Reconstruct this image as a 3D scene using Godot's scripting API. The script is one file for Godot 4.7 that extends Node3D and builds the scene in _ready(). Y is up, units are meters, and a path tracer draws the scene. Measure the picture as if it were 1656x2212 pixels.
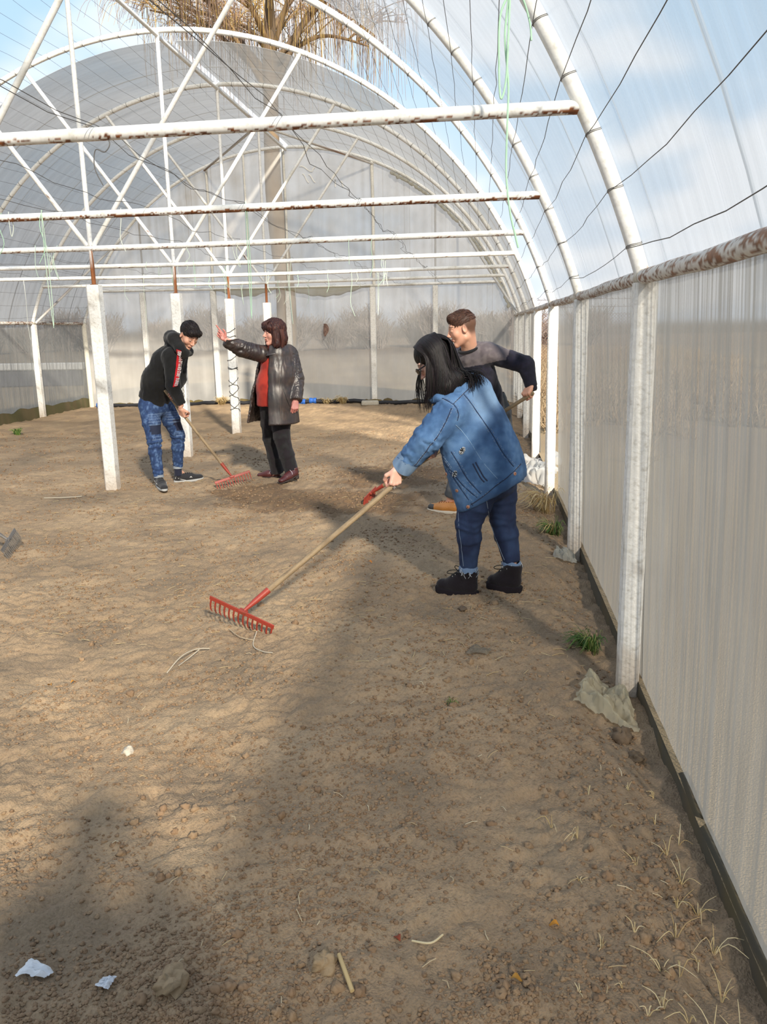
extends Node3D
# A plastic greenhouse being raked: arches with tie bars, clear panels, bare soil and four people at work.

const XC := -3.80
const CY := 0.35
const RAD := 4.66
const EAVE := 1.774
const TIE_Y := 2.405
const BAY := 2.187
const FIRST := -3.468
const GABLE := -16.395
const ROOF_A := 17.8          # degrees at the eave
const NEAR_END := 1.02        # where the covered near section begins, behind the camera
const NEAR_EDGE := -7.74      # where its panels stop
const FAR_EDGE := -10.52      # where the panels of the far section begin
const WALL_X := 0.66

var names := {}
var M := {}
var rng := RandomNumberGenerator.new()
var na := FastNoiseLite.new()
var nb := FastNoiseLite.new()
var nc := FastNoiseLite.new()
var nd := FastNoiseLite.new()

# ---------------------------------------------------------------- mesh builder
class MB:
	var v := PackedVector3Array()
	var n := PackedVector3Array()
	var c := PackedColorArray()
	var u := PackedVector2Array()
	var i := PackedInt32Array()

	func vert(p: Vector3, nn: Vector3, col: Color, uv := Vector2.ZERO) -> int:
		v.append(p); n.append(nn); c.append(col); u.append(uv)
		return v.size() - 1

	func tri(a: int, b: int, d: int) -> void:
		var f := (v[b] - v[a]).cross(v[d] - v[a])
		if f.dot(n[a] + n[b] + n[d]) > 0.0:
			i.append(a); i.append(d); i.append(b)
		else:
			i.append(a); i.append(b); i.append(d)

	func flat(pts: Array, nn: Vector3, col: Color) -> void:
		var s := v.size()
		for p in pts:
			vert(p, nn, col)
		for k in range(1, pts.size() - 1):
			tri(s, s + k, s + k + 1)

	# a tube along pts; rad is a number or an array; col a colour or a function of (point, normal, t)
	func tube(pts: Array, rad, sides := 8, col = Color.WHITE, caps := true, squash := 1.0, up0 := Vector3.ZERO) -> void:
		var m := pts.size()
		if m < 2:
			return
		var fn: bool = col is Callable
		var t0: Vector3 = (pts[1] - pts[0]).normalized()
		var side := t0.cross(Vector3.UP if absf(t0.y) < 0.9 else Vector3.RIGHT).normalized() if up0 == Vector3.ZERO else t0.cross(up0).normalized()
		var s := v.size()
		for k in m:
			var t: Vector3
			if k == 0: t = t0
			elif k == m - 1: t = (pts[k] - pts[k - 1]).normalized()
			else: t = (pts[k + 1] - pts[k - 1]).normalized()
			side = (side - t * side.dot(t)).normalized()
			var up := side.cross(t)
			var r: float = rad[k] if rad is Array else rad
			for j in sides:
				var a := TAU * j / sides
				var d := side * cos(a) + up * (sin(a) * squash)
				var nn := (side * cos(a) + up * (sin(a) / maxf(squash, 0.05))).normalized()
				var p: Vector3 = pts[k] + d * r
				vert(p, nn, col.call(p, nn, float(k) / (m - 1)) if fn else col, Vector2(float(j) / sides, float(k)))
		for k in m - 1:
			for j in sides:
				var a := s + k * sides + j
				var b := s + k * sides + (j + 1) % sides
				tri(a, b, b + sides)
				tri(a, b + sides, a + sides)
		if caps:
			for e in [0, m - 1]:
				var nn: Vector3 = -t0 if e == 0 else (pts[m - 1] - pts[m - 2]).normalized()
				var q := v.size()
				for j in sides:
					var o: int = s + e * sides + j
					vert(v[o], nn, c[o])
				for j in range(1, sides - 1):
					tri(q, q + j, q + j + 1)

	# a box with chamfered edges
	func box(at: Vector3, size: Vector3, basis := Basis(), col = Color.WHITE, ch := 0.004) -> void:
		var h := size * 0.5
		var k := minf(ch, minf(h.x, minf(h.y, h.z)) * 0.6)
		var fn: bool = col is Callable
		var g := func(x: int, y: int, z: int, ax: int) -> Vector3:
			var p := Vector3(h.x * x, h.y * y, h.z * z)
			if ax != 0: p.x -= k * x
			if ax != 1: p.y -= k * y
			if ax != 2: p.z -= k * z
			return at + basis * p
		var S := [-1, 1]
		var faces := []
		for a in S:
			faces.append([[g.call(a, -1, -1, 0), g.call(a, 1, -1, 0), g.call(a, 1, 1, 0), g.call(a, -1, 1, 0)], Vector3(a, 0, 0)])
			faces.append([[g.call(-1, a, -1, 1), g.call(1, a, -1, 1), g.call(1, a, 1, 1), g.call(-1, a, 1, 1)], Vector3(0, a, 0)])
			faces.append([[g.call(-1, -1, a, 2), g.call(1, -1, a, 2), g.call(1, 1, a, 2), g.call(-1, 1, a, 2)], Vector3(0, 0, a)])
			for b in S:
				faces.append([[g.call(a, b, -1, 0), g.call(a, b, 1, 0), g.call(a, b, 1, 1), g.call(a, b, -1, 1)], Vector3(a, b, 0)])
				faces.append([[g.call(-1, a, b, 1), g.call(1, a, b, 1), g.call(1, a, b, 2), g.call(-1, a, b, 2)], Vector3(0, a, b)])
				faces.append([[g.call(a, -1, b, 0), g.call(a, 1, b, 0), g.call(a, 1, b, 2), g.call(a, -1, b, 2)], Vector3(a, 0, b)])
				for d in S:
					faces.append([[g.call(a, b, d, 0), g.call(a, b, d, 1), g.call(a, b, d, 2)], Vector3(a, b, d)])
		for f in faces:
			var nn: Vector3 = (basis * f[1]).normalized()
			var s := v.size()
			for p in f[0]:
				vert(p, nn, col.call(p, nn, 0.0) if fn else col)
			for q in range(1, f[0].size() - 1):
				tri(s, s + q, s + q + 1)

	# grid surface from pts[row][col] with smooth normals
	func sheet(rows: Array, col = Color.WHITE, uvs = null) -> void:
		var nr := rows.size()
		var ncol: int = rows[0].size()
		var fn: bool = col is Callable
		var s := v.size()
		for r in nr:
			for k in ncol:
				var a: Vector3 = rows[r][mini(k + 1, ncol - 1)] - rows[r][maxi(k - 1, 0)]
				var b: Vector3 = rows[mini(r + 1, nr - 1)][k] - rows[maxi(r - 1, 0)][k]
				var nn := a.cross(b).normalized()
				var p: Vector3 = rows[r][k]
				vert(p, nn, col.call(p, nn, 0.0) if fn else col, uvs[r][k] if uvs != null else Vector2(float(k) / (ncol - 1), float(r) / (nr - 1)))
		for r in nr - 1:
			for k in ncol - 1:
				var a := s + r * ncol + k
				tri(a, a + 1, a + ncol + 1)
				tri(a, a + ncol + 1, a + ncol)

	# a profile turned round an axis: prof = [[radius, height], ...]
	func lathe(at: Vector3, basis: Basis, prof: Array, sides := 12, col = Color.WHITE) -> void:
		var fn: bool = col is Callable
		var s := v.size()
		var m := prof.size()
		for k in m:
			var d := Vector2(prof[mini(k + 1, m - 1)][0] - prof[maxi(k - 1, 0)][0], prof[mini(k + 1, m - 1)][1] - prof[maxi(k - 1, 0)][1]).normalized()
			for j in sides:
				var a := TAU * j / sides
				var p := at + basis * Vector3(prof[k][0] * cos(a), prof[k][1], prof[k][0] * sin(a))
				var nn := (basis * Vector3(d.y * cos(a), -d.x, d.y * sin(a))).normalized()
				vert(p, nn, col.call(p, nn, 0.0) if fn else col)
		for k in m - 1:
			for j in sides:
				var a := s + k * sides + j
				var b := s + k * sides + (j + 1) % sides
				tri(a, b, b + sides)
				tri(a, b + sides, a + sides)

	func ball(at: Vector3, r: Vector3, col = Color.WHITE, seg := 10, basis := Basis()) -> void:
		var fn: bool = col is Callable
		var s := v.size()
		var rows := seg / 2 + 1
		for k in rows + 1:
			var ph := PI * k / rows
			for j in seg:
				var a := TAU * j / seg
				var d := Vector3(sin(ph) * cos(a), cos(ph), sin(ph) * sin(a))
				var p := at + basis * (d * r)
				var nn := (basis * Vector3(d.x / r.x, d.y / r.y, d.z / r.z)).normalized()
				vert(p, nn, col.call(p, nn, 0.0) if fn else col)
		for k in rows:
			for j in seg:
				var a := s + k * seg + j
				var b := s + k * seg + (j + 1) % seg
				if k > 0:
					tri(a, b, b + seg)
				if k < rows:
					tri(a, b + seg, a + seg)

	func shift(o: Vector3) -> MB:
		for k in v.size():
			v[k] -= o
		return self

	func mesh(mat: Material) -> ArrayMesh:
		var arr := []
		arr.resize(Mesh.ARRAY_MAX)
		arr[Mesh.ARRAY_VERTEX] = v
		arr[Mesh.ARRAY_NORMAL] = n
		arr[Mesh.ARRAY_COLOR] = c
		arr[Mesh.ARRAY_TEX_UV] = u
		arr[Mesh.ARRAY_INDEX] = i
		var am := ArrayMesh.new()
		am.add_surface_from_arrays(Mesh.PRIMITIVE_TRIANGLES, arr)
		am.surface_set_material(0, mat)
		return am

# ---------------------------------------------------------------- scene tree helpers
func numbered(called: String) -> String:
	var k: int = names.get(called, -1) + 1
	names[called] = k
	return called if k == 0 else "%s_%03d" % [called, k]

func tag(o: Node, label: String, category := "", group := "", kind := "") -> void:
	if label: o.set_meta("label", label)
	if category: o.set_meta("category", category)
	if group: o.set_meta("group", group)
	if kind: o.set_meta("kind", kind)

func thing(called: String, label: String, category: String, at := Vector3.ZERO, group := "") -> Node3D:
	var o := Node3D.new()
	o.name = numbered(called)
	add_child(o)
	o.position = at
	tag(o, label, category, group)
	return o

func part(root: Node3D, called: String, mb: MB, mat: Material, label := "") -> MeshInstance3D:
	var at := Vector3.ZERO
	var q: Node = root
	while q != self:
		at += q.position
		q = q.get_parent()
	mb.shift(at)
	var o := MeshInstance3D.new()
	o.name = called
	o.mesh = mb.mesh(mat)
	root.add_child(o, true)
	if label: o.set_meta("label", label)
	return o

func solo(called: String, mb: MB, mat: Material, label: String, category: String, at := Vector3.ZERO, group := "", kind := "") -> MeshInstance3D:
	var o := MeshInstance3D.new()
	o.name = numbered(called)
	mb.shift(at)
	o.mesh = mb.mesh(mat)
	add_child(o)
	o.position = at
	tag(o, label, category, group, kind)
	return o

func struct(called: String) -> Node3D:
	var o := Node3D.new()
	o.name = numbered(called)
	add_child(o)
	o.set_meta("kind", "structure")
	return o

func lin(r: int, g: int, b: int) -> Color:
	return Color8(r, g, b).srgb_to_linear()

func arc(deg: float, r: float, z: float) -> Vector3:
	return Vector3(XC + r * cos(deg_to_rad(deg)), CY + r * sin(deg_to_rad(deg)), z)

func frame_z(k: int) -> float:
	return GABLE if k == 6 else FIRST - BAY * k

func curve(pts: Array, per := 6) -> Array:
	var out := []
	var m := pts.size()
	for k in m - 1:
		var p0: Vector3 = pts[maxi(k - 1, 0)]
		var p1: Vector3 = pts[k]
		var p2: Vector3 = pts[k + 1]
		var p3: Vector3 = pts[mini(k + 2, m - 1)]
		for j in per:
			out.append(p1.cubic_interpolate(p2, p0, p3, float(j) / per))
	out.append(pts[m - 1])
	return out

func basis_y(d: Vector3, hint := Vector3.FORWARD) -> Basis:
	var y := d.normalized()
	var x := y.cross(hint if absf(y.dot(hint)) < 0.95 else Vector3.RIGHT).normalized()
	return Basis(x, y, x.cross(y))

func mk_noise(o: FastNoiseLite, sd: int, freq: float, oct := 3) -> void:
	o.seed = sd
	o.noise_type = FastNoiseLite.TYPE_SIMPLEX_SMOOTH
	o.frequency = freq
	o.fractal_octaves = oct

func noise_tex(sd: int, freq: float, ramp: Array, size := 512, normal := 0.0, oct := 5) -> NoiseTexture2D:
	var t := NoiseTexture2D.new()
	var f := FastNoiseLite.new()
	mk_noise(f, sd, freq, oct)
	t.noise = f
	t.width = size
	t.height = size
	t.seamless = true
	if normal > 0.0:
		t.as_normal_map = true
		t.bump_strength = normal
	else:
		var g := Gradient.new()
		var offs := PackedFloat32Array()
		var cols := PackedColorArray()
		for e in ramp:
			offs.append(e[0]); cols.append(e[1])
		g.offsets = offs
		g.colors = cols
		t.color_ramp = g
	return t

func mat(rough := 0.8, col := Color.WHITE, metal := 0.0) -> StandardMaterial3D:
	var m := StandardMaterial3D.new()
	m.vertex_color_use_as_albedo = true
	m.albedo_color = col
	m.roughness = rough
	m.metallic = metal
	return m

func tri_map(m: StandardMaterial3D, scale: float, albedo: Texture2D = null, normal: Texture2D = null, strength := 1.0) -> StandardMaterial3D:
	m.uv1_triplanar = true
	m.uv1_world_triplanar = true
	m.uv1_scale = Vector3.ONE * scale
	if albedo: m.albedo_texture = albedo
	if normal:
		m.normal_enabled = true
		m.normal_texture = normal
		m.normal_scale = strength
	return m

# streaks along the flutes of a panel: columns vary, rows hardly do; alpha carries how milky each streak is
func streaks(w: int, h: int, sd: int, base: float, fine: float, bright: float, flute: int, dust: float) -> ImageTexture:
	var im := Image.create(w, h, false, Image.FORMAT_RGBA8)
	var f := FastNoiseLite.new()
	mk_noise(f, sd, 0.03, 4)
	var g := FastNoiseLite.new()
	mk_noise(g, sd + 5, 0.012, 4)
	var r := RandomNumberGenerator.new()
	r.seed = sd
	for x in w:
		var s := base + fine * f.get_noise_2d(x * 1.7, 0.0) + (fine * 0.5 if flute > 0 and x % flute == 0 else 0.0)
		if r.randf() < bright:
			s += r.randf_range(0.06, 0.2)
		for y in h:
			var a := s + dust * g.get_noise_2d(x * 0.8, y * 3.0) + fine * 0.35 * f.get_noise_2d(x * 2.3, y * 0.22 + 900.0)
			var t := 0.93 + 0.07 * g.get_noise_2d(x + 300.0, y * 1.5)
			im.set_pixel(x, y, Color(t, t, t, clampf(a, 0.05, 1.0)))
	return ImageTexture.create_from_image(im)

func clear_mat(tex: Texture2D, col: Color, back: float, rough := 0.32) -> StandardMaterial3D:
	var m := StandardMaterial3D.new()
	m.transparency = BaseMaterial3D.TRANSPARENCY_ALPHA
	m.vertex_color_use_as_albedo = true
	m.cull_mode = BaseMaterial3D.CULL_DISABLED
	m.albedo_texture = tex
	m.albedo_color = col
	m.roughness = rough
	m.metallic_specular = 0.35
	m.backlight_enabled = true
	m.backlight = Color(back, back, back)
	return m

func _ready() -> void:
	# camera, sky, sun, exposure
	var cam := Camera3D.new()
	cam.name = "camera"
	cam.transform = Transform3D(Basis.from_euler(Vector3(-0.2258, 0.1233, -0.0182)), Vector3(0, 1.6, 0))
	cam.fov = 64.82
	cam.near = 0.05
	cam.far = 400.0
	add_child(cam)
	cam.current = true
	var we := WorldEnvironment.new()
	we.name = "environment"
	var env := Environment.new()
	env.background_mode = Environment.BG_SKY
	env.sky = Sky.new()
	env.sky.sky_material = make_sky()
	env.tonemap_mode = Environment.TONE_MAPPER_LINEAR
	env.tonemap_exposure = 1.10
	env.sdfgi_enabled = true
	env.ssao_enabled = true
	env.ssil_enabled = true
	we.environment = env
	add_child(we)
	var sun := DirectionalLight3D.new()
	sun.name = "sun"
	sun.basis = Basis.looking_at(-Vector3(0.80, 1.0, 1.60).normalized())
	sun.light_color = Color(1.0, 0.955, 0.88)
	sun.light_energy = 2.6
	sun.light_angular_distance = 3.2
	sun.shadow_enabled = true
	sun.sky_mode = DirectionalLight3D.SKY_MODE_LIGHT_ONLY
	add_child(sun)

	rng.seed = 7
	mk_noise(na, 11, 1.0, 3)
	mk_noise(nb, 23, 1.0, 2)
	mk_noise(nc, 37, 1.0, 4)
	nd.seed = 5
	nd.noise_type = FastNoiseLite.TYPE_CELLULAR
	nd.frequency = 1.0
	nd.cellular_return_type = FastNoiseLite.RETURN_DISTANCE
	materials()
	# structure
	build_floor()
	build_fields()
	build_arches()
	build_rails_and_posts()
	build_roof()
	build_walls()
	build_back_wall()
	build_front_wall()
	# people and tools
	build_people()
	# smaller things
	build_wires()
	build_outside()
	build_litter()

func make_sky() -> PanoramaSkyMaterial:
	var w := 1024
	var h := 512
	var im := Image.create(w, h, false, Image.FORMAT_RGBF)
	var f := FastNoiseLite.new()
	mk_noise(f, 4, 0.9, 5)
	var hor := Vector3(0.80, 0.88, 0.98)
	var mid := Vector3(0.50, 0.74, 0.98)
	var zen := Vector3(0.22, 0.43, 0.82)
	var low := Vector3(0.30, 0.25, 0.19)
	for y in h:
		var el := PI * (0.5 - (y + 0.5) / h)
		var up := sin(el)
		for x in w:
			var c: Vector3
			if up < 0.0:
				c = hor.lerp(low, smoothstep(0.0, 0.06, -up))
			else:
				c = hor.lerp(mid, smoothstep(0.0, 0.35, up)).lerp(zen, smoothstep(0.3, 1.0, up))
				var a := TAU * (x + 0.5) / w
				var s := 1.0 / (up + 0.22)
				var q := f.get_noise_2d(sin(a) * cos(el) * s + 3.1, cos(a) * cos(el) * s * 1.0 + 1.7)
				q -= 0.24 * smoothstep(-0.1, 0.8, cos(el) * (0.72 * sin(a) - 0.69 * cos(a)) + 0.0)
				var k := smoothstep(-0.22, 0.22, q) * 0.85
				c = c.lerp(Vector3(1.08, 1.09, 1.11), k)
			im.set_pixel(x, y, Color(c.x, c.y, c.z))
	var p := PanoramaSkyMaterial.new()
	p.panorama = ImageTexture.create_from_image(im)
	p.filter = true
	return p

func materials() -> void:
	var grain := noise_tex(3, 0.02, [[0.0, Color(0.84, 0.83, 0.81)], [0.4, Color(0.96, 0.96, 0.96)], [1.0, Color(1, 1, 1)]], 512)
	var grain_n := noise_tex(4, 0.03, [], 512, 6.0)
	var weave := noise_tex(9, 0.12, [[0.0, Color(0.78, 0.78, 0.8)], [0.5, Color(0.95, 0.95, 0.95)], [1.0, Color(1, 1, 1)]], 256)
	var weave_n := noise_tex(10, 0.12, [], 256, 3.0)
	M.soil = tri_map(mat(0.97), 1.1, noise_tex(21, 0.05, [[0.0, Color(0.74, 0.73, 0.72)], [0.45, Color(0.93, 0.93, 0.92)], [1.0, Color(1, 1, 1)]], 1024, 0.0, 6), noise_tex(22, 0.09, [], 1024, 6.0, 6), 1.0)
	M.clod = tri_map(mat(0.95), 6.0, grain, grain_n, 0.7)
	M.paint = tri_map(mat(0.55), 2.2, grain, grain_n, 0.25)
	M.concrete = tri_map(mat(0.8), 2.5, grain, grain_n, 0.5)
	M.rust = tri_map(mat(0.85), 6.0, grain, grain_n, 0.6)
	M.wire = mat(0.6, Color(0.40, 0.39, 0.38), 0.3)
	M.wood = tri_map(mat(0.7), 5.0, grain, grain_n, 0.3)
	M.red = tri_map(mat(0.5), 9.0, grain, grain_n, 0.4)
	M.plain = mat(0.6)
	M.dull = mat(0.95)
	M.straw = mat(0.85)
	M.straw.backlight_enabled = true
	M.straw.backlight = Color(0.25, 0.25, 0.2)
	M.leafy = mat(0.6)
	M.leafy.backlight_enabled = true
	M.leafy.backlight = Color(0.4, 0.4, 0.4)
	M.skin = mat(0.5)
	M.skin.subsurf_scatter_enabled = true
	M.skin.subsurf_scatter_strength = 0.12
	M.cloth = tri_map(mat(0.9), 14.0, weave, weave_n, 0.35)
	M.cloth.rim_enabled = true
	M.cloth.rim = 0.25
	M.denim = tri_map(mat(0.85), 10.0, weave, weave_n, 0.5)
	M.leather = tri_map(mat(0.42), 8.0, null, grain_n, 0.25)
	M.leather.metallic_specular = 0.6
	M.hair = mat(0.55)
	M.hair.metallic_specular = 0.4
	M.shiny = mat(0.2)
	M.metal = mat(0.3, Color.WHITE, 0.9)
	# clear sheets
	M.wall_panel = clear_mat(streaks(1024, 128, 51, 0.84, 0.24, 0.022, 0, 0.04), Color(0.60, 0.605, 0.60), 0.95)
	M.roof_panel = clear_mat(streaks(1024, 128, 61, 0.50, 0.06, 0.016, 12, 0.05), Color(0.70, 0.74, 0.78), 0.95)
	M.roof_far = clear_mat(streaks(512, 128, 62, 0.78, 0.06, 0.010, 12, 0.05), Color(0.70, 0.70, 0.69), 0.8)
	M.film = clear_mat(streaks(512, 256, 71, 0.74, 0.08, 0.012, 0, 0.10), Color(0.83, 0.82, 0.80), 0.8, 0.3)
	M.film_loose = clear_mat(streaks(128, 128, 72, 0.70, 0.08, 0.0, 0, 0.1), Color(1.0, 1.0, 0.99), 1.0, 0.3)

# ---------------------------------------------------------------- soil
func soil_h(x: float, z: float) -> float:
	var h := 0.030 * na.get_noise_2d(x * 0.45, z * 0.45) + 0.022 * nb.get_noise_2d(x * 1.6 + 40.0, z * 1.6)
	h += 0.020 * na.get_noise_2d(x * 4.3, z * 4.3 + 90.0) + 0.010 * nb.get_noise_2d(x * 7.5, z * 7.5 + 30.0)
	h += 0.10 * smoothstep(-13.2, -16.2, z) * smoothstep(-8.3, -6.5, x)
	h += 0.03 * smoothstep(-6.9, -8.2, x)
	h += 0.015 * exp(-pow((x - 0.05) / 0.45, 2.0)) * smoothstep(-1.0, -2.5, z)
	h -= 0.045 * smoothstep(0.35, 0.66, x)
	return h

func raked(x: float, z: float) -> float:
	var a := 1.0 - Vector2((x + 1.45) / 1.25, (z + 7.35) / 0.75).length()
	var b := 1.0 - Vector2((x + 2.3) / 0.55, (z + 7.7) / 0.55).length()
	var e := 1.0 - Vector2((x + 0.9) / 0.9, (z + 8.7) / 0.9).length()
	return smoothstep(0.0, 0.45, maxf(a, maxf(b, e)) + 0.35 * nb.get_noise_2d(x * 3.0, z * 3.0))

func soil_fine(x: float, z: float) -> float:
	var rough := 0.45 + 0.55 * smoothstep(-0.25, 0.35, nb.get_noise_2d(x * 0.8 + 7.0, z * 0.8))
	var h := 0.012 * nc.get_noise_2d(x * 11.0, z * 11.0) * rough
	var lump := nd.get_noise_2d(x * 19.0, z * 19.0)
	h += 0.022 * rough * clampf(-lump - 0.35, 0.0, 0.6)
	h += 0.0062 * nc.get_noise_2d(x * 36.0, z * 36.0) * (0.3 + 0.7 * rough)
	var k := raked(x, z)
	if k > 0.0:
		h += 0.010 * k * sin((x * 0.85 + z * 0.5) * 95.0 + 3.0 * na.get_noise_2d(x * 2.0, z * 2.0)) * 0.5 + 0.016 * k * nc.get_noise_2d(x * 9.0 + 50.0, z * 9.0)
	return h

func ground_y(x: float, z: float) -> float:
	return soil_h(x, z) + soil_fine(x, z)

func build_floor() -> void:
	var xs := PackedFloat32Array()
	var zs := PackedFloat32Array()
	var x := -8.32
	while x < 0.74:
		xs.append(x)
		x += 0.045 if x < -3.6 else (0.028 if x < -2.0 else 0.0125)
	xs.append(0.74)
	var z := 1.6
	while z > -16.45:
		zs.append(z)
		z -= 0.06 if z > -1.0 else (0.0115 if z > -4.6 else (0.02 if z > -8.8 else (0.045 if z > -13.0 else 0.07)))
	zs.append(-16.45)
	var nx := xs.size()
	var nz := zs.size()
	var v := PackedVector3Array()
	var c := PackedColorArray()
	v.resize(nx * nz)
	c.resize(nx * nz)
	var dry := lin(171, 146, 117)
	var damp := lin(122, 96, 70)
	var pale := lin(188, 163, 132)
	var gray := lin(144, 125, 103)
	for r in nz:
		var zz := zs[r]
		for k in nx:
			var xx := xs[k]
			v[r * nx + k] = Vector3(xx, soil_h(xx, zz) + soil_fine(xx, zz), zz)
			var t := nb.get_noise_2d(xx * 1.1 + 20.0, zz * 1.1)
			var col := dry.lerp(pale, smoothstep(0.05, 0.6, t) * 0.6).lerp(gray, smoothstep(-0.05, -0.6, t) * 0.7)
			col = col.lerp(damp, 0.85 * raked(xx, zz))
			col = col.lerp(gray, 0.5 * smoothstep(0.0, 0.6, xx + 0.25 * t))
			c[r * nx + k] = col
	var idx := PackedInt32Array()
	idx.resize((nx - 1) * (nz - 1) * 6)
	var o := 0
	for r in nz - 1:
		for k in nx - 1:
			var a := r * nx + k
			# rows run to -z, columns to +x: clockwise seen from above
			idx[o] = a; idx[o + 1] = a + nx; idx[o + 2] = a + nx + 1
			idx[o + 3] = a; idx[o + 4] = a + nx + 1; idx[o + 5] = a + 1
			o += 6
	var n := PackedVector3Array()
	n.resize(nx * nz)
	for r in nz:
		var r0 := maxi(r - 1, 0) * nx
		var r1 := mini(r + 1, nz - 1) * nx
		for k in nx:
			n[r * nx + k] = (v[r * nx + mini(k + 1, nx - 1)] - v[r * nx + maxi(k - 1, 0)]).cross(v[r1 + k] - v[r0 + k]).normalized()
	var arr := []
	arr.resize(Mesh.ARRAY_MAX)
	arr[Mesh.ARRAY_VERTEX] = v
	arr[Mesh.ARRAY_NORMAL] = n
	arr[Mesh.ARRAY_COLOR] = c
	arr[Mesh.ARRAY_INDEX] = idx
	var am := ArrayMesh.new()
	am.add_surface_from_arrays(Mesh.PRIMITIVE_TRIANGLES, arr)
	am.surface_set_material(0, M.soil)
	var mi := MeshInstance3D.new()
	mi.name = "floor"
	mi.mesh = am
	add_child(mi)
	mi.set_meta("kind", "structure")

func build_fields() -> void:
	var root := struct("ground")
	var tan_c := lin(158, 138, 112)
	var dry_c := lin(172, 152, 120)
	var areas := [[0.70, 70.0, 12.0, -120.0], [-80.0, -8.28, 12.0, -120.0], [-8.4, 0.8, -16.40, -120.0], [-8.4, 0.8, 12.0, 1.5]]
	for a in areas:
		var mb := MB.new()
		var rows := []
		for r in 61:
			var row := []
			var t := r / 60.0
			var z := lerpf(a[2], a[3], t * t * 0.6 + t * 0.4)
			for k in 41:
				var s := k / 40.0
				var x := lerpf(a[0], a[1], s)
				if a[1] > 60.0: x = lerpf(a[0], a[1], s * s)
				elif a[0] < -70.0: x = lerpf(a[1], a[0], (1.0 - s) * (1.0 - s))
				var d := 0.02 * na.get_noise_2d(x * 0.9, z * 0.9) + 0.10 * nb.get_noise_2d(x * 0.05, z * 0.05)
				row.append(Vector3(x, -0.01 + d, z))
			rows.append(row)
		mb.sheet(rows, func(p, _n, _t):
			var g := na.get_noise_2d(p.x * 0.35, p.z * 0.35)
			return tan_c.lerp(dry_c, smoothstep(-0.3, 0.4, g)).lerp(lin(126, 104, 84), smoothstep(-24.0, -60.0, p.z) * 0.6))
		part(root, "field_strip", mb, M.soil)

# ---------------------------------------------------------------- frames
func painted(p: Vector3, amount: float, seed_o: float, s := 14.0, along := Vector3.ONE) -> Color:
	var w := lin(244, 244, 241)
	var e := p * along
	var r := 0.6 * na.get_noise_3d(e.x * s * 0.7 + seed_o, e.y * s, e.z * s * 0.7) + 0.8 * nb.get_noise_3d(e.x * s * 4.0, e.y * s * 5.0 + seed_o, e.z * s * 4.0)
	var k := smoothstep(1.0 - amount, 1.16 - amount, r)
	var rust := lin(112, 68, 42).lerp(lin(150, 92, 52), smoothstep(-0.3, 0.3, nb.get_noise_3d(p.x * 20.0, p.y * 20.0, p.z * 20.0)))
	return w.lerp(lin(214, 210, 196), smoothstep(0.0, 0.6, na.get_noise_3d(p.x * 3.0, p.y * 3.0, p.z * 3.0 + seed_o)) * 0.6).lerp(rust, k)

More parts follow.
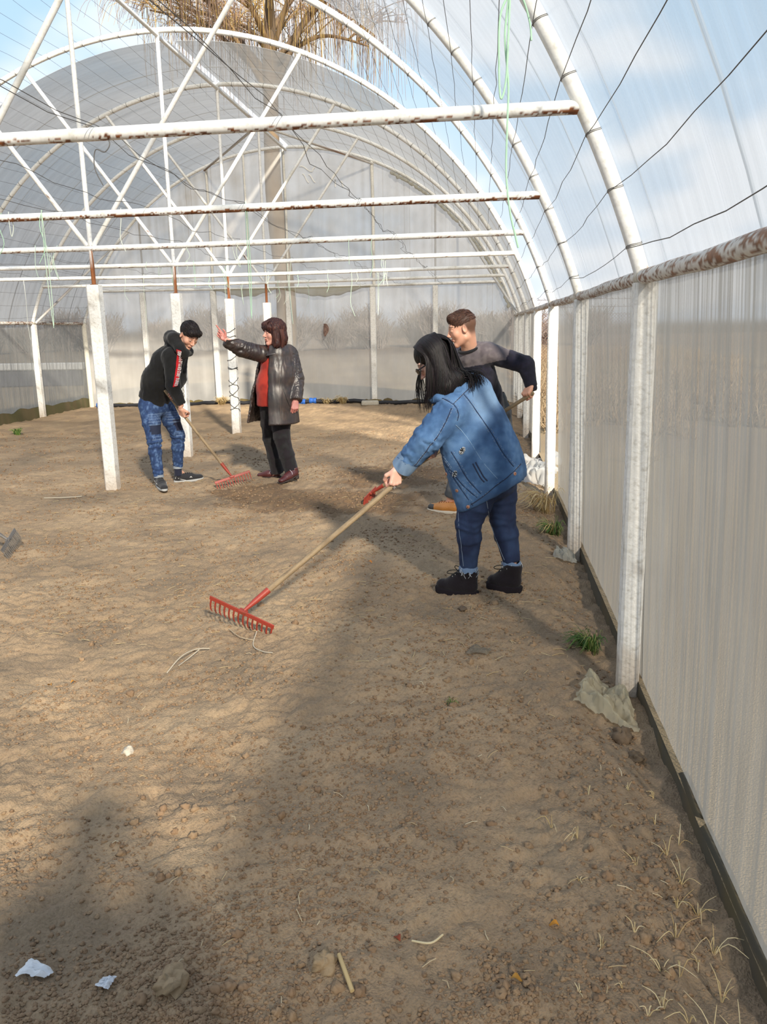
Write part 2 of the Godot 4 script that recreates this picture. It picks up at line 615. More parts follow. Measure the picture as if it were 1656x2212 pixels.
func build_arches() -> void:
	var labels := [
		"nearest white pipe arch, its rust-speckled tie bar crossing the top of the picture",
		"second white pipe arch from the camera, its tie bar brown with rust underneath",
		"third white pipe arch, its struts meeting above the post beside the hooded boy",
		"fourth white pipe arch, standing clear against the willow and the open sky",
		"fifth white pipe arch, first one under the grey far roof, rust at its top",
		"sixth white pipe arch, last one before the film end wall, with slanting braces",
		"white pipe arch of the end wall, framing the film gable"]
	for k in 7:
		var z := frame_z(k)
		var root := thing("pipe_arch", labels[k], "arch", Vector3(XC, 0, z), "pipe arches of the greenhouse")
		var rib := MB.new()
		var pts := []
		var seg := 500 if k == 0 else 200
		for j in seg + 1:
			pts.append(arc(lerpf(ROOF_A - 0.6, 180.6 - ROOF_A, float(j) / seg), RAD, z))
		var kk := k
		rib.tube(pts, 0.031, 12, func(p, _n, t): return painted(p, 0.10 + 0.50 * smoothstep(0.07, 0.0, minf(t, 1.0 - t)), kk * 9.0, 9.0))
		part(root, "arch_rib", rib, M.paint)
		var hw := sqrt(RAD * RAD - (TIE_Y - CY) * (TIE_Y - CY))
		var bar := MB.new()
		pts = []
		var segs := 1500 if k < 2 else (700 if k == 2 else 300)
		for j in segs + 1:
			var x := lerpf(-hw + 0.01, hw - 0.01, float(j) / segs)
			pts.append(Vector3(XC + x, TIE_Y - 0.012 * cos(x * 0.7), z))
		var heavy: float = [0.95, 1.3, 0.8, 0.6, 0.5, 0.5, 0.5][k]
		bar.tube(pts, 0.0265, 20, func(p, n, t): return painted(p, heavy * smoothstep(0.15, -0.65, n.y) + 0.6 * smoothstep(0.012, 0.0, minf(t, 1.0 - t)), kk * 5.0, 16.0, Vector3(0.45, 1.2, 1.2)))
		part(root, "tie_bar", bar, M.paint)
		if k == 6:
			continue
		var king := MB.new()
		king.tube([Vector3(XC, TIE_Y, z), Vector3(XC, 3.2, z), Vector3(XC, 4.2, z), Vector3(XC, CY + RAD, z)], 0.0225, 10, func(p, _n, _t): return painted(p, 0.08, kk * 3.0))
		part(root, "king_post", king, M.paint)
		for s in [-1.0, 1.0]:
			var st := MB.new()
			var top := Vector3(XC + 1.70 * s, CY + sqrt(RAD * RAD - 1.7 * 1.7), z)
			var foot := Vector3(XC + 0.03 * s, TIE_Y + 0.01, z)
			st.tube(curve([foot, foot.lerp(top, 0.3), foot.lerp(top, 0.7), top], 26), 0.0225, 10, func(p, _n, t): return painted(p, 0.10 + 0.7 * smoothstep(0.14, 0.0, absf(t - 0.22)) * (1.0 if s < 0 else 0.0), kk * 7.0 + s))
			part(root, "strut", st, M.paint)
		if k >= 2:
			var stub := MB.new()
			stub.tube([Vector3(XC, TIE_Y, z), Vector3(XC, 2.2, z), Vector3(XC, 2.03, z)], [0.02, 0.022, 0.022], 8, func(p, _n, _t): return painted(p, 1.4, kk * 2.0))
			stub.box(Vector3(XC, 2.052, z), Vector3(0.06, 0.012, 0.06), Basis(), lin(120, 74, 46))
			part(root, "post_stub", stub, M.rust, "rusty pipe stub between tie bar and concrete post")
	# ridge pipe
	var rp := MB.new()
	var rpts := []
	for j in 81:
		var z := lerpf(0.9, GABLE, j / 80.0)
		rpts.append(Vector3(XC + 0.01 * sin(z * 1.3), CY + RAD - 0.052, z))
	rp.tube(rpts, 0.024, 10, func(p, _n, _t): return painted(p, 0.45, 70.0, 8.0))
	solo("ridge_pipe", rp, M.paint, "long white ridge pipe running under the tops of all the arches", "pipe", Vector3(XC, CY + RAD - 0.052, -8.0))
	# slanting braces of the last bay
	var z5 := frame_z(5)
	var br := [
		[arc(90, RAD - 0.05, z5), arc(111, RAD - 0.05, GABLE), "rusty slanting brace from the last ridge joint down to the left gable stud"],
		[arc(90, RAD - 0.05, z5), arc(68.5, RAD - 0.05, GABLE), "white slanting brace from the last ridge joint down to the right gable stud"],
		[arc(162, RAD - 0.05, z5), arc(136, RAD - 0.05, GABLE), "dark slanting brace rising from the left eave towards the film end wall"],
		[arc(18, RAD - 0.05, z5), arc(44, RAD - 0.05, GABLE), "slanting brace rising from the right eave towards the film end wall"]]
	for b in br:
		var mb := MB.new()
		mb.tube([b[0], b[0].lerp(b[1], 0.33), b[0].lerp(b[1], 0.66), b[1]], 0.022, 8, func(p, _n, _t): return painted(p, 0.75, 33.0, 9.0).lerp(lin(150, 140, 128), 0.35))
		solo("wind_brace", mb, M.paint, b[2], "brace", b[0], "slanting braces of the last bay")

func post_col(p: Vector3) -> Color:
	var w := lin(244, 243, 238)
	var g := nb.get_noise_3d(p.x * 30.0, p.y * 6.0, p.z * 30.0)
	var c := w.lerp(lin(216, 212, 202), smoothstep(0.2, 0.7, na.get_noise_3d(p.x * 12.0, p.y * 4.0, p.z * 12.0)) * 0.8)
	c = c.lerp(lin(150, 138, 124), smoothstep(0.55, 0.7, g) * 0.6)
	var foot := smoothstep(0.34, 0.02, p.y + 0.16 * na.get_noise_3d(p.x * 14.0, p.y * 14.0, p.z * 14.0))
	return c.lerp(lin(168, 142, 112), foot * 0.55)

func concrete_post(mb: MB, at: Vector3, top: float, w: float, lean := Vector3.ZERO) -> void:
	# a square post with worn chamfered edges, in short lengths so that its wear can follow it
	var ch := w * 0.12
	var h := w * 0.5
	var ring := [Vector2(-h + ch, -h), Vector2(h - ch, -h), Vector2(h, -h + ch), Vector2(h, h - ch), Vector2(h - ch, h), Vector2(-h + ch, h), Vector2(-h, h - ch), Vector2(-h, -h + ch)]
	var n := 36
	var lo := -0.12
	for j in 8:
		var a: Vector2 = ring[j]
		var b: Vector2 = ring[(j + 1) % 8]
		var nn := Vector3(b.y - a.y, 0, a.x - b.x).normalized()
		var s := mb.v.size()
		for k in n + 1:
			var y := lerpf(lo, top, float(k) / n)
			var wob := 0.0022 * na.get_noise_2d(y * 8.0, j * 3.0 + at.z)
			for e in [a, b]:
				var p := Vector3(at.x + e.x * (1.0 + wob * 12.0), y, at.z + e.y * (1.0 + wob * 12.0)) + lean * (y / top)
				mb.vert(p, nn, post_col(p))
		for k in n:
			var q := s + k * 2
			mb.tri(q, q + 1, q + 3)
			mb.tri(q, q + 3, q + 2)
	var cap := []
	for e in ring:
		cap.append(Vector3(at.x + e.x, top, at.z + e.y) + lean)
	mb.flat(cap, Vector3.UP, lin(214, 210, 200))

func build_rails_and_posts() -> void:
	for s in [1.0, -1.0]:
		var mb := MB.new()
		var pts := []
		var x: float = XC + s * 4.437
		for j in 1201:
			var z := lerpf(0.95, GABLE, j / 1200.0)
			pts.append(Vector3(x + 0.006 * na.get_noise_1d(z), EAVE + 0.010 * na.get_noise_1d(z * 0.7 + 9.0), z))
		mb.tube(pts, 0.029, 20, func(p, n, _t):
			var c := painted(p, 0.95 + 0.14 * absf(n.y), 80.0 + s, 13.0, Vector3(1.3, 1.3, 0.40))
			return c.lerp(lin(158, 146, 128), 0.25))
		for k in 7:
			var z := frame_z(k)
			mb.tube([Vector3(x, EAVE, z - 0.035), Vector3(x, EAVE, z + 0.035)], 0.034, 12, lin(196, 188, 172))
		solo("eave_pipe", mb, M.paint, "rusty white eave pipe along the top of the %s wall" % ("right" if s > 0 else "left"), "pipe", Vector3(x, EAVE, -8.0), "eave pipes")
	var rl := [
		"nearest white wall post on the right, a scrap of film crumpled at its foot",
		"second white wall post on the right, grass tufts just beyond its foot",
		"third white wall post on the right, at the near edge of the open bay",
		"fourth white wall post on the right, rising above the heap of crumpled film",
		"fifth white wall post on the right, first one beyond the open bay",
		"sixth white wall post on the right, behind the sweatshirt boy's hand",
		"last white wall post on the right, in the corner of the film end wall"]
	for k in 7:
		var z := frame_z(k)
		var mb := MB.new()
		concrete_post(mb, Vector3(WALL_X, 0, z), EAVE - 0.02, 0.09, Vector3(-0.012, 0, 0.004 * (k % 3 - 1)))
		solo("wall_post", mb, M.concrete, rl[k], "post", Vector3(WALL_X, 0, z), "white posts of the right wall")
	var ll := {5: "white wall post at the far left, one bay before the end wall", 6: "pale round corner post where the left wall meets the film end wall"}
	for k in [5, 6]:
		var z := frame_z(k)
		var mb := MB.new()
		if k == 5:
			concrete_post(mb, Vector3(-8.24, 0, z), EAVE - 0.02, 0.10, Vector3(0.0, 0, 0))
		else:
			mb.tube([Vector3(-8.22, -0.05, z + 0.05), Vector3(-8.22, 0.8, z + 0.05), Vector3(-8.23, EAVE, z + 0.05)], 0.05, 12, func(p, _n, _t): return post_col(p).lerp(lin(226, 218, 190), 0.5))
		solo("wall_post", mb, M.concrete, ll[k], "post", Vector3(-8.24, 0, z), "white posts of the left wall")
	var cl := {2: "tall white concrete post in the foreground left, beside the hooded boy", 3: "white concrete post behind the hooded boy's rake, with dark chain marks",
		4: "white concrete post wound with dark wire, behind the pointing woman's arm", 5: "far white concrete post half hidden behind the pointing woman's hair"}
	for k in cl:
		var z := frame_z(k)
		var mb := MB.new()
		concrete_post(mb, Vector3(XC, 0, z), 2.05, 0.125, Vector3(0.0, 0, 0.0))
		var po := solo("concrete_post", mb, M.concrete, cl[k], "post", Vector3(XC, 0, z), "concrete posts of the middle row")
		if k == 4:
			for q in [[1.62, 1.52, 0], [1.5, 1.49, 1], [1.22, 1.10, 0], [1.03, 1.0, 1], [1.0, 1.04, 0], [0.88, 0.70, 1], [0.72, 0.86, 0], [0.72, 0.55, 1], [0.52, 0.70, 0], [0.50, 0.34, 1], [0.36, 0.50, 0]]:
				var w := MB.new()
				var pts := []
				for j in 9:
					var a := lerpf(-0.15, PI + 0.15, j / 8.0)
					var d := Vector2(cos(a), sin(a))
					var m := maxf(absf(d.x), absf(d.y))
					pts.append(Vector3(XC + d.x / m * 0.067, lerpf(q[0], q[1], j / 8.0) + 0.01 * sin(a * 3.0), z + d.y / m * 0.067))
				w.tube(pts, 0.0045, 6, lin(52, 50, 50))
				part(po, "wire_winding", w, M.plain, "dark wire wound criss-cross round the post")
		if k == 3:
			var w := MB.new()
			for j in 11:
				var y := 1.34 - j * 0.055
				var pts := []
				for q in 11:
					var a := TAU * q / 10.0
					pts.append(Vector3(XC + 0.026 + 0.011 * cos(a), y + 0.024 * sin(a), z + 0.0635 + 0.003 * (j % 2)))
				w.tube(pts, 0.0035, 5, lin(60, 58, 58))
			part(po, "chain", w, M.plain, "dark chain hanging down the face of the post")

# ---------------------------------------------------------------- panels
func panel(root: Node3D, called: String, rows: Array, uvs: Array, m: Material, thick := 0.008, col = Color.WHITE) -> void:
	var mb := MB.new()
	mb.sheet(rows, col, uvs)
	# the cut edges of the sheet, turned outwards
	var nr := rows.size()
	var nn: int = rows[0].size()
	for side in [0, nn - 1]:
		var s := mb.v.size()
		for r in nr:
			var b: Vector3 = rows[mini(r + 1, nr - 1)][side] - rows[maxi(r - 1, 0)][side]
			var a: Vector3 = rows[r][nn - 1] - rows[r][0]
			var nrm := a.cross(b).normalized()
			var edge := a.normalized() * (1.0 if side > 0 else -1.0)
			mb.vert(rows[r][side], edge, Color(1, 1, 1), uvs[r][side])
			mb.vert(rows[r][side] + nrm * thick, edge, Color(1, 1, 1), uvs[r][side])
		for r in nr - 1:
			var q := s + r * 2
			mb.tri(q, q + 1, q + 3)
			mb.tri(q, q + 3, q + 2)
	part(root, called, mb, m)

func roof_run(root: Node3D, z0: float, z1: float, m: Material, step: float, lift: float) -> void:
	var z := z0
	var k := 0
	while z > z1 + 0.05:
		var e := maxf(z - step, z1)
		for half in 2:
			var rows := []
			var uvs := []
			var lo := ROOF_A - 0.5 if half == 0 else 90.5
			var hi := 89.5 if half == 0 else 180.5 - ROOF_A
			var off := rng.randf()
			var lap := 0.004 * (k % 2)
			for r in 29:
				var a := lerpf(lo, hi, r / 28.0)
				var row := []
				var uvr := []
				for q in 7:
					var t := q / 6.0
					var zz := lerpf(z + 0.003, e - 0.003, t)
					row.append(arc(a, RAD + lift + lap + 0.006 * na.get_noise_2d(a * 0.08 + k * 7.0, zz * 2.0), zz))
					uvr.append(Vector2(off + t * (z - e) / 1.05, r / 28.0))
				rows.append(row)
				uvs.append(uvr)
			panel(root, "roof_panel", rows, uvs, m, 0.005)
		z = e
		k += 1

func build_roof() -> void:
	var root := struct("ceiling")
	roof_run(root, NEAR_END, NEAR_EDGE, M.roof_panel, 1.05, 0.036)
	roof_run(root, FAR_EDGE, GABLE - 0.1, M.roof_far, 1.05, 0.036)

func wall_run(root: Node3D, x: float, out: float, spans: Array, m: Material) -> void:
	for s in spans:
		var n := maxi(1, roundi((s[0] - s[1]) / 2.1))
		for k in n:
			var z0 := lerpf(s[0], s[1], float(k) / n)
			var z1 := lerpf(s[0], s[1], float(k + 1) / n)
			var rows := []
			var uvs := []
			var off := rng.randf()
			for r in 15:
				var t := r / 14.0
				var row := []
				var uvr := []
				for q in 25:
					var w := q / 24.0
					var zz := lerpf(z0 + 0.006, z1 - 0.006, w)
					var bottom := kerb_top(zz, 0.0 if out > 0 else 0.20) - 0.02 + 0.012 * nb.get_noise_1d(zz * 3.0)
					var y := lerpf(bottom, EAVE + 0.01, t)
					var bow := 0.03 * sin(PI * t) * sin(PI * (zz - s[0]) / (s[1] - s[0])) + 0.006 * na.get_noise_2d(zz * 3.0, y)
					row.append(Vector3(x + out * (0.012 + bow * 0.6) - out * 0.05 * t, y, zz))
					uvr.append(Vector2(off + w * absf(z1 - z0) / 1.4, 1.0 - t))
				if out > 0: 
					rows.append(row)
				else:
					row.reverse(); uvr.reverse()
					rows.append(row)
				uvs.append(uvr)
			panel(root, "wall_panel", rows, uvs, m, 0.004)

func kerb_top(z: float, high: float) -> float:
	return 0.035 + high + (0.025 + high * 0.3) * na.get_noise_1d(z * 1.1 + 4.0)

func kerb(root: Node3D, x: float, z0: float, z1: float, col: Color, high := 0.0) -> void:
	var mb := MB.new()
	var rows := []
	var n := int(absf(z1 - z0) / 0.08) + 2
	for e in 4:
		var row := []
		for k in n:
			var z := lerpf(z0, z1, float(k) / (n - 1))
			var top := kerb_top(z, high)
			var off: float = [-0.018, -0.018, 0.018, 0.018][e]
			row.append(Vector3(x + off + 0.012 * nb.get_noise_1d(z * 2.0), -0.25 if e == 0 or e == 3 else top, z))
		rows.append(row)
	mb.sheet(rows, func(p, _n, _t): return col.lerp(lin(96, 84, 60), smoothstep(-0.1, 0.5, na.get_noise_3d(p.x * 5, p.y * 9, p.z * 5))))
	part(root, "base_board", mb, M.dull)

func build_walls() -> void:
	var right := struct("wall_right")
	var px := WALL_X + 0.052
	wall_run(right, px, 1.0, [[NEAR_END, frame_z(0)], [frame_z(0), frame_z(1)], [frame_z(1), -7.62], [FAR_EDGE + 0.45, frame_z(4)], [frame_z(4), frame_z(5)], [frame_z(5), GABLE]], M.wall_panel)
	kerb(right, px + 0.01, NEAR_END, frame_z(2), lin(84, 78, 66))
	kerb(right, px + 0.01, frame_z(3), GABLE, lin(84, 78, 66))
	var left := struct("wall_left")
	wall_run(left, -8.29, -1.0, [[NEAR_END, frame_z(0)], [frame_z(0), frame_z(1)], [frame_z(1), -7.62], [FAR_EDGE, frame_z(4)], [frame_z(4), frame_z(5)], [frame_z(5), GABLE]], M.wall_panel)
	kerb(left, -8.30, NEAR_END, frame_z(2), lin(92, 84, 56), 0.20)
	kerb(left, -8.30, FAR_EDGE, GABLE, lin(84, 80, 52), 0.20)

func build_front_wall() -> void:
	var root := struct("wall_front")
	var z := NEAR_END + 0.02
	var cuts := [-8.20, -5.42, -2.9, 0.62]
	for k in cuts.size() - 1:
		for up in [false, true]:
			var rows := []
			var uvs := []
			for r in 13:
				var row := []
				var uvr := []
				for q in 13:
					var x := lerpf(cuts[k], cuts[k + 1], q / 12.0)
					var top := CY + sqrt(maxf(0.01, RAD * RAD - (x - XC) * (x - XC))) - 0.02
					row.append(Vector3(x, lerpf(minf(2.33, top), top, r / 12.0) if up else lerpf(0.06, minf(2.33, top), r / 12.0), z + 0.012 * na.get_noise_2d(x * 2.0, r)))
					uvr.append(Vector2(x * 0.23, r * 0.06))
				rows.append(row)
				uvs.append(uvr)
			panel(root, "film_sheet", rows, uvs, M.roof_panel, 0.002)

func build_back_wall() -> void:
	var root := struct("wall_back")
	var z := GABLE - 0.05
	# upper film: fills the arch above the tie bar; lower film: tie bar to soil; each in sheets between studs
	var cuts := [-8.20, -6.9, -5.42, -3.88, -2.15, -0.93, 0.62]
	for k in cuts.size() - 1:
		for up in [false, true]:
			var rows := []
			var uvs := []
			for r in 21:
				var t := r / 20.0
				var row := []
				var uvr := []
				for q in 17:
					var x := lerpf(cuts[k] - 0.02, cuts[k + 1] + 0.02, q / 16.0)
					var top := CY + sqrt(maxf(0.01, RAD * RAD - (x - XC) * (x - XC))) - 0.02
					var y: float
					if up:
						y = lerpf(minf(TIE_Y - 0.02, top), top, t)
					else:
						y = lerpf(0.06 + 0.03 * na.get_noise_1d(x * 2.0), minf(TIE_Y, top), t)
					var w := 0.012 * na.get_noise_2d(x * 2.2 + k * 3.0, y * 0.9) + 0.008 * nb.get_noise_2d((x + y * 0.5) * 7.0, y * 1.2 + k)
					w += 0.012 * sin((x * 1.0 - y * 0.4) * 26.0) * smoothstep(0.4, 1.0, nb.get_noise_2d(x * 0.9 + 5.0, y * 0.9) + 0.5) * 0.6
					row.append(Vector3(x, y, z + w))
					uvr.append(Vector2(x * 0.23 + (0.37 if up else 0.0), -y * 0.2))
				rows.append(row)
				uvs.append(uvr)
			panel(root, "film_sheet", rows, uvs, M.film, 0.002, func(p, _n, _t):
				var st := smoothstep(-0.1, 0.5, na.get_noise_3d(p.x * 0.9, p.y * 0.5, 3.0) + 0.3 * nb.get_noise_3d(p.x * 5.0, p.y * 0.8, 8.0)) * smoothstep(-2.6, -4.6, p.x) * smoothstep(2.3, 2.7, p.y)
				return Color.WHITE.lerp(lin(206, 190, 160), 0.75 * st))
	# studs
	for s in [[-6.93, 0.0, 2.40, 0.10], [-5.43, 0.0, 2.40, 0.11], [-3.88, 0.0, 2.40, 0.10], [-2.17, 0.0, 2.40, 0.11], [-0.93, 0.0, 2.40, 0.10]]:
		var mb := MB.new()
		concrete_post(mb, Vector3(s[0], 0, GABLE), s[2] - 0.03, s[3])
		part(root, "stud", mb, M.concrete)
	for s in [[-5.42, 0.026], [-3.86, 0.024], [-2.14, 0.032], [-4.66, 0.02]]:
		var top := CY + sqrt(RAD * RAD - (s[0] - XC) * (s[0] - XC))
		var mb := MB.new()
		mb.tube([Vector3(s[0], TIE_Y, GABLE), Vector3(s[0], 3.0, GABLE), Vector3(s[0] + 0.01, 3.8, GABLE), Vector3(s[0], top, GABLE)], s[1], 8, func(p, _n, _t): return painted(p, 0.15, 12.0).lerp(lin(222, 214, 192), 0.4))
		part(root, "upper_stud", mb, M.paint)
	# the slack hem of the upper film, drooping below the tie bar
	var sag := MB.new()
	var rows := []
	for r in 9:
		var row := []
		for q in 61:
			var s := q / 60.0
			var x := lerpf(-5.4, -2.2, s)
			var droop := 0.02 + 0.14 * pow(sin(PI * clampf(s / 0.42, 0, 1)), 1.3) * (1.0 if s < 0.42 else 0.0) + 0.17 * pow(sin(PI * clampf((s - 0.42) / 0.58, 0, 1)), 1.4) * (1.0 if s >= 0.42 else 0.0)
			var a := r / 8.0
			row.append(Vector3(x, TIE_Y - 0.01 - droop * sin(a * PI * 0.5) + 0.012 * sin(s * 70.0 + a * 5.0) * a, GABLE + 0.03 + 0.05 * sin(a * PI)))
		rows.append(row)
	sag.sheet(rows, lin(196, 188, 164))
	part(root, "film_hem", sag, M.film_loose, "slack yellowed hem of the upper film sagging under the tie bar")
	# the gathered edge of the film along the right of the arch
	var gath := MB.new()
	rows = []
	for r in 9:
		var row := []
		for q in 81:
			var a := lerpf(20.0, 64.0, q / 80.0)
			var w := 0.05 + 0.05 * maxf(0.0, na.get_noise_1d(a * 0.9))
			var b := TAU * r / 8.0
			row.append(arc(a, RAD - 0.04 - w * 0.5 + w * 0.5 * cos(b) + 0.012 * sin(a * 5.0 + b), GABLE + 0.02 + 0.03 * sin(b) + 0.01 * sin(a * 9.0)))
		rows.append(row)
	gath.sheet(rows, lin(226, 222, 208))
	part(root, "film_roll", gath, M.film_loose, "bunched edge of the film rolled round the right side of the end arch")
	# stuck-on strips of pale tape near the top
	var tp := MB.new()
	for q in [[Vector2(-3.55, 4.66), Vector2(-3.3, 4.56)], [Vector2(-3.3, 4.56), Vector2(-3.25, 4.66)], [Vector2(-3.5, 4.52), Vector2(-3.38, 4.36)], [Vector2(-3.38, 4.5), Vector2(-3.25, 4.36)], [Vector2(-2.86, 4.4), Vector2(-2.86, 4.26)], [Vector2(-2.75, 4.36), Vector2(-2.7, 4.26)]]:
		var pts := []
		for j in 6:
			var e: Vector2 = q[0].lerp(q[1], j / 5.0)
			pts.append(Vector3(e.x, e.y + 0.02 * sin(j * 1.2), z + 0.02))
		tp.tube(pts, 0.014, 6, lin(236, 236, 232), true, 0.3, Vector3.BACK)
	part(root, "tape_strips", tp, M.dull, "pale strips of tape stuck near the top of the gable film")

# ---------------------------------------------------------------- soft solids: a distance field on a grid, meshed as surface nets
class Field:
	var lo: Vector3
	var h: float
	var nx: int
	var ny: int
	var nz: int
	var d := PackedFloat32Array()
	var fold = null        # the displacement its surface was given
	var clip := false      # the next capsules end flat at b, like a sleeve

	func _init(a: Vector3, b: Vector3, cell: float) -> void:
		lo = a
		h = cell
		nx = int((b.x - a.x) / h) + 2
		ny = int((b.y - a.y) / h) + 2
		nz = int((b.z - a.z) / h) + 2
		d.resize(nx * ny * nz)
		d.fill(1.0)

	func span(a: Vector3, b: Vector3) -> Array:
		var p := (a - lo) / h
		var q := (b - lo) / h
		return [clampi(int(floor(p.x)), 0, nx - 1), clampi(int(floor(p.y)), 0, ny - 1), clampi(int(floor(p.z)), 0, nz - 1),
			clampi(int(ceil(q.x)), 0, nx - 1), clampi(int(ceil(q.y)), 0, ny - 1), clampi(int(ceil(q.z)), 0, nz - 1)]

	# tapered capsule; flat: squeezed along axis by ratio
	func cap(a: Vector3, b: Vector3, ra: float, rb: float, k := 0.02, axis := Vector3.ZERO, ratio := 1.0, carve := false) -> void:
		var r := maxf(ra, rb) * maxf(1.0, ratio) + k + h * 2.0
		var e := Vector3(r, r, r)
		var s := span(a.min(b) - e, a.max(b) + e)
		var ab := b - a
		var inv := 1.0 / maxf(ab.dot(ab), 1e-9)
		var sq := ratio != 1.0
		if sq:
			ab += axis * (ab.dot(axis) * (1.0 / ratio - 1.0))
			inv = 1.0 / maxf(ab.dot(ab), 1e-9)
		var dr := rb - ra
		var w := minf(1.0, ratio)
		var ll := ab.length()
		for z in range(s[2], s[5] + 1):
			for y in range(s[1], s[4] + 1):
				var o: int = (z * ny + y) * nx
				var p := Vector3(lo.x + s[0] * h, lo.y + y * h, lo.z + z * h) - a
				for x in range(s[0], s[3] + 1):
					var pa := p
					p.x += h
					if sq:
						pa += axis * (pa.dot(axis) * (1.0 / ratio - 1.0))
					var t := clampf(pa.dot(ab) * inv, 0.0, 1.0)
					var q := ((pa - ab * t).length() - ra - dr * t) * w
					if clip:
						q = maxf(q, pa.dot(ab) / ll - ll)
					var c := d[o + x]
					if carve:
						q = -q
						var m := maxf(k - absf(c - q), 0.0)
						d[o + x] = maxf(c, q) + m * m * 0.25 / k
					elif q < c + k:
						var m := maxf(k - absf(c - q), 0.0)
						d[o + x] = minf(c, q) - m * m * 0.25 / k

	func chain(pts: Array, radii: Array, k := 0.02, axis := Vector3.ZERO, ratio := 1.0) -> void:
		for j in pts.size() - 1:
			cap(pts[j], pts[j + 1], radii[j], radii[j + 1], k, axis, ratio)

	func ell(at: Vector3, r: Vector3, k := 0.02, basis := Basis(), carve := false) -> void:
		var m := maxf(r.x, maxf(r.y, r.z)) + k + h * 2.0
		var e := Vector3(m, m, m)
		var s := span(at - e, at + e)
		var inv := basis.transposed()
		for z in range(s[2], s[5] + 1):
			for y in range(s[1], s[4] + 1):
				var o: int = (z * ny + y) * nx
				for x in range(s[0], s[3] + 1):
					var p := inv * (Vector3(lo.x + x * h, lo.y + y * h, lo.z + z * h) - at)
					var k0 := (p / r).length()
					var k1 := (p / (r * r)).length()
					var q := k0 * (k0 - 1.0) / maxf(k1, 1e-6)
					var c := d[o + x]
					var g: float
					if carve:
						q = -q
						g = maxf(k - absf(c - q), 0.0)
						d[o + x] = maxf(c, q) + g * g * 0.25 / k
					elif q < c + k:
						g = maxf(k - absf(c - q), 0.0)
						d[o + x] = minf(c, q) - g * g * 0.25 / k

	# take away everything on the side n points to
	func plane(at: Vector3, n: Vector3) -> void:
		var nn := n.normalized()
		for z in nz:
			for y in ny:
				var o := (z * ny + y) * nx
				var base := (Vector3(lo.x, lo.y + y * h, lo.z + z * h) - at).dot(nn)
				for x in nx:
					d[o + x] = maxf(d[o + x], base + x * h * nn.x)

	# take away a wedge: where both sides are positive
	func wedge(at: Vector3, n1: Vector3, n2: Vector3) -> void:
		for z in nz:
			for y in ny:
				var o := (z * ny + y) * nx
				for x in nx:
					var p := Vector3(lo.x + x * h, lo.y + y * h, lo.z + z * h) - at
					d[o + x] = maxf(d[o + x], minf(p.dot(n1), p.dot(n2)))

	func shell(t: float) -> void:
		for j in d.size():
			var c := d[j]
			d[j] = maxf(c, -c - t)

	func at(p: Vector3) -> float:
		var q := (p - lo) / h
		var x := clampi(int(q.x), 0, nx - 2)
		var y := clampi(int(q.y), 0, ny - 2)
		var z := clampi(int(q.z), 0, nz - 2)
		var f := q - Vector3(x, y, z)
		var o := (z * ny + y) * nx + x
		var sx := nx * ny
		var a := lerpf(lerpf(d[o], d[o + 1], f.x), lerpf(d[o + nx], d[o + nx + 1], f.x), f.y)
		var b := lerpf(lerpf(d[o + sx], d[o + sx + 1], f.x), lerpf(d[o + sx + nx], d[o + sx + nx + 1], f.x), f.y)
		return lerpf(a, b, f.z)

	func normal(p: Vector3) -> Vector3:
		var e := h
		return Vector3(at(p + Vector3(e, 0, 0)) - at(p - Vector3(e, 0, 0)), at(p + Vector3(0, e, 0)) - at(p - Vector3(0, e, 0)), at(p + Vector3(0, 0, e)) - at(p - Vector3(0, 0, e))).normalized()

	# first hit of the surface going from a towards b
	func hit(a: Vector3, b: Vector3) -> Vector3:
		var n := int((b - a).length() / (h * 0.4)) + 1
		for j in n:
			var p := a.lerp(b, float(j) / n)
			if p.x > lo.x and p.y > lo.y and p.z > lo.z and p.x < lo.x + nx * h and p.y < lo.y + ny * h and p.z < lo.z + nz * h and at(p) < 0.0:
				return p
		return b

	# the same on the surface as it is drawn, folds and all
	func hit_drawn(a: Vector3, b: Vector3, lift := 0.0) -> Vector3:
		var q := hit(a, b)
		if (q - b).length() < 0.005:
			return b
		var n := normal(q)
		return q + n * ((fold.call(q, n) if fold is Callable else 0.0) + lift)

	func nets(mb: MB, col, disp = null, xf := Transform3D()) -> void:
		var id := PackedInt32Array()
		id.resize(d.size())
		id.fill(-1)
		var v := PackedVector3Array()
		var cells := PackedInt32Array()
		var sy := nx
		var sz := nx * ny
		var lim := h * 4.0
		var off := [0, 1, sy, sy + 1, sz, sz + 1, sz + sy, sz + sy + 1]
		var edges := [[0, 1], [2, 3], [4, 5], [6, 7], [0, 2], [1, 3], [4, 6], [5, 7], [0, 4], [1, 5], [2, 6], [3, 7]]
		var cor := [Vector3(0, 0, 0), Vector3(1, 0, 0), Vector3(0, 1, 0), Vector3(1, 1, 0), Vector3(0, 0, 1), Vector3(1, 0, 1), Vector3(0, 1, 1), Vector3(1, 1, 1)]
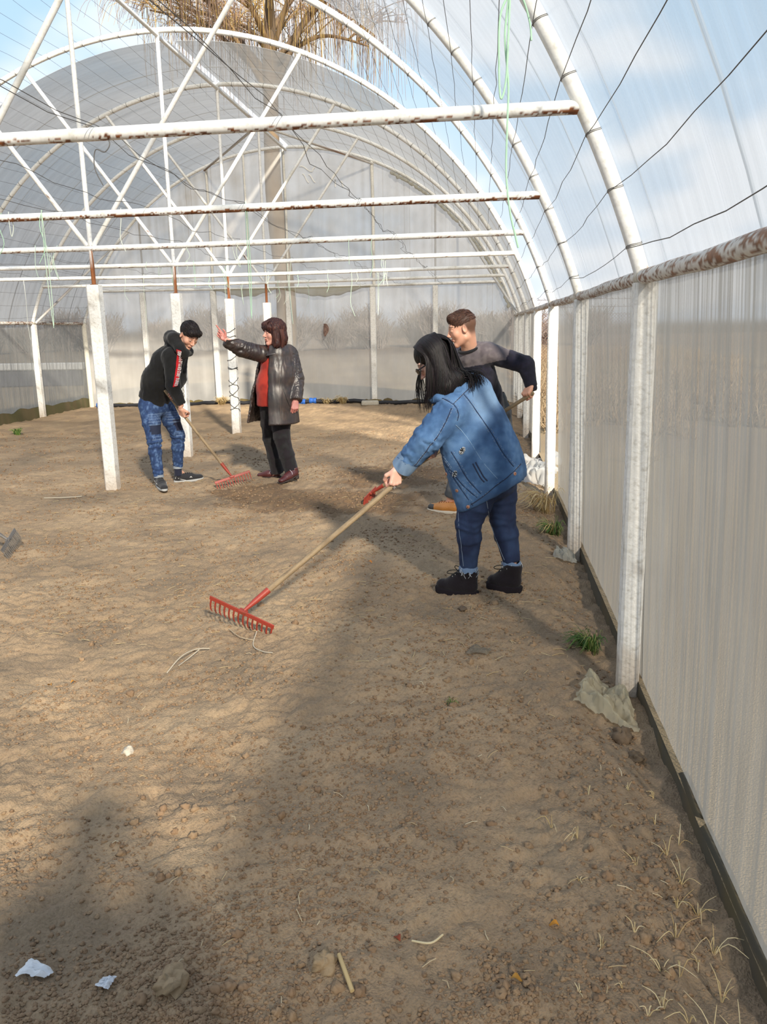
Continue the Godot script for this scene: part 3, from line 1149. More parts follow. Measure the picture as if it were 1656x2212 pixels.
		for z in nz - 1:
			for y in ny - 1:
				var o := (z * ny + y) * nx
				for x in nx - 1:
					var q := o + x
					var c := d[q]
					if c > lim or c < -lim:
						continue
					var m := 0
					if c < 0.0: m += 1
					if d[q + 1] < 0.0: m += 1
					if d[q + sy] < 0.0: m += 1
					if d[q + sy + 1] < 0.0: m += 1
					if d[q + sz] < 0.0: m += 1
					if d[q + sz + 1] < 0.0: m += 1
					if d[q + sz + sy] < 0.0: m += 1
					if d[q + sz + sy + 1] < 0.0: m += 1
					if m == 0 or m == 8:
						continue
					var sum := Vector3.ZERO
					var cnt := 0
					for e in edges:
						var va: float = d[q + off[e[0]]]
						var vb: float = d[q + off[e[1]]]
						if (va < 0.0) != (vb < 0.0):
							sum += cor[e[0]].lerp(cor[e[1]], va / (va - vb))
							cnt += 1
					id[q] = v.size()
					v.append(lo + (Vector3(x, y, z) + sum / cnt) * h)
					cells.append(q)
		var idx := PackedInt32Array()
		for q in cells:
			var c := d[q] < 0.0
			var x := q % nx
			var y := (q / nx) % ny
			var z := q / sz
			if y > 0 and z > 0 and x < nx - 1 and c != (d[q + 1] < 0.0):
				quad(idx, id[q - sy - sz], id[q - sz], id[q], id[q - sy], c)
			if x > 0 and z > 0 and y < ny - 1 and c != (d[q + sy] < 0.0):
				quad(idx, id[q - sz - 1], id[q - 1], id[q], id[q - sz], c)
			if x > 0 and y > 0 and z < nz - 1 and c != (d[q + sz] < 0.0):
				quad(idx, id[q - 1 - sy], id[q - sy], id[q], id[q - 1], c)
		var n := normals(v, idx)
		if disp is Callable:
			fold = disp
			for j in v.size():
				v[j] += n[j] * disp.call(v[j], n[j])
			n = normals(v, idx)
		var s := mb.v.size()
		var fn: bool = col is Callable
		for j in v.size():
			mb.v.append(xf * v[j])
			mb.n.append((xf.basis * n[j]).normalized())
			mb.c.append(col.call(v[j], n[j]) if fn else col)
			mb.u.append(Vector2.ZERO)
		var flip := xf.basis.determinant() < 0.0
		for j in range(0, idx.size(), 3):
			mb.i.append(s + idx[j])
			mb.i.append(s + idx[j + (1 if flip else 2)])
			mb.i.append(s + idx[j + (2 if flip else 1)])

	func quad(idx: PackedInt32Array, a: int, b: int, c: int, e: int, out: bool) -> void:
		if a < 0 or b < 0 or c < 0 or e < 0:
			return
		if out:
			idx.append_array([a, b, c, a, c, e])
		else:
			idx.append_array([a, c, b, a, e, c])

	func normals(v: PackedVector3Array, idx: PackedInt32Array) -> PackedVector3Array:
		var n := PackedVector3Array()
		n.resize(v.size())
		for j in range(0, idx.size(), 3):
			var a := idx[j]
			var b := idx[j + 1]
			var c := idx[j + 2]
			var f := (v[b] - v[a]).cross(v[c] - v[a])
			n[a] += f
			n[b] += f
			n[c] += f
		for j in n.size():
			n[j] = n[j].normalized()
		return n

# ---------------------------------------------------------------- people
# a head in its own axes: z out of the face, y up, x to its left
func head_frame(at: Vector3, face: Vector3, up: Vector3, s: float) -> Transform3D:
	var z := face.normalized()
	var x := up.cross(z).normalized()
	return Transform3D(Basis(x, z.cross(x), z) * s, at)

func add_head(mb: MB, xf: Transform3D, skin: Color, o := {}) -> void:
	var f := Field.new(Vector3(-0.115, -0.20, -0.13), Vector3(0.115, 0.15, 0.14), 0.0036)
	f.ell(Vector3(0, 0.038, -0.014), Vector3(0.075, 0.088, 0.096), 0.01)
	f.ell(Vector3(0, -0.025, 0.028), Vector3(0.062, 0.082, 0.060), 0.03)
	var jw: float = o.get("jaw", 0.046)
	for s in [-1.0, 1.0]:
		f.cap(Vector3(jw * s, -0.062, 0.002), Vector3(0.010 * s, -0.098, 0.064), 0.021, 0.017, 0.02)
		f.ell(Vector3(0.042 * s, -0.022, 0.058), Vector3(0.024, 0.026, 0.022), 0.02)
	f.ell(Vector3(0, -0.098, 0.066), Vector3(0.018, 0.015, 0.015), 0.015)
	f.cap(Vector3(-0.036, 0.030, 0.074), Vector3(0.036, 0.030, 0.074), 0.011, 0.011, 0.02)
	for s in [-1.0, 1.0]:
		f.ell(Vector3(0.032 * s, 0.007, 0.096), Vector3(0.019, 0.012, 0.018), 0.012, Basis(), true)
	f.cap(Vector3(0, 0.020, 0.084), Vector3(0, -0.022, 0.106), 0.0075, 0.0105, 0.012)
	f.ell(Vector3(0, -0.026, 0.108), Vector3(0.0105, 0.009, 0.010), 0.008)
	for s in [-1.0, 1.0]:
		f.ell(Vector3(0.0115 * s, -0.030, 0.097), Vector3(0.0075, 0.0065, 0.010), 0.006)
	var op: float = o.get("mouth", 0.0)
	f.cap(Vector3(-0.021, -0.059, 0.082), Vector3(0, -0.055 + op * 0.3, 0.094), 0.0048, 0.0062, 0.006)
	f.cap(Vector3(0.021, -0.059, 0.082), Vector3(0, -0.055 + op * 0.3, 0.094), 0.0048, 0.0062, 0.006)
	f.cap(Vector3(-0.018, -0.064 - op, 0.081), Vector3(0.018, -0.064 - op, 0.081), 0.0065, 0.0065, 0.006)
	f.ell(Vector3(0, -0.066 - op, 0.090), Vector3(0.012, 0.006, 0.006), 0.006)
	f.cap(Vector3(-0.019, -0.0605 - op * 0.4, 0.098), Vector3(0.019, -0.0605 - op * 0.4, 0.098), 0.0016 + op * 0.4, 0.0016 + op * 0.4, 0.004, Vector3.ZERO, 1.0, true)
	# eyelids closing round the eyes
	for s in [-1.0, 1.0]:
		f.ell(Vector3(0.032 * s, 0.007, 0.079), Vector3(0.0155, 0.0125, 0.011), 0.004)
	# ears
	for s in [-1.0, 1.0]:
		var eb := Basis(Vector3.UP, 0.35 * s)
		f.ell(Vector3(0.078 * s, -0.002, -0.008), Vector3(0.009, 0.031, 0.019), 0.006, eb)
		f.ell(Vector3(0.087 * s, 0.002, -0.002), Vector3(0.006, 0.019, 0.010), 0.004, eb, true)
	var nr: float = o.get("neck", 0.052)
	var nt: Vector3 = xf.affine_inverse() * o.neck_to if o.has("neck_to") else Vector3(0, -0.19, -0.045)
	f.cap(Vector3(0, -0.05, -0.03), nt, nr, nr + 0.006, 0.03)
	var hairc: Color = o.get("hair", lin(30, 22, 18))
	var fade: float = o.get("fade", 0.0)
	var lip := skin.lerp(lin(158, 84, 78), 0.5)
	f.nets(mb, func(p: Vector3, n: Vector3) -> Color:
		var c := skin
		c = c.lerp(lin(196, 120, 100), 0.22 * exp(-pow((absf(p.x) - 0.042) / 0.018, 2.0) - pow((p.y + 0.028) / 0.02, 2.0)) * (1.0 if p.z > 0.03 else 0.0))
		if p.z > 0.076 and absf(p.x) < 0.023 and p.y < -0.050 and p.y > -0.074 - op:
			c = c.lerp(lip, 0.85)
			if absf(p.y + 0.0605 + op * 0.4) < 0.0025 + op * 0.4 and p.z < 0.0925:
				c = lin(110, 58, 52)
		# eyebrows and lash lines
		var bx := absf(p.x)
		if p.z > 0.05 and bx > 0.012 and bx < 0.052 and absf(p.y - (0.031 + 0.006 * sin(bx * 62.0))) < 0.0045:
			c = c.lerp(hairc, 0.8)
		if p.z > 0.06 and bx > 0.014 and bx < 0.050 and absf(p.y - 0.0145) < 0.003:
			c = c.lerp(hairc, 0.55)
		if fade > 0.0 and bx < 0.0845:
			var low := lerpf(-0.085, 0.0, smoothstep(-0.05, 0.0, p.z)) + 0.04 * smoothstep(0.0, 0.04, p.z)
			if p.z < 0.062:
				c = c.lerp(hairc, fade * smoothstep(low, low + 0.06, p.y))
		return c, null, xf)
	# eyes: white, iris and pupil, set in the lids
	for s in [-1.0, 1.0]:
		var at := Vector3(0.032 * s, 0.006, 0.0815)
		mb.ball(xf * at, Vector3(0.0105, 0.0068, 0.0098) * xf.basis.get_scale().x, lin(222, 214, 206), 12, xf.basis.orthonormalized())
		mb.ball(xf * (at + Vector3(o.get("look", 0.0), -0.0012, 0.0068)), Vector3(0.0048, 0.0048, 0.0034) * xf.basis.get_scale().x, lin(38, 25, 20), 10, xf.basis.orthonormalized())

# a hand: wrist at the origin, y along the fingers, x to the thumb side, z out of the back
func add_hand(mb: MB, wrist: Vector3, along: Vector3, thumb: Vector3, left: bool, skin: Color, curls: Array, spread := 0.0, thumb_in := 0.5, s := 1.0) -> void:
	var y := along.normalized()
	var x := (thumb - y * thumb.dot(y)).normalized()
	var z := x.cross(y) if left else y.cross(x)
	# for one of the two hands x, y, z is a mirrored frame; the mesher turns its faces round
	var xf := Transform3D(Basis(x, y, z) * s, wrist)
	var f := Field.new(Vector3(-0.065, -0.05, -0.10), Vector3(0.085, 0.20, 0.04), 0.003)
	f.cap(Vector3(0, -0.022, 0), Vector3(0, 0.01, 0), 0.025, 0.025, 0.012, Vector3(0, 0, 1), 0.72)
	var kx := [0.030, 0.010, -0.011, -0.030]
	var ky := [0.088, 0.092, 0.087, 0.078]
	var ln := [[0.043, 0.026, 0.021], [0.047, 0.030, 0.022], [0.043, 0.027, 0.021], [0.034, 0.020, 0.018]]
	var rr := [0.0095, 0.0098, 0.0093, 0.0083]
	for j in 4:
		f.cap(Vector3(kx[j] * 0.62, 0.012, 0.0), Vector3(kx[j], ky[j], 0.0), 0.015, 0.0125, 0.012)
	f.cap(Vector3(-0.022, 0.02, -0.010), Vector3(-0.028, 0.06, -0.006), 0.014, 0.011, 0.012)
	for j in 4:
		var p := Vector3(kx[j], ky[j], 0.0)
		f.ell(p + Vector3(0, -0.002, 0.006), Vector3(0.009, 0.010, 0.008), 0.006)
		var a := 0.0
		var sx: float = spread * (1.5 - j) * 0.5
		for q in 3:
			a += deg_to_rad(curls[j][q])
			var dir := Vector3(sx, cos(a), -sin(a)).normalized()
			var e: Vector3 = p + dir * ln[j][q]
			f.cap(p, e, rr[j] * (1.0 - 0.07 * q), rr[j] * (0.95 - 0.09 * q), 0.005)
			p = e
	var t0 := Vector3(0.020, 0.018, -0.008)
	var t1 := t0 + Vector3(0.030, 0.026, -0.012 - 0.010 * thumb_in)
	var t2 := t1 + Vector3(0.014 - 0.020 * thumb_in, 0.028, -0.006 - 0.016 * thumb_in)
	var t3 := t2 + Vector3(0.004 - 0.022 * thumb_in, 0.022, -0.004 - 0.010 * thumb_in)
	f.cap(t0, t1, 0.017, 0.0125, 0.012)
	f.cap(t1, t2, 0.0118, 0.0105, 0.006)
	f.cap(t2, t3, 0.0105, 0.0085, 0.005)
	f.nets(mb, func(p: Vector3, n: Vector3) -> Color:
		return skin.lerp(lin(190, 110, 96), 0.25 * smoothstep(0.07, 0.12, p.y) + 0.15 * smoothstep(-0.01, -0.05, p.z)), null, xf)

const GRIP := [[62.0, 74.0, 48.0], [66.0, 78.0, 50.0], [68.0, 80.0, 50.0], [72.0, 80.0, 50.0]]
const LOOSE := [[22.0, 30.0, 18.0], [28.0, 34.0, 20.0], [34.0, 38.0, 22.0], [40.0, 40.0, 24.0]]
const POINTING := [[-12.0, 14.0, 8.0], [58.0, 70.0, 40.0], [66.0, 80.0, 46.0], [70.0, 80.0, 50.0]]

# a hand closed round a rod that passes through grip, coming from wrist
func grip_hand(mb: MB, grip: Vector3, rod: Vector3, wrist: Vector3, left: bool, skin: Color, s := 1.0) -> void:
	var y := (grip - wrist).normalized()
	var x := (rod - y * rod.dot(y)).normalized()
	var z := x.cross(y) if left else y.cross(x)
	add_hand(mb, grip - y * 0.098 * s + z * 0.022 * s, y, x, left, skin, GRIP, 0.0, 1.0, s)

# a bare body under the clothes, from its joints; head and hands are added to the same mesh
func add_body(mb: MB, J: Dictionary, skin: Color, lo: Vector3, hi: Vector3, s := 1.0) -> void:
	var f := Field.new(lo, hi, 0.012)
	f.cap(J.pelvis, J.chest, 0.115 * s, 0.125 * s, 0.06, J.front, 0.72)
	f.cap(J.chest, J.neck, 0.12 * s, 0.052 * s, 0.05, J.front, 0.78)
	f.cap(J.neck, J.head, 0.05 * s, 0.05 * s, 0.03)
	f.cap(J.l_sho, J.r_sho, 0.055 * s, 0.055 * s, 0.05)
	for q in ["l", "r"]:
		f.chain([J[q + "_sho"], J[q + "_elb"], J[q + "_wri"]], [0.050 * s, 0.037 * s, 0.026 * s], 0.03)
		f.chain([J[q + "_hip"], J[q + "_kne"], J[q + "_ank"]], [0.085 * s, 0.052 * s, 0.036 * s], 0.04)
		f.cap(J.pelvis, J[q + "_hip"], 0.10 * s, 0.085 * s, 0.05)
		f.cap(J[q + "_ank"], J[q + "_ank"].lerp(J[q + "_toe"], 0.4) - Vector3(0, 0.035, 0), 0.030 * s, 0.016 * s, 0.01)
	f.nets(mb, skin)

# thread or seam: a thin tube laid on the surface of a field, the path given by points roughly on its near side
func seam(mb: MB, f: Field, from: Vector3, pts: Array, r: float, col: Color, lift := 0.5, dashed := false) -> void:
	var path := []
	var dense := curve(pts, 5)
	for p in dense:
		var dir: Vector3 = (p - from).normalized()
		var q := f.hit_drawn(p - dir * 0.35, p + dir * 0.35, r * lift)
		if (q - (p + dir * 0.35)).length() > 0.01:
			path.append(q)
	if path.size() < 2:
		return
	if dashed:
		for j in range(0, path.size() - 1):
			mb.tube([path[j], path[j].lerp(path[j + 1], 0.6)], r, 4, col)
	else:
		mb.tube(path, r, 5, col, true)

# a shoe in its own axes: z from heel to toe, y up, length l
func shoe(root: Node3D, toe: Vector3, heel: Vector3, o: Dictionary) -> void:
	var d := Vector3(toe.x - heel.x, toe.y - heel.y, toe.z - heel.z)
	var l := d.length()
	var z := d.normalized()
	var x := Vector3.UP.cross(z).normalized()
	var xf := Transform3D(Basis(x, z.cross(x), z), heel)
	var st: float = o.get("sole", 0.02)
	var hh: float = o.get("shaft", 0.09)
	var wd: float = o.get("width", 0.040)
	var f := Field.new(Vector3(-0.075, st - 0.012, -0.04), Vector3(0.075, hh + 0.05, l + 0.03), 0.005)
	var b := st + 0.028
	f.cap(Vector3(0, b, wd), Vector3(0, b, l * 0.5), wd * 0.92, wd * 0.95, 0.02)
	f.cap(Vector3(0, b - 0.002, l * 0.5), Vector3(0, b - 0.008, l - wd * 0.9), wd, wd * 0.86, 0.03, Vector3.UP, o.get("flat", 0.75))
	f.cap(Vector3(0, b + 0.012, l * 0.3), Vector3(0, b + 0.002, l * 0.62), wd * 0.82, wd * 0.62, 0.03)
	f.cap(Vector3(0, b, wd * 1.05), Vector3(0, hh - 0.01, wd * 0.98), wd * 0.92, o.get("ankle", 0.043), 0.02)
	if hh > 0.14:
		f.cap(Vector3(0, hh - 0.01, wd * 1.35), Vector3(0, b + 0.02, l * 0.56), 0.043, 0.036, 0.03)
	f.plane(Vector3(0, st, 0), Vector3(0, -1, 0))
	f.plane(Vector3(0, hh, 0), Vector3(0, 1, -0.12))
	var c: Color = o.col
	var cap_c: Color = o.get("cap", c)
	var mb := MB.new()
	f.nets(mb, func(p: Vector3, n: Vector3) -> Color:
		return cap_c if p.z > l * 0.77 and p.y < st + 0.05 else c, func(p: Vector3, n: Vector3) -> float: return 0.0012 * na.get_noise_3d(p.x * 60.0, p.y * 60.0, p.z * 60.0), xf)
	var up := part(root, o.get("name", "shoe"), mb, o.mat)
	# sole: the foot's outline, a little wider than the upper
	var sm := MB.new()
	var rings := []
	var prof := [[0.0, -0.003], [0.004, 0.003], [st - 0.003, 0.005], [st + 0.003, 0.001]]
	for e in prof:
		var ring := []
		for j in 29:
			var a := TAU * j / 28.0
			var t := 0.5 - 0.5 * cos(a)
			var ww := wd * (0.86 + 0.16 * sin(t * PI)) if t < 0.5 else wd * (1.02 - 0.10 * pow((t - 0.5) * 2.0, 3.0))
			var wide: float = pow(absf(sin(a)), 0.62) * ww * signf(sin(a)) + e[1] * signf(sin(a))
			ring.append(xf * Vector3(wide, e[0] + o.get("rise", 0.0) * smoothstep(0.75, 1.0, t), lerpf(-0.004 - e[1], l + e[1], t)))
		rings.append(ring)
	sm.sheet(rings, o.get("sole_col", lin(30, 28, 28)))
	sm.flat(rings[0].slice(0, 28), -xf.basis.y, o.get("sole_col", lin(30, 28, 28)))
	sm.flat(rings[3].slice(0, 28), xf.basis.y, o.get("sole_col", lin(30, 28, 28)))
	part(up, "sole", sm, M.dull)
	if o.get("heel", 0.0) > 0.0:
		var hb := MB.new()
		hb.lathe(xf * Vector3(0, -o.heel, wd * 0.8), xf.basis, [[0.001, 0.0], [0.030, 0.0], [0.033, 0.006], [0.034, o.heel + 0.01], [0.001, o.heel + 0.012]], 14, lin(52, 40, 38))
		part(up, "heel", hb, M.plain)
	if o.has("lace"):
		var lm := MB.new()
		var n := 5
		for j in n:
			var t := lerpf(0.30, 0.60, j / (n - 1.0))
			var y := 0.0
			var pts := []
			for q in 7:
				var xx := lerpf(-0.028, 0.028, q / 6.0)
				var zz := l * t + 0.006 * (q % 2)
				pts.append(f.hit(Vector3(xx, 0.2, zz), Vector3(xx, 0.0, zz)) + Vector3(0, 0.002, 0))
			for q in 7:
				pts[q] = xf * pts[q]
			lm.tube(pts, 0.0028, 5, o.lace)
		if hh > 0.14:
			for s in [-1.0, 1.0]:
				var lp := []
				for q in 13:
					var a := TAU * q / 12.0
					lp.append(xf * Vector3(0.02 * s + 0.022 * s * (1.0 - cos(a)), hh - 0.012 + 0.012 * sin(a), l * 0.38 + 0.03 * sin(a * 0.5) + 0.02 * (1.0 - cos(a))))
				lm.tube(lp, 0.0026, 5, o.lace)
			for q in 4:
				for s in [-1.0, 1.0]:
					var t := lerpf(0.36, 0.56, q / 3.0)
					var e := f.hit(Vector3(0.026 * s, 0.25, l * t), Vector3(0.026 * s, 0.0, l * t))
					lm.ball(xf * (e + Vector3(0.003 * s, 0.001, 0)), Vector3(0.0032, 0.0032, 0.0032), lin(170, 168, 160), 6)
		part(up, "laces", lm, M.dull)
	if o.has("trim"):
		for q in o.trim:
			for s in [-1.0, 1.0]:
				var tm := MB.new()
				var pts := []
				for e in q[0]:
					var p := f.hit(Vector3(0.09 * s, e.y, e.x * l), Vector3(0, e.y, e.x * l))
					pts.append(xf * (p + Vector3(0.001 * s, 0, 0)))
				tm.tube(pts, q[1], 6, q[2], true, 0.5, xf.basis.x)
				part(up, "trim", tm, M.plain)

func rake(label: String, bar_a: Vector3, bar_b: Vector3, butt: Vector3, tine: Vector3, tines := 14, red := true) -> void:
	var mid := bar_a.lerp(bar_b, 0.5)
	var root := thing("rake", label, "rake", mid, "garden rakes")
	var w := (bar_b - bar_a).normalized()
	var u := (butt - mid).normalized()
	var t := (tine - w * tine.dot(w)).normalized()
	var paint := func(p: Vector3, n: Vector3, _t: float) -> Color:
		var k := na.get_noise_3d(p.x * 25.0, p.y * 25.0, p.z * 25.0)
		return (lin(168, 66, 50) if red else lin(120, 116, 112)).lerp(lin(104, 60, 44) if red else lin(80, 76, 72), smoothstep(0.0, 0.5, k) * 0.75)
	var hm := MB.new()
	var sock := mid + u * 0.16
	var pts := []
	for j in 25:
		var e := sock.lerp(butt, j / 24.0)
		pts.append(e + Vector3(0, -0.006, 0) * sin(PI * j / 24.0))
	hm.tube(pts, 0.0155, 12, func(p, n, tt):
		var g := na.get_noise_3d(p.x * 20.0, p.y * 20.0, p.z * 20.0) + 0.5 * nb.get_noise_3d(p.x * 70.0, p.y * 70.0, p.z * 70.0)
		return lin(160, 139, 108).lerp(lin(126, 107, 82), smoothstep(-0.1, 0.6, g)))
	part(root, "handle", hm, M.wood)
	var sk := MB.new()
	sk.tube([mid + u * 0.02, mid + u * 0.06, mid + u * 0.10, mid + u * 0.19], [0.009, 0.012, 0.0165, 0.0185], 12, paint)
	part(root, "socket", sk, M.red, "red metal socket of the handle" if red else "")
	var bm := MB.new()
	var bas := Basis(w, -t, w.cross(-t))
	bm.box(mid - t * 0.006, Vector3((bar_b - bar_a).length(), 0.026, 0.007), bas, paint, 0.003)
	bm.box(mid + u * 0.012, Vector3(0.05, 0.02, 0.03), bas, paint, 0.004)
	var head := part(root, "rake_head", bm, M.red)
	for j in tines:
		var a := bar_a.lerp(bar_b, (j + 0.35) / (tines - 0.3))
		var e := MB.new()
		var bend := u * 0.014
		e.tube([a, a + t * 0.035, a + t * 0.07 + bend * 0.5, a + t * 0.102 + bend * 1.6], [0.0055, 0.0052, 0.0042, 0.0018], 6, paint)
		part(head, "tine", e, M.red)

func build_people() -> void:
	denim_woman()
	hooded_boy()
	coat_woman()
	sweatshirt_boy()
	photographer()
	rake("long rake in the denim jacket woman's hands, red head lifted off the soil in front",
		Vector3(-1.447, 0.190, -3.99), Vector3(-1.078, 0.062, -3.905), Vector3(-0.25, 0.905, -4.76), Vector3(0.16, -0.95, -0.12))
	rake("rake in the hooded boy's hands, red head tilted in the dark raked soil",
		Vector3(-2.74, 0.045, -7.95), Vector3(-2.42, 0.135, -8.15), Vector3(-3.20, 1.01, -7.94), Vector3(0.12, -0.9, 0.35))
	rake("rake in the sweatshirt boy's hands, mostly hidden behind the denim jacket woman",
		Vector3(-1.06, 0.065, -7.12), Vector3(-1.00, 0.10, -7.50), Vector3(0.40, 1.073, -6.48), Vector3(-0.2, -0.9, 0.1))
	rake("grey rake head with dark tines at the far left edge of the picture",
		Vector3(-3.40, 0.075, -5.20), Vector3(-3.53, 0.135, -5.60), Vector3(-4.6, 1.05, -5.15), Vector3(0.5, -0.85, 0.2), 14, false)

func cloth_fold(p: Vector3, s: float, a: float) -> float:
	var f := na.get_noise_3d(p.x * s, p.y * s * 0.6, p.z * s)
	return a * (1.0 - 2.2 * absf(f)) + a * 0.4 * nb.get_noise_3d(p.x * s * 3.0, p.y * s * 3.0, p.z * s * 3.0)

func lock(mb: MB, pts: Array, r: float, col: Color, tip := 0.25, f: Field = null) -> void:
	var c := curve(pts, 5)
	if f != null:
		for j in c.size():
			var q: Vector3 = c[j]
			if (q - f.lo).x > 0.01 and (q - f.lo).y > 0.01 and (q - f.lo).z > 0.01 and q.x < f.lo.x + (f.nx - 2) * f.h and q.y < f.lo.y + (f.ny - 2) * f.h and q.z < f.lo.z + (f.nz - 2) * f.h:
				for k in 3:
					var e := f.at(c[j])
					if e < 0.0015:
						c[j] += f.normal(c[j]) * (0.002 - e)
	var rad := []
	for j in c.size():
		var t := float(j) / (c.size() - 1)
		rad.append(r * lerpf(1.0, tip, t * t))
	mb.tube(c, rad, 5, col, true)

# short strands combed along the surface of a cap of hair, in the head's own axes
func short_hair(f: Field, hx: Transform3D, n: int, length: float, comb: Vector3, cols: Array, lift := 0.004) -> MB:
	var mb := MB.new()
	var c := Vector3(0, 0.035, -0.01)
	for j in n:
		var a := rng.randf() * TAU
		var y := rng.randf_range(-0.25, 1.0)
		var d := Vector3(cos(a) * sqrt(1.0 - y * y), y, sin(a) * sqrt(1.0 - y * y))
		var p := f.hit(c + d * 0.20, c)
		if (p - c).length() < 0.03:
			continue
		var nn := f.normal(p)
		var t := comb + Vector3(rng.randf_range(-0.35, 0.35), 0, rng.randf_range(-0.2, 0.2)) + Vector3(0, -0.7, 0) * (1.0 - maxf(0.0, d.y))
		t = (t - nn * t.dot(nn)).normalized()
		var l := length * rng.randf_range(0.6, 1.2)
		var q := p + t * l * 0.5
		var e := p + t * l
		q += f.normal(q) * (lift * 0.6 - f.at(q))
		e += f.normal(e) * (lift - f.at(e))
		mb.tube([hx * p, hx * q, hx * e], [0.0022, 0.002, 0.0008], 4, cols[0].lerp(cols[1], rng.randf()), false)
	return mb

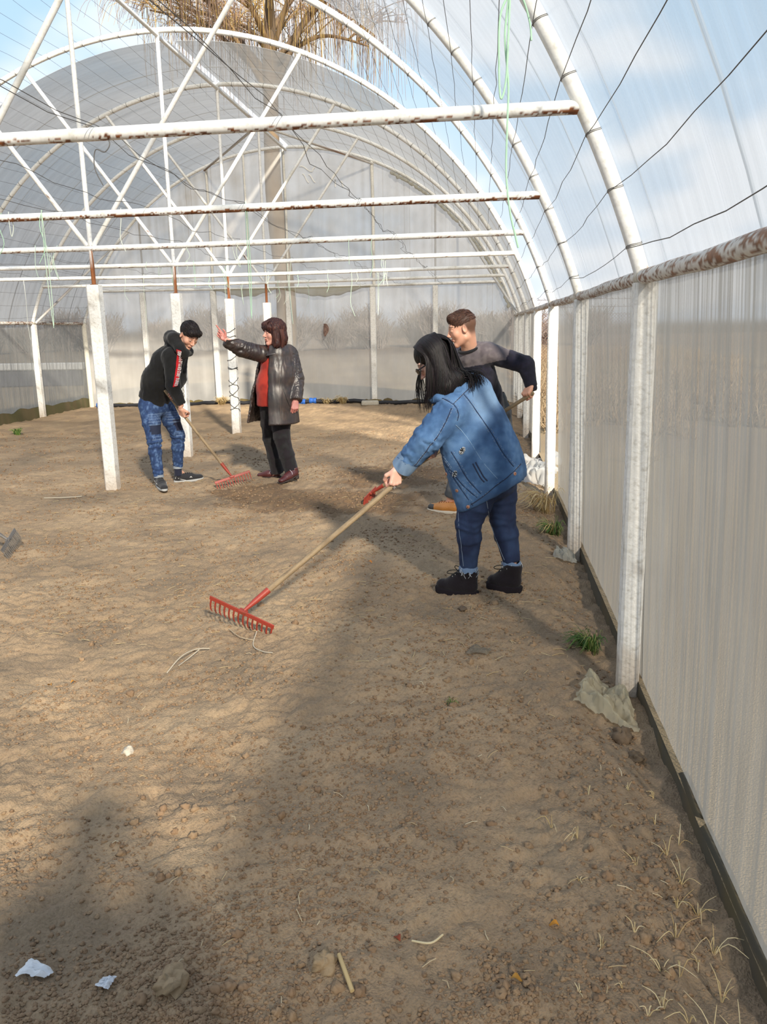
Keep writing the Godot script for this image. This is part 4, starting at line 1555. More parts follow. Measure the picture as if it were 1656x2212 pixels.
func denim_woman() -> void:
	var at := Vector3(-0.02, soil_h(-0.02, -4.75), -4.75)
	var root := thing("person", "woman with long black hair in a blue denim jacket, bending over a rake", "person", at)
	var skin := lin(226, 178, 158)
	var J := {"pelvis": Vector3(0.06, 0.74, -4.75), "chest": Vector3(-0.07, 1.08, -4.73), "neck": Vector3(-0.16, 1.23, -4.71), "head": Vector3(-0.24, 1.36, -4.70),
		"front": Vector3(-0.75, -0.45, 0.2).normalized(), "l_sho": Vector3(-0.15, 1.13, -4.58), "r_sho": Vector3(-0.08, 1.17, -4.88),
		"l_elb": Vector3(-0.315, 0.965, -4.52), "l_wri": Vector3(-0.445, 0.825, -4.575), "r_elb": Vector3(-0.23, 1.0, -4.95), "r_wri": Vector3(-0.27, 0.92, -4.84),
		"l_hip": Vector3(0.0, 0.69, -4.67), "l_kne": Vector3(-0.075, 0.44, -4.65), "l_ank": Vector3(-0.07, 0.13, -4.68), "l_toe": Vector3(-0.20, 0.06, -4.74),
		"r_hip": Vector3(0.10, 0.69, -4.83), "r_kne": Vector3(0.135, 0.42, -4.82), "r_ank": Vector3(0.19, 0.13, -4.785), "r_toe": Vector3(0.09, 0.06, -4.81)}
	var mb := MB.new()
	add_body(mb, J, skin, Vector3(-0.62, 0.0, -5.12), Vector3(0.36, 1.46, -4.36))
	var hx := head_frame(Vector3(-0.268, 1.400, -4.70), Vector3(-0.80, -0.58, 0.12), Vector3(-0.5, 0.8, 0.0), 1.07)
	add_head(mb, hx, skin, {"jaw": 0.042, "neck": 0.046})
	var rod := (Vector3(-0.25, 0.905, -4.76) - Vector3(-1.2625, 0.126, -3.9475)).normalized()
	var g := Vector3(-1.2625, 0.126, -3.9475) + rod * 1.13
	grip_hand(mb, g, -rod, g + Vector3(0.012, 0.095, -0.012), true, skin, 0.95)
	grip_hand(mb, Vector3(-1.2625, 0.126, -3.9475) + rod * 1.42, -rod, Vector3(-0.26, 0.94, -4.85), false, skin, 0.92)
	var body := part(root, "body", mb, M.skin)
	# jeans
	var f := Field.new(Vector3(-0.22, 0.12, -5.02), Vector3(0.30, 0.95, -4.44), 0.008)
	f.cap(Vector3(0.05, 0.80, -4.74), Vector3(0.05, 0.74, -4.75), 0.17, 0.17, 0.03)
	f.clip = true
	f.chain([Vector3(0.005, 0.72, -4.665), Vector3(-0.045, 0.56, -4.655), Vector3(-0.078, 0.44, -4.65), Vector3(-0.066, 0.36, -4.66), Vector3(-0.072, 0.185, -4.68)], [0.118, 0.098, 0.072, 0.069, 0.052], 0.03)
	f.chain([Vector3(0.10, 0.72, -4.84), Vector3(0.115, 0.56, -4.83), Vector3(0.135, 0.43, -4.82), Vector3(0.158, 0.34, -4.81), Vector3(0.19, 0.185, -4.79)], [0.118, 0.098, 0.073, 0.070, 0.052], 0.03)
	f.clip = false
	var jb := MB.new()
	f.nets(jb, func(p: Vector3, n: Vector3) -> Color:
		var k := na.get_noise_3d(p.x * 9.0, p.y * 5.0, p.z * 9.0)
		return lin(33, 49, 84).lerp(lin(54, 77, 116), smoothstep(-0.1, 0.6, k) * 0.55).lerp(lin(24, 34, 62), 0.4 * smoothstep(0.2, -0.5, k)),
		func(p: Vector3, n: Vector3) -> float:
			return 0.0020 * sin(p.y * 150.0 + 4.0 * na.get_noise_3d(p.x * 10.0, p.y * 4.0, p.z * 10.0)) * (exp(-pow((p.y - 0.45) / 0.06, 2.0)) + 0.4 * exp(-pow((p.y - 0.62) / 0.08, 2.0))) + 0.003 * na.get_noise_3d(p.x * 14.0, p.y * 14.0, p.z * 14.0))
	var jeans := part(root, "jeans", jb, M.denim)
	var eye := Vector3(0, 1.6, 0)
	var th := MB.new()
	seam(th, f, eye, [Vector3(-0.134, 0.62, -4.62), Vector3(-0.128, 0.458, -4.6), Vector3(-0.114, 0.347, -4.6), Vector3(-0.100, 0.205, -4.62)], 0.0022, lin(120, 136, 160))
	seam(th, f, eye, [Vector3(0.03, 0.58, -4.78), Vector3(0.060, 0.43, -4.76), Vector3(0.115, 0.28, -4.76), Vector3(0.145, 0.205, -4.76)], 0.0022, lin(132, 146, 166))
	part(jeans, "side_seam", th, M.cloth)
	for q in [[Vector3(-0.072, 0.178, -4.68), 0.052], [Vector3(0.19, 0.178, -4.79), 0.052]]:
		var hm := MB.new()
		var ring := []
		for j in 41:
			var a := TAU * j / 40.0
			ring.append([q[0] + Vector3(cos(a) * q[1], 0.014 + 0.006 * sin(a * 5.0), sin(a) * q[1]), q[0] + Vector3(cos(a) * (q[1] + 0.005), 0.0, sin(a) * (q[1] + 0.005)), q[0] + Vector3(cos(a) * (q[1] + 0.003), -0.020 + 0.006 * sin(a * 9.0), sin(a) * (q[1] + 0.003))])
		hm.sheet(ring, lin(112, 138, 172))
		for j in 34:
			var a := rng.randf() * TAU
			var b: Vector3 = q[0] + Vector3(cos(a) * (q[1] + 0.006), rng.randf_range(-0.02, 0.012), sin(a) * (q[1] + 0.006))
			hm.tube([b, b + Vector3(cos(a) * 0.006, -0.012, sin(a) * 0.006), b + Vector3(rng.randf_range(-0.012, 0.012), rng.randf_range(-0.035, -0.015), rng.randf_range(-0.01, 0.01))], 0.0011, 4, lin(206, 214, 222))
		part(jeans, "frayed_hem", hm, M.cloth, "pale frayed hem of the trouser leg")
	# jacket
	f = Field.new(Vector3(-0.50, 0.48, -5.06), Vector3(0.33, 1.38, -4.36), 0.0085)
	var back := Vector3(0.0, 0.0, 1.0)
	f.chain([Vector3(-0.12, 1.165, -4.72), Vector3(-0.055, 1.02, -4.73), Vector3(0.0, 0.86, -4.735), Vector3(0.035, 0.74, -4.74), Vector3(0.06, 0.60, -4.74)], [0.155, 0.193, 0.214, 0.214, 0.20], 0.05, back, 0.93)
	f.cap(Vector3(-0.15, 1.14, -4.61), Vector3(-0.08, 1.185, -4.86), 0.095, 0.095, 0.06)
	f.cap(Vector3(-0.13, 1.21, -4.71), Vector3(-0.05, 1.21, -4.75), 0.10, 0.11, 0.06)
	f.cap(Vector3(-0.17, 0.98, -4.62), Vector3(-0.05, 0.58, -4.63), 0.075, 0.085, 0.06)
	f.plane(Vector3(-0.085, 0.553, -4.6), Vector3(0.47, -0.88, 0.05))
	f.clip = true
	f.cap(Vector3(-0.17, 1.125, -4.575), Vector3(-0.315, 0.965, -4.525), 0.094, 0.076, 0.035)
	f.cap(Vector3(-0.315, 0.965, -4.525), Vector3(-0.440, 0.822, -4.572), 0.076, 0.058, 0.03)
	f.cap(Vector3(-0.09, 1.16, -4.885), Vector3(-0.23, 1.0, -4.95), 0.092, 0.074, 0.035)
	f.cap(Vector3(-0.23, 1.0, -4.95), Vector3(-0.29, 0.915, -4.85), 0.074, 0.058, 0.03)
	f.clip = false
	jb = MB.new()
	f.nets(jb, func(p: Vector3, n: Vector3) -> Color:
		var k := na.get_noise_3d(p.x * 6.0, p.y * 6.0, p.z * 6.0) + 0.5 * nb.get_noise_3d(p.x * 24.0, p.y * 24.0, p.z * 24.0)
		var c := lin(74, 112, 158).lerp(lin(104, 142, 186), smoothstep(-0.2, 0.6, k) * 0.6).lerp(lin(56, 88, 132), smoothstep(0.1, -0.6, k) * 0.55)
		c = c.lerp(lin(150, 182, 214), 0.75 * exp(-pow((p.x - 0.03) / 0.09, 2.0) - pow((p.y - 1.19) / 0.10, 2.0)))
		var hem := (p - Vector3(-0.085, 0.553, -4.6)).dot(Vector3(0.47, -0.88, 0.05).normalized())
		return c.lerp(lin(52, 78, 116), 0.6 * smoothstep(-0.05, 0.0, hem)),
		func(p: Vector3, n: Vector3) -> float:
			var arm := smoothstep(-0.16, -0.30, p.x) * smoothstep(0.75, 0.85, p.y)
			return cloth_fold(p, 5.0, 0.005) + 0.006 * arm * sin((p.x * 0.66 + p.y * 0.75) * 95.0 + 5.0 * na.get_noise_3d(p.x * 9.0, p.y * 9.0, p.z * 9.0)) * smoothstep(-0.1, 0.4, na.get_noise_3d(p.x * 7.0 + 4.0, p.y * 7.0, p.z * 7.0) + 0.2))
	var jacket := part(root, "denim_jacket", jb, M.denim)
	var st := MB.new()
	var dark := lin(36, 52, 82)
	var pale := lin(146, 164, 186)
	var lines := [
		[Vector3(-0.161, 1.168, -4.55), Vector3(-0.105, 1.224, -4.55), Vector3(-0.054, 1.275, -4.55), Vector3(-0.008, 1.325, -4.55)],
		[Vector3(-0.275, 1.189, -4.55), Vector3(-0.239, 1.202, -4.55), Vector3(-0.200, 1.194, -4.55), Vector3(-0.161, 1.168, -4.55)],
		[Vector3(-0.158, 1.168, -4.55), Vector3(-0.140, 1.142, -4.55), Vector3(-0.132, 1.111, -4.55), Vector3(-0.138, 1.080, -4.55)],
		[Vector3(-0.169, 1.147, -4.55), Vector3(-0.203, 1.070, -4.55), Vector3(-0.247, 0.996, -4.55), Vector3(-0.300, 0.925, -4.55), Vector3(-0.353, 0.858, -4.55), Vector3(-0.380, 0.826, -4.55)],
		[Vector3(-0.102, 1.222, -4.55), Vector3(-0.053, 1.162, -4.55), Vector3(0.005, 1.079, -4.55), Vector3(0.062, 0.991, -4.55), Vector3(0.118, 0.896, -4.55), Vector3(0.178, 0.817, -4.55)],
		[Vector3(-0.221, 0.869, -4.55), Vector3(-0.168, 0.797, -4.55), Vector3(-0.102, 0.709, -4.55), Vector3(-0.023, 0.639, -4.55)],
		[Vector3(-0.169, 0.904, -4.55), Vector3(-0.129, 0.837, -4.55), Vector3(-0.076, 0.744, -4.55), Vector3(-0.002, 0.661, -4.55)],
		[Vector3(-0.059, 0.595, -4.55), Vector3(0.003, 0.639, -4.55), Vector3(0.071, 0.696, -4.55), Vector3(0.146, 0.758, -4.55), Vector3(0.219, 0.833, -4.55)],
		[Vector3(-0.240, 0.890, -4.55), Vector3(-0.185, 0.805, -4.55), Vector3(-0.120, 0.700, -4.55), Vector3(-0.045, 0.590, -4.55)]]
	for l in lines:
		seam(st, f, eye, l, 0.0034, dark, 0.2)
		var l2 := []
		for p in l:
			l2.append(p + Vector3(0.009, 0.006, 0))
		seam(st, f, eye, l2, 0.0013, pale, 0.9, true)
		var l3 := []
		for p in l:
			l3.append(p - Vector3(0.008, 0.004, 0))
		seam(st, f, eye, l3, 0.0013, pale, 0.9, true)
	part(jacket, "seams", st, M.cloth, "dark seams with pale double stitching")
	st = MB.new()
	seam(st, f, eye, [Vector3(-0.148, 1.056, -4.55), Vector3(-0.104, 1.012, -4.55), Vector3(-0.051, 0.938, -4.55), Vector3(0.012, 0.838, -4.55), Vector3(0.091, 0.748, -4.55)], 0.002, lin(140, 172, 206))
	part(jacket, "side_seam", st, M.cloth)
	st = MB.new()
	for o in [Vector3.ZERO, Vector3(0.016, 0.008, 0)]:
		seam(st, f, eye, [Vector3(-0.048, 0.835, -4.55) + o, Vector3(-0.024, 0.790, -4.55) + o, Vector3(-0.003, 0.752, -4.55) + o, Vector3(0.018, 0.728, -4.55) + o], 0.0045, dark, 0.3)
	part(jacket, "pocket_slit", st, M.cloth)
	for p in [Vector3(-0.247, 0.888, -4.55), Vector3(-0.192, 0.776, -4.55), Vector3(-0.134, 0.679, -4.55), Vector3(-0.073, 0.583, -4.55), Vector3(0.184, 0.777, -4.55)]:
		var dir: Vector3 = (p - eye).normalized()
		var q := f.hit_drawn(p - dir * 0.3, p + dir * 0.4)
		if (q - (p + dir * 0.4)).length() < 0.01:
			continue
		var bm := MB.new()
		var n := f.normal(q)
		bm.lathe(q, basis_y(n), [[0.001, 0.006], [0.005, 0.0065], [0.0095, 0.0055], [0.0105, 0.003], [0.0105, -0.003]], 14, lin(176, 128, 104))
		bm.lathe(q, basis_y(n), [[0.001, 0.009], [0.003, 0.0085], [0.0035, 0.005]], 8, lin(120, 60, 50))
		part(jacket, "button", bm, M.shiny, "copper button")
	for p in [Vector3(-0.108, 0.909, -4.55), Vector3(-0.147, 0.776, -4.55)]:
		var dir: Vector3 = (p - eye).normalized()
		var q := f.hit_drawn(p - dir * 0.3, p + dir * 0.4)
		var n := f.normal(q)
		var bs := basis_y(n, Vector3(0.5, 0.86, 0))
		var rm := MB.new()
		rm.ball(q, Vector3(0.013, 0.003, 0.021), lin(26, 24, 26), 12, bs)
		for j in 26:
			var a := rng.randf() * TAU
			var b: Vector3 = q + bs * Vector3(cos(a) * 0.015, 0.003, sin(a) * 0.023)
			var e: Vector3 = b + bs * Vector3(-cos(a) * rng.randf_range(0.003, 0.014) + rng.randf_range(-0.004, 0.004), rng.randf_range(0.0, 0.004), -sin(a) * rng.randf_range(0.0, 0.012))
			rm.tube([b, b.lerp(e, 0.5) + n * 0.003, e], 0.0016, 4, lin(214, 218, 220))
		part(jacket, "rip", rm, M.cloth, "frayed rip with white threads")
	# turned-up cuff
	var cm := MB.new()
	var c0 := Vector3(-0.405, 0.864, -4.555)
	var c1 := Vector3(-0.460, 0.798, -4.583)
	var cd := (c1 - c0).normalized()
	cm.tube([c0, c0 + cd * 0.008, c0.lerp(c1, 0.5), c1 - cd * 0.008, c1], [0.060, 0.068, 0.068, 0.066, 0.058], 22, func(p, n, t):
		return lin(132, 160, 192).lerp(lin(96, 124, 160), smoothstep(-0.2, 0.5, na.get_noise_3d(p.x * 40, p.y * 40, p.z * 40))))
	part(jacket, "cuff", cm, M.denim, "pale turned-up cuff")
	# collar
	var co := Field.new(Vector3(-0.34, 1.10, -4.9), Vector3(0.02, 1.34, -4.5), 0.007)
	co.chain([Vector3(-0.285, 1.185, -4.60), Vector3(-0.23, 1.20, -4.575), Vector3(-0.14, 1.245, -4.60), Vector3(-0.085, 1.275, -4.69), Vector3(-0.09, 1.28, -4.79), Vector3(-0.16, 1.24, -4.85)], [0.022, 0.032, 0.036, 0.036, 0.036, 0.03], 0.02, Vector3(0.5, 0.86, 0).normalized(), 0.6)
	cm = MB.new()
	co.nets(cm, lin(82, 120, 164))
	part(jacket, "collar", cm, M.denim)
	# hair: a smooth mass and loose strands
	f = Field.new(Vector3(-0.46, 1.08, -4.92), Vector3(0.03, 1.58, -4.50), 0.007)
	var hb := hx.basis.orthonormalized()
	f.ell(hx * Vector3(0, 0.050, -0.014), Vector3(0.094, 0.098, 0.108), 0.02, hb)
	f.cap(hx * Vector3(0.068, 0.060, -0.030), Vector3(-0.200, 1.27, -4.60), 0.052, 0.056, 0.04)
	f.cap(Vector3(-0.200, 1.27, -4.60), Vector3(-0.235, 1.165, -4.60), 0.056, 0.030, 0.03)
	f.cap(hx * Vector3(0, 0.02, -0.060), Vector3(-0.145, 1.285, -4.70), 0.070, 0.066, 0.05)
	f.cap(Vector3(-0.15, 1.30, -4.64), Vector3(-0.19, 1.20, -4.61), 0.06, 0.04, 0.04)
	f.cap(hx * Vector3(-0.070, 0.055, 0.0), Vector3(-0.29, 1.27, -4.80), 0.040, 0.03, 0.04)
	f.ell(hx * Vector3(-0.004, -0.032, 0.128), Vector3(0.085, 0.092, 0.080) * 1.05, 0.012, hb, true)
	var hm := MB.new()
	var black := lin(19, 17, 19)
	f.nets(hm, func(p: Vector3, n: Vector3) -> Color: return black.lerp(lin(40, 33, 33), smoothstep(0.0, 0.5, nb.get_noise_3d((p.x - p.y * 0.3) * 90.0, p.y * 8.0, p.z * 90.0))),
		func(p: Vector3, n: Vector3) -> float: return 0.0016 * nb.get_noise_3d((p.x - p.y * 0.3) * 95.0, p.y * 7.0, p.z * 95.0))
	var hair := part(root, "hair", hm, M.hair, "long straight black hair")
	var lm := MB.new()
	# the curtain beside the face, strand by strand from the parting
	for j in 420:
		var s := rng.randf()
		var zt := lerpf(0.050, -0.085, s)
		var a := hx * Vector3(0.004, 0.138 - 0.5 * pow(absf(zt + 0.01), 1.5), zt)
		var m1 := hx * Vector3(0.062, 0.122 - 0.4 * pow(absf(zt + 0.01), 1.5), zt * 1.02)
		var m := hx * Vector3(0.099 + rng.randf() * 0.004, 0.045, lerpf(0.040, -0.085, s))
		var e := Vector3(lerpf(-0.325, -0.150, s) + rng.randf_range(-0.012, 0.012), lerpf(1.135, 1.22, s) + rng.randf_range(-0.03, 0.05), -4.590 + rng.randf_range(-0.03, 0.02))
		lock(lm, [a, m1, m, m.lerp(e, 0.5) + Vector3(0.010, 0, 0.016), e], rng.randf_range(0.0016, 0.0032), black.lerp(lin(46, 38, 38), rng.randf() * 0.5), 0.2, f)
	# thin strands hanging past the face on its far side
	for j in 30:
		var a := hx * Vector3(rng.randf_range(-0.075, -0.035), rng.randf_range(0.08, 0.10), rng.randf_range(0.03, 0.05))
		var e := Vector3(rng.randf_range(-0.385, -0.315), rng.randf_range(1.09, 1.20), rng.randf_range(-4.84, -4.77))
		lock(lm, [a, hx * Vector3(-0.095, 0.03, 0.075), a.lerp(e, 0.7) + Vector3(-0.01, 0, -0.02), e], rng.randf_range(0.0016, 0.0034), black.lerp(lin(46, 38, 38), rng.randf() * 0.5), 0.2)
	for j in 6:
		var a := hx * Vector3(0.05, 0.09, 0.04)
		var e := Vector3(-0.345 - 0.008 * j, 1.16 + 0.02 * rng.randf(), -4.60 - 0.01 * j)
		lock(lm, [a, hx * Vector3(0.085, 0.02, 0.085), a.lerp(e, 0.75), e], 0.0016, black, 0.3)
	for j in 150:
		var s := rng.randf()
		var zt := rng.randf_range(-0.10, -0.03)
		var xs := rng.randf_range(-0.05, 0.09)
		var a := hx * Vector3(xs * 0.3, 0.125, zt * 0.6)
		var m := hx * Vector3(xs, 0.05, -0.115)
		var e := Vector3(lerpf(-0.185, -0.085, s), lerpf(1.235, 1.275, s), -4.62 - 0.14 * (0.09 - xs) / 0.14)
		lock(lm, [a, m, m.lerp(e, 0.5) + Vector3(0.012, 0.008, 0.006), e], rng.randf_range(0.0018, 0.0034), black.lerp(lin(46, 38, 38), rng.randf() * 0.5), 0.3, f)
	part(hair, "front_strands", lm, M.hair)
	lm = MB.new()
	for j in 80:
		var s := rng.randf()
		var w := rng.randf()
		var a := Vector3(lerpf(-0.175, -0.115, w), lerpf(1.36, 1.30, w) + rng.randf_range(-0.015, 0.015), lerpf(-4.62, -4.74, rng.randf()))
		var e := Vector3(lerpf(-0.065, 0.028, s) + rng.randf_range(-0.016, 0.016), lerpf(1.215, 1.268, s) + rng.randf_range(-0.02, 0.03), lerpf(-4.565, -4.70, s * 0.8 + 0.2 * rng.randf()))
		lock(lm, [a, a + Vector3(0.055, -0.005, 0.02), a.lerp(e, 0.72) + Vector3(0.014, 0.048, 0.012), e], rng.randf_range(0.0016, 0.0034), black.lerp(lin(46, 38, 38), rng.randf() * 0.5), 0.12, f)
	part(hair, "back_strands", lm, M.hair)
	# sunglasses
	var gm := MB.new()
	for s in [-1.0, 1.0]:
		var o := hx * Vector3(0.033 * s, 0.010, 0.106)
		gm.ball(o, Vector3(0.029, 0.022, 0.0055), lin(20, 16, 18), 18, hb * Basis(Vector3.UP, 0.28 * s))
		gm.tube([hx * Vector3(0.060 * s, 0.018, 0.098), hx * Vector3(0.076 * s, 0.016, 0.06), hx * Vector3(0.082 * s, 0.012, 0.0)], 0.0042, 6, lin(24, 20, 22))
	gm.tube([hx * Vector3(-0.012, 0.016, 0.111), hx * Vector3(0, 0.019, 0.114), hx * Vector3(0.012, 0.016, 0.111)], 0.0035, 6, lin(24, 20, 22))
	part(root, "sunglasses", gm, M.shiny, "dark sunglasses")
	var ring := MB.new()
	var rc := g + Vector3(0.012, -0.012, 0.026)
	var rp := []
	for j in 13:
		var a := TAU * j / 12.0
		rp.append(rc + Vector3(cos(a) * 0.010, sin(a) * 0.006, sin(a) * 0.008))
	ring.tube(rp, 0.0018, 6, lin(220, 220, 224))
	part(root, "ring", ring, M.metal, "silver ring")
	for q in [[Vector3(-0.268, 0.0, -4.765), Vector3(-0.018, 0.0, -4.675)], [Vector3(0.045, 0.0, -4.835), Vector3(0.246, 0.0, -4.755)]]:
		var y := soil_h(q[0].x, q[0].z) - 0.012
		shoe(root, q[0] + Vector3(0, y, 0), q[1] + Vector3(0, y, 0), {"name": "boot", "col": lin(13, 12, 14), "mat": M.cloth, "sole": 0.042, "shaft": 0.175, "sole_col": lin(22, 21, 23), "width": 0.046, "ankle": 0.050, "lace": lin(30, 29, 32), "flat": 0.9, "rise": 0.010})

func hooded_boy() -> void:
	var at := Vector3(-3.34, soil_h(-3.34, -8.1), -8.1)
	var root := thing("person", "boy in a black hooded sweatshirt with a red sleeve stripe, looking down at his rake", "person", at)
	var skin := lin(214, 164, 140)
	var J := {"pelvis": Vector3(-3.37, 0.87, -8.09), "chest": Vector3(-3.17, 1.27, -8.03), "neck": Vector3(-3.05, 1.43, -7.99), "head": Vector3(-2.94, 1.52, -7.93),
		"front": Vector3(0.75, -0.3, 0.55).normalized(), "r_sho": Vector3(-3.09, 1.36, -7.90), "l_sho": Vector3(-3.11, 1.37, -8.20),
		"r_elb": Vector3(-3.075, 1.045, -7.86), "r_wri": Vector3(-3.02, 0.86, -7.90), "l_elb": Vector3(-3.13, 1.10, -8.20), "l_wri": Vector3(-3.12, 1.03, -8.05),
		"r_hip": Vector3(-3.40, 0.83, -8.01), "r_kne": Vector3(-3.352, 0.482, -7.94), "r_ank": Vector3(-3.342, 0.10, -7.95), "r_toe": Vector3(-3.22, 0.05, -7.78),
		"l_hip": Vector3(-3.32, 0.84, -8.18), "l_kne": Vector3(-3.23, 0.50, -8.28), "l_ank": Vector3(-3.275, 0.12, -8.33), "l_toe": Vector3(-3.16, 0.05, -8.51)}
	var mb := MB.new()
	add_body(mb, J, skin, Vector3(-3.62, 0.0, -8.62), Vector3(-2.84, 1.62, -7.6), 0.95)
	var hx := head_frame(Vector3(-2.905, 1.548, -7.93), Vector3(0.62, -0.62, 0.45), Vector3(0.45, 0.8, 0.2), 1.06)
	add_head(mb, hx, skin, {"hair": lin(28, 22, 20), "fade": 0.96, "jaw": 0.043})
	var mid := Vector3(-2.58, 0.09, -8.05)
	var rod := (Vector3(-3.20, 1.01, -7.94) - mid).normalized()
	grip_hand(mb, mid + rod * 0.80, -rod, Vector3(-3.022, 0.865, -7.91), false, skin)
	grip_hand(mb, mid + rod * 1.03, -rod, Vector3(-3.11, 1.03, -8.03), true, skin)
	part(root, "body", mb, M.skin)
	# jeans, washed and patched
	var f := Field.new(Vector3(-3.62, 0.07, -8.50), Vector3(-3.08, 0.98, -7.80), 0.0095)
	f.cap(Vector3(-3.38, 0.93, -8.09), Vector3(-3.36, 0.86, -8.09), 0.145, 0.15, 0.03, J.front, 0.85)
	f.clip = true
	f.chain([Vector3(-3.41, 0.85, -8.01), Vector3(-3.38, 0.66, -7.97), Vector3(-3.352, 0.485, -7.94), Vector3(-3.36, 0.36, -7.95), Vector3(-3.342, 0.12, -7.95)], [0.108, 0.090, 0.070, 0.064, 0.050], 0.03)
	f.chain([Vector3(-3.32, 0.85, -8.17), Vector3(-3.265, 0.66, -8.23), Vector3(-3.225, 0.50, -8.28), Vector3(-3.25, 0.36, -8.30), Vector3(-3.275, 0.15, -8.33)], [0.108, 0.090, 0.070, 0.064, 0.050], 0.03)
	f.clip = false
	var jb := MB.new()
	f.nets(jb, func(p: Vector3, n: Vector3) -> Color:
		var k := na.get_noise_3d(p.x * 16.0, p.y * 12.0, p.z * 16.0) + 0.6 * nb.get_noise_3d(p.x * 40.0, p.y * 30.0, p.z * 40.0)
		var c := lin(44, 70, 116).lerp(lin(112, 144, 188), smoothstep(0.0, 0.8, k) * 0.7).lerp(lin(30, 46, 80), smoothstep(0.0, -0.7, k) * 0.6)
		var near := n.x > 0.1
		if near and p.z > -8.09 and p.y > 0.56 and p.y < 0.655: c = lin(30, 40, 66)
		if near and p.z < -8.14 and p.y > 0.565 and p.y < 0.70 and n.z > -0.3 and n.x > 0.55: c = lin(34, 42, 64)
		if near and ((p.y > 0.655 and p.y < 0.77) or (p.y > 0.50 and p.y < 0.555)):
			c = c.lerp(lin(140, 166, 200), 0.45 * smoothstep(0.1, 0.8, sin(p.y * 420.0)))
		return c,
		func(p: Vector3, n: Vector3) -> float:
			return 0.006 * sin(p.y * 120.0 + 5.0 * na.get_noise_3d(p.x * 9.0, p.y * 5.0, p.z * 9.0)) * (exp(-pow((p.y - 0.46) / 0.07, 2.0)) + 0.6 * smoothstep(0.32, 0.15, p.y)) + 0.004 * na.get_noise_3d(p.x * 13.0, p.y * 13.0, p.z * 13.0))
	var jeans := part(root, "jeans", jb, M.denim, "washed blue jeans with dark knee patches")
	for q in [[Vector3(-3.342, 0.122, -7.95), 0.053], [Vector3(-3.275, 0.152, -8.33), 0.053]]:
		var hm := MB.new()
		hm.tube([q[0] + Vector3(0, 0.016, 0), q[0] + Vector3(0, 0.008, 0), q[0] - Vector3(0, 0.008, 0), q[0] - Vector3(0, 0.014, 0)], [q[1] - 0.003, q[1], q[1], q[1] - 0.004], 16, lin(158, 166, 176))
		part(jeans, "cuff", hm, M.denim, "pale turned-up cuff")
	# sweatshirt
	f = Field.new(Vector3(-3.62, 0.76, -8.42), Vector3(-2.82, 1.68, -7.64), 0.0095)
	f.chain([Vector3(-3.375, 0.90, -8.08), Vector3(-3.30, 1.10, -8.06), Vector3(-3.19, 1.28, -8.04), Vector3(-3.10, 1.40, -8.02)], [0.165, 0.172, 0.158, 0.10], 0.04, J.front, 0.86)
	f.cap(Vector3(-3.09, 1.345, -7.91), Vector3(-3.12, 1.355, -8.18), 0.085, 0.085, 0.05)
	f.plane(Vector3(-3.52, 0.955, -8.05), Vector3(-0.43, -0.9, 0))
	f.clip = true
	f.cap(Vector3(-3.085, 1.345, -7.90), Vector3(-3.078, 1.05, -7.86), 0.084, 0.066, 0.03)
	f.cap(Vector3(-3.078, 1.05, -7.86), Vector3(-3.022, 0.872, -7.90), 0.066, 0.044, 0.025)
	f.cap(Vector3(-3.11, 1.35, -8.18), Vector3(-3.13, 1.10, -8.19), 0.08, 0.064, 0.03)
	f.cap(Vector3(-3.13, 1.10, -8.19), Vector3(-3.12, 1.03, -8.05), 0.064, 0.046, 0.025)
	f.clip = false
	var hood := [[Vector3(-3.165, 1.455, -8.10), 0.055], [Vector3(-3.115, 1.525, -8.01), 0.070], [Vector3(-3.045, 1.515, -7.90), 0.060], [Vector3(-2.975, 1.43, -7.85), 0.050], [Vector3(-2.945, 1.375, -7.90), 0.040]]
	for j in hood.size() - 1:
		f.cap(hood[j][0], hood[j + 1][0], hood[j][1], hood[j + 1][1], 0.02)
	f.cap(Vector3(-3.115, 1.525, -8.01), Vector3(-3.03, 1.50, -8.11), 0.070, 0.055, 0.02)
	f.cap(Vector3(-3.03, 1.50, -8.11), Vector3(-2.95, 1.39, -8.02), 0.055, 0.042, 0.02)
	f.cap(Vector3(-2.945, 1.375, -7.90), Vector3(-2.95, 1.39, -8.02), 0.042, 0.042, 0.02)
	jb = MB.new()
	f.nets(jb, func(p: Vector3, n: Vector3) -> Color:
		return lin(13, 13, 15).lerp(lin(22, 22, 24), smoothstep(-0.2, 0.5, na.get_noise_3d(p.x * 12.0, p.y * 12.0, p.z * 12.0))),
		func(p: Vector3, n: Vector3) -> float: return cloth_fold(p, 6.0, 0.006))
	var top := part(root, "hooded_sweatshirt", jb, M.cloth)
	# red stripe down the sleeve, with its white lettering
	var eye := Vector3(0, 1.6, 0)
	var la := curve([Vector3(-2.993, 1.421, -7.82), Vector3(-3.012, 1.305, -7.82), Vector3(-3.030, 1.192, -7.82), Vector3(-3.065, 1.051, -7.82)], 10)
	var ra := curve([Vector3(-2.952, 1.407, -7.82), Vector3(-2.960, 1.304, -7.82), Vector3(-2.988, 1.191, -7.82), Vector3(-3.022, 1.059, -7.82)], 10)
	var put := func(t: float, w: float, lift: float) -> Vector3:
		var e := clampf(t, 0.0, 0.9999) * (la.size() - 1)
		var j := int(e)
		var p: Vector3 = la[j].lerp(la[j + 1], e - j).lerp(ra[j].lerp(ra[j + 1], e - j), w)
		var dir: Vector3 = (p - eye).normalized()
		return f.hit_drawn(p - dir * 0.30, p + dir * 0.30, lift)
	var sm := MB.new()
	var rows := []
	for j in 31:
		var row := []
		for q in 6:
			row.append(put.call(j / 30.0, q / 5.0, 0.004))
		rows.append(row)
	sm.sheet(rows, lin(206, 24, 36))
	var under := []
	for row in rows:
		under.append([row[5], row[5] + (row[5] - eye).normalized() * 0.012])
	sm.sheet(under, lin(206, 24, 36))
	under = []
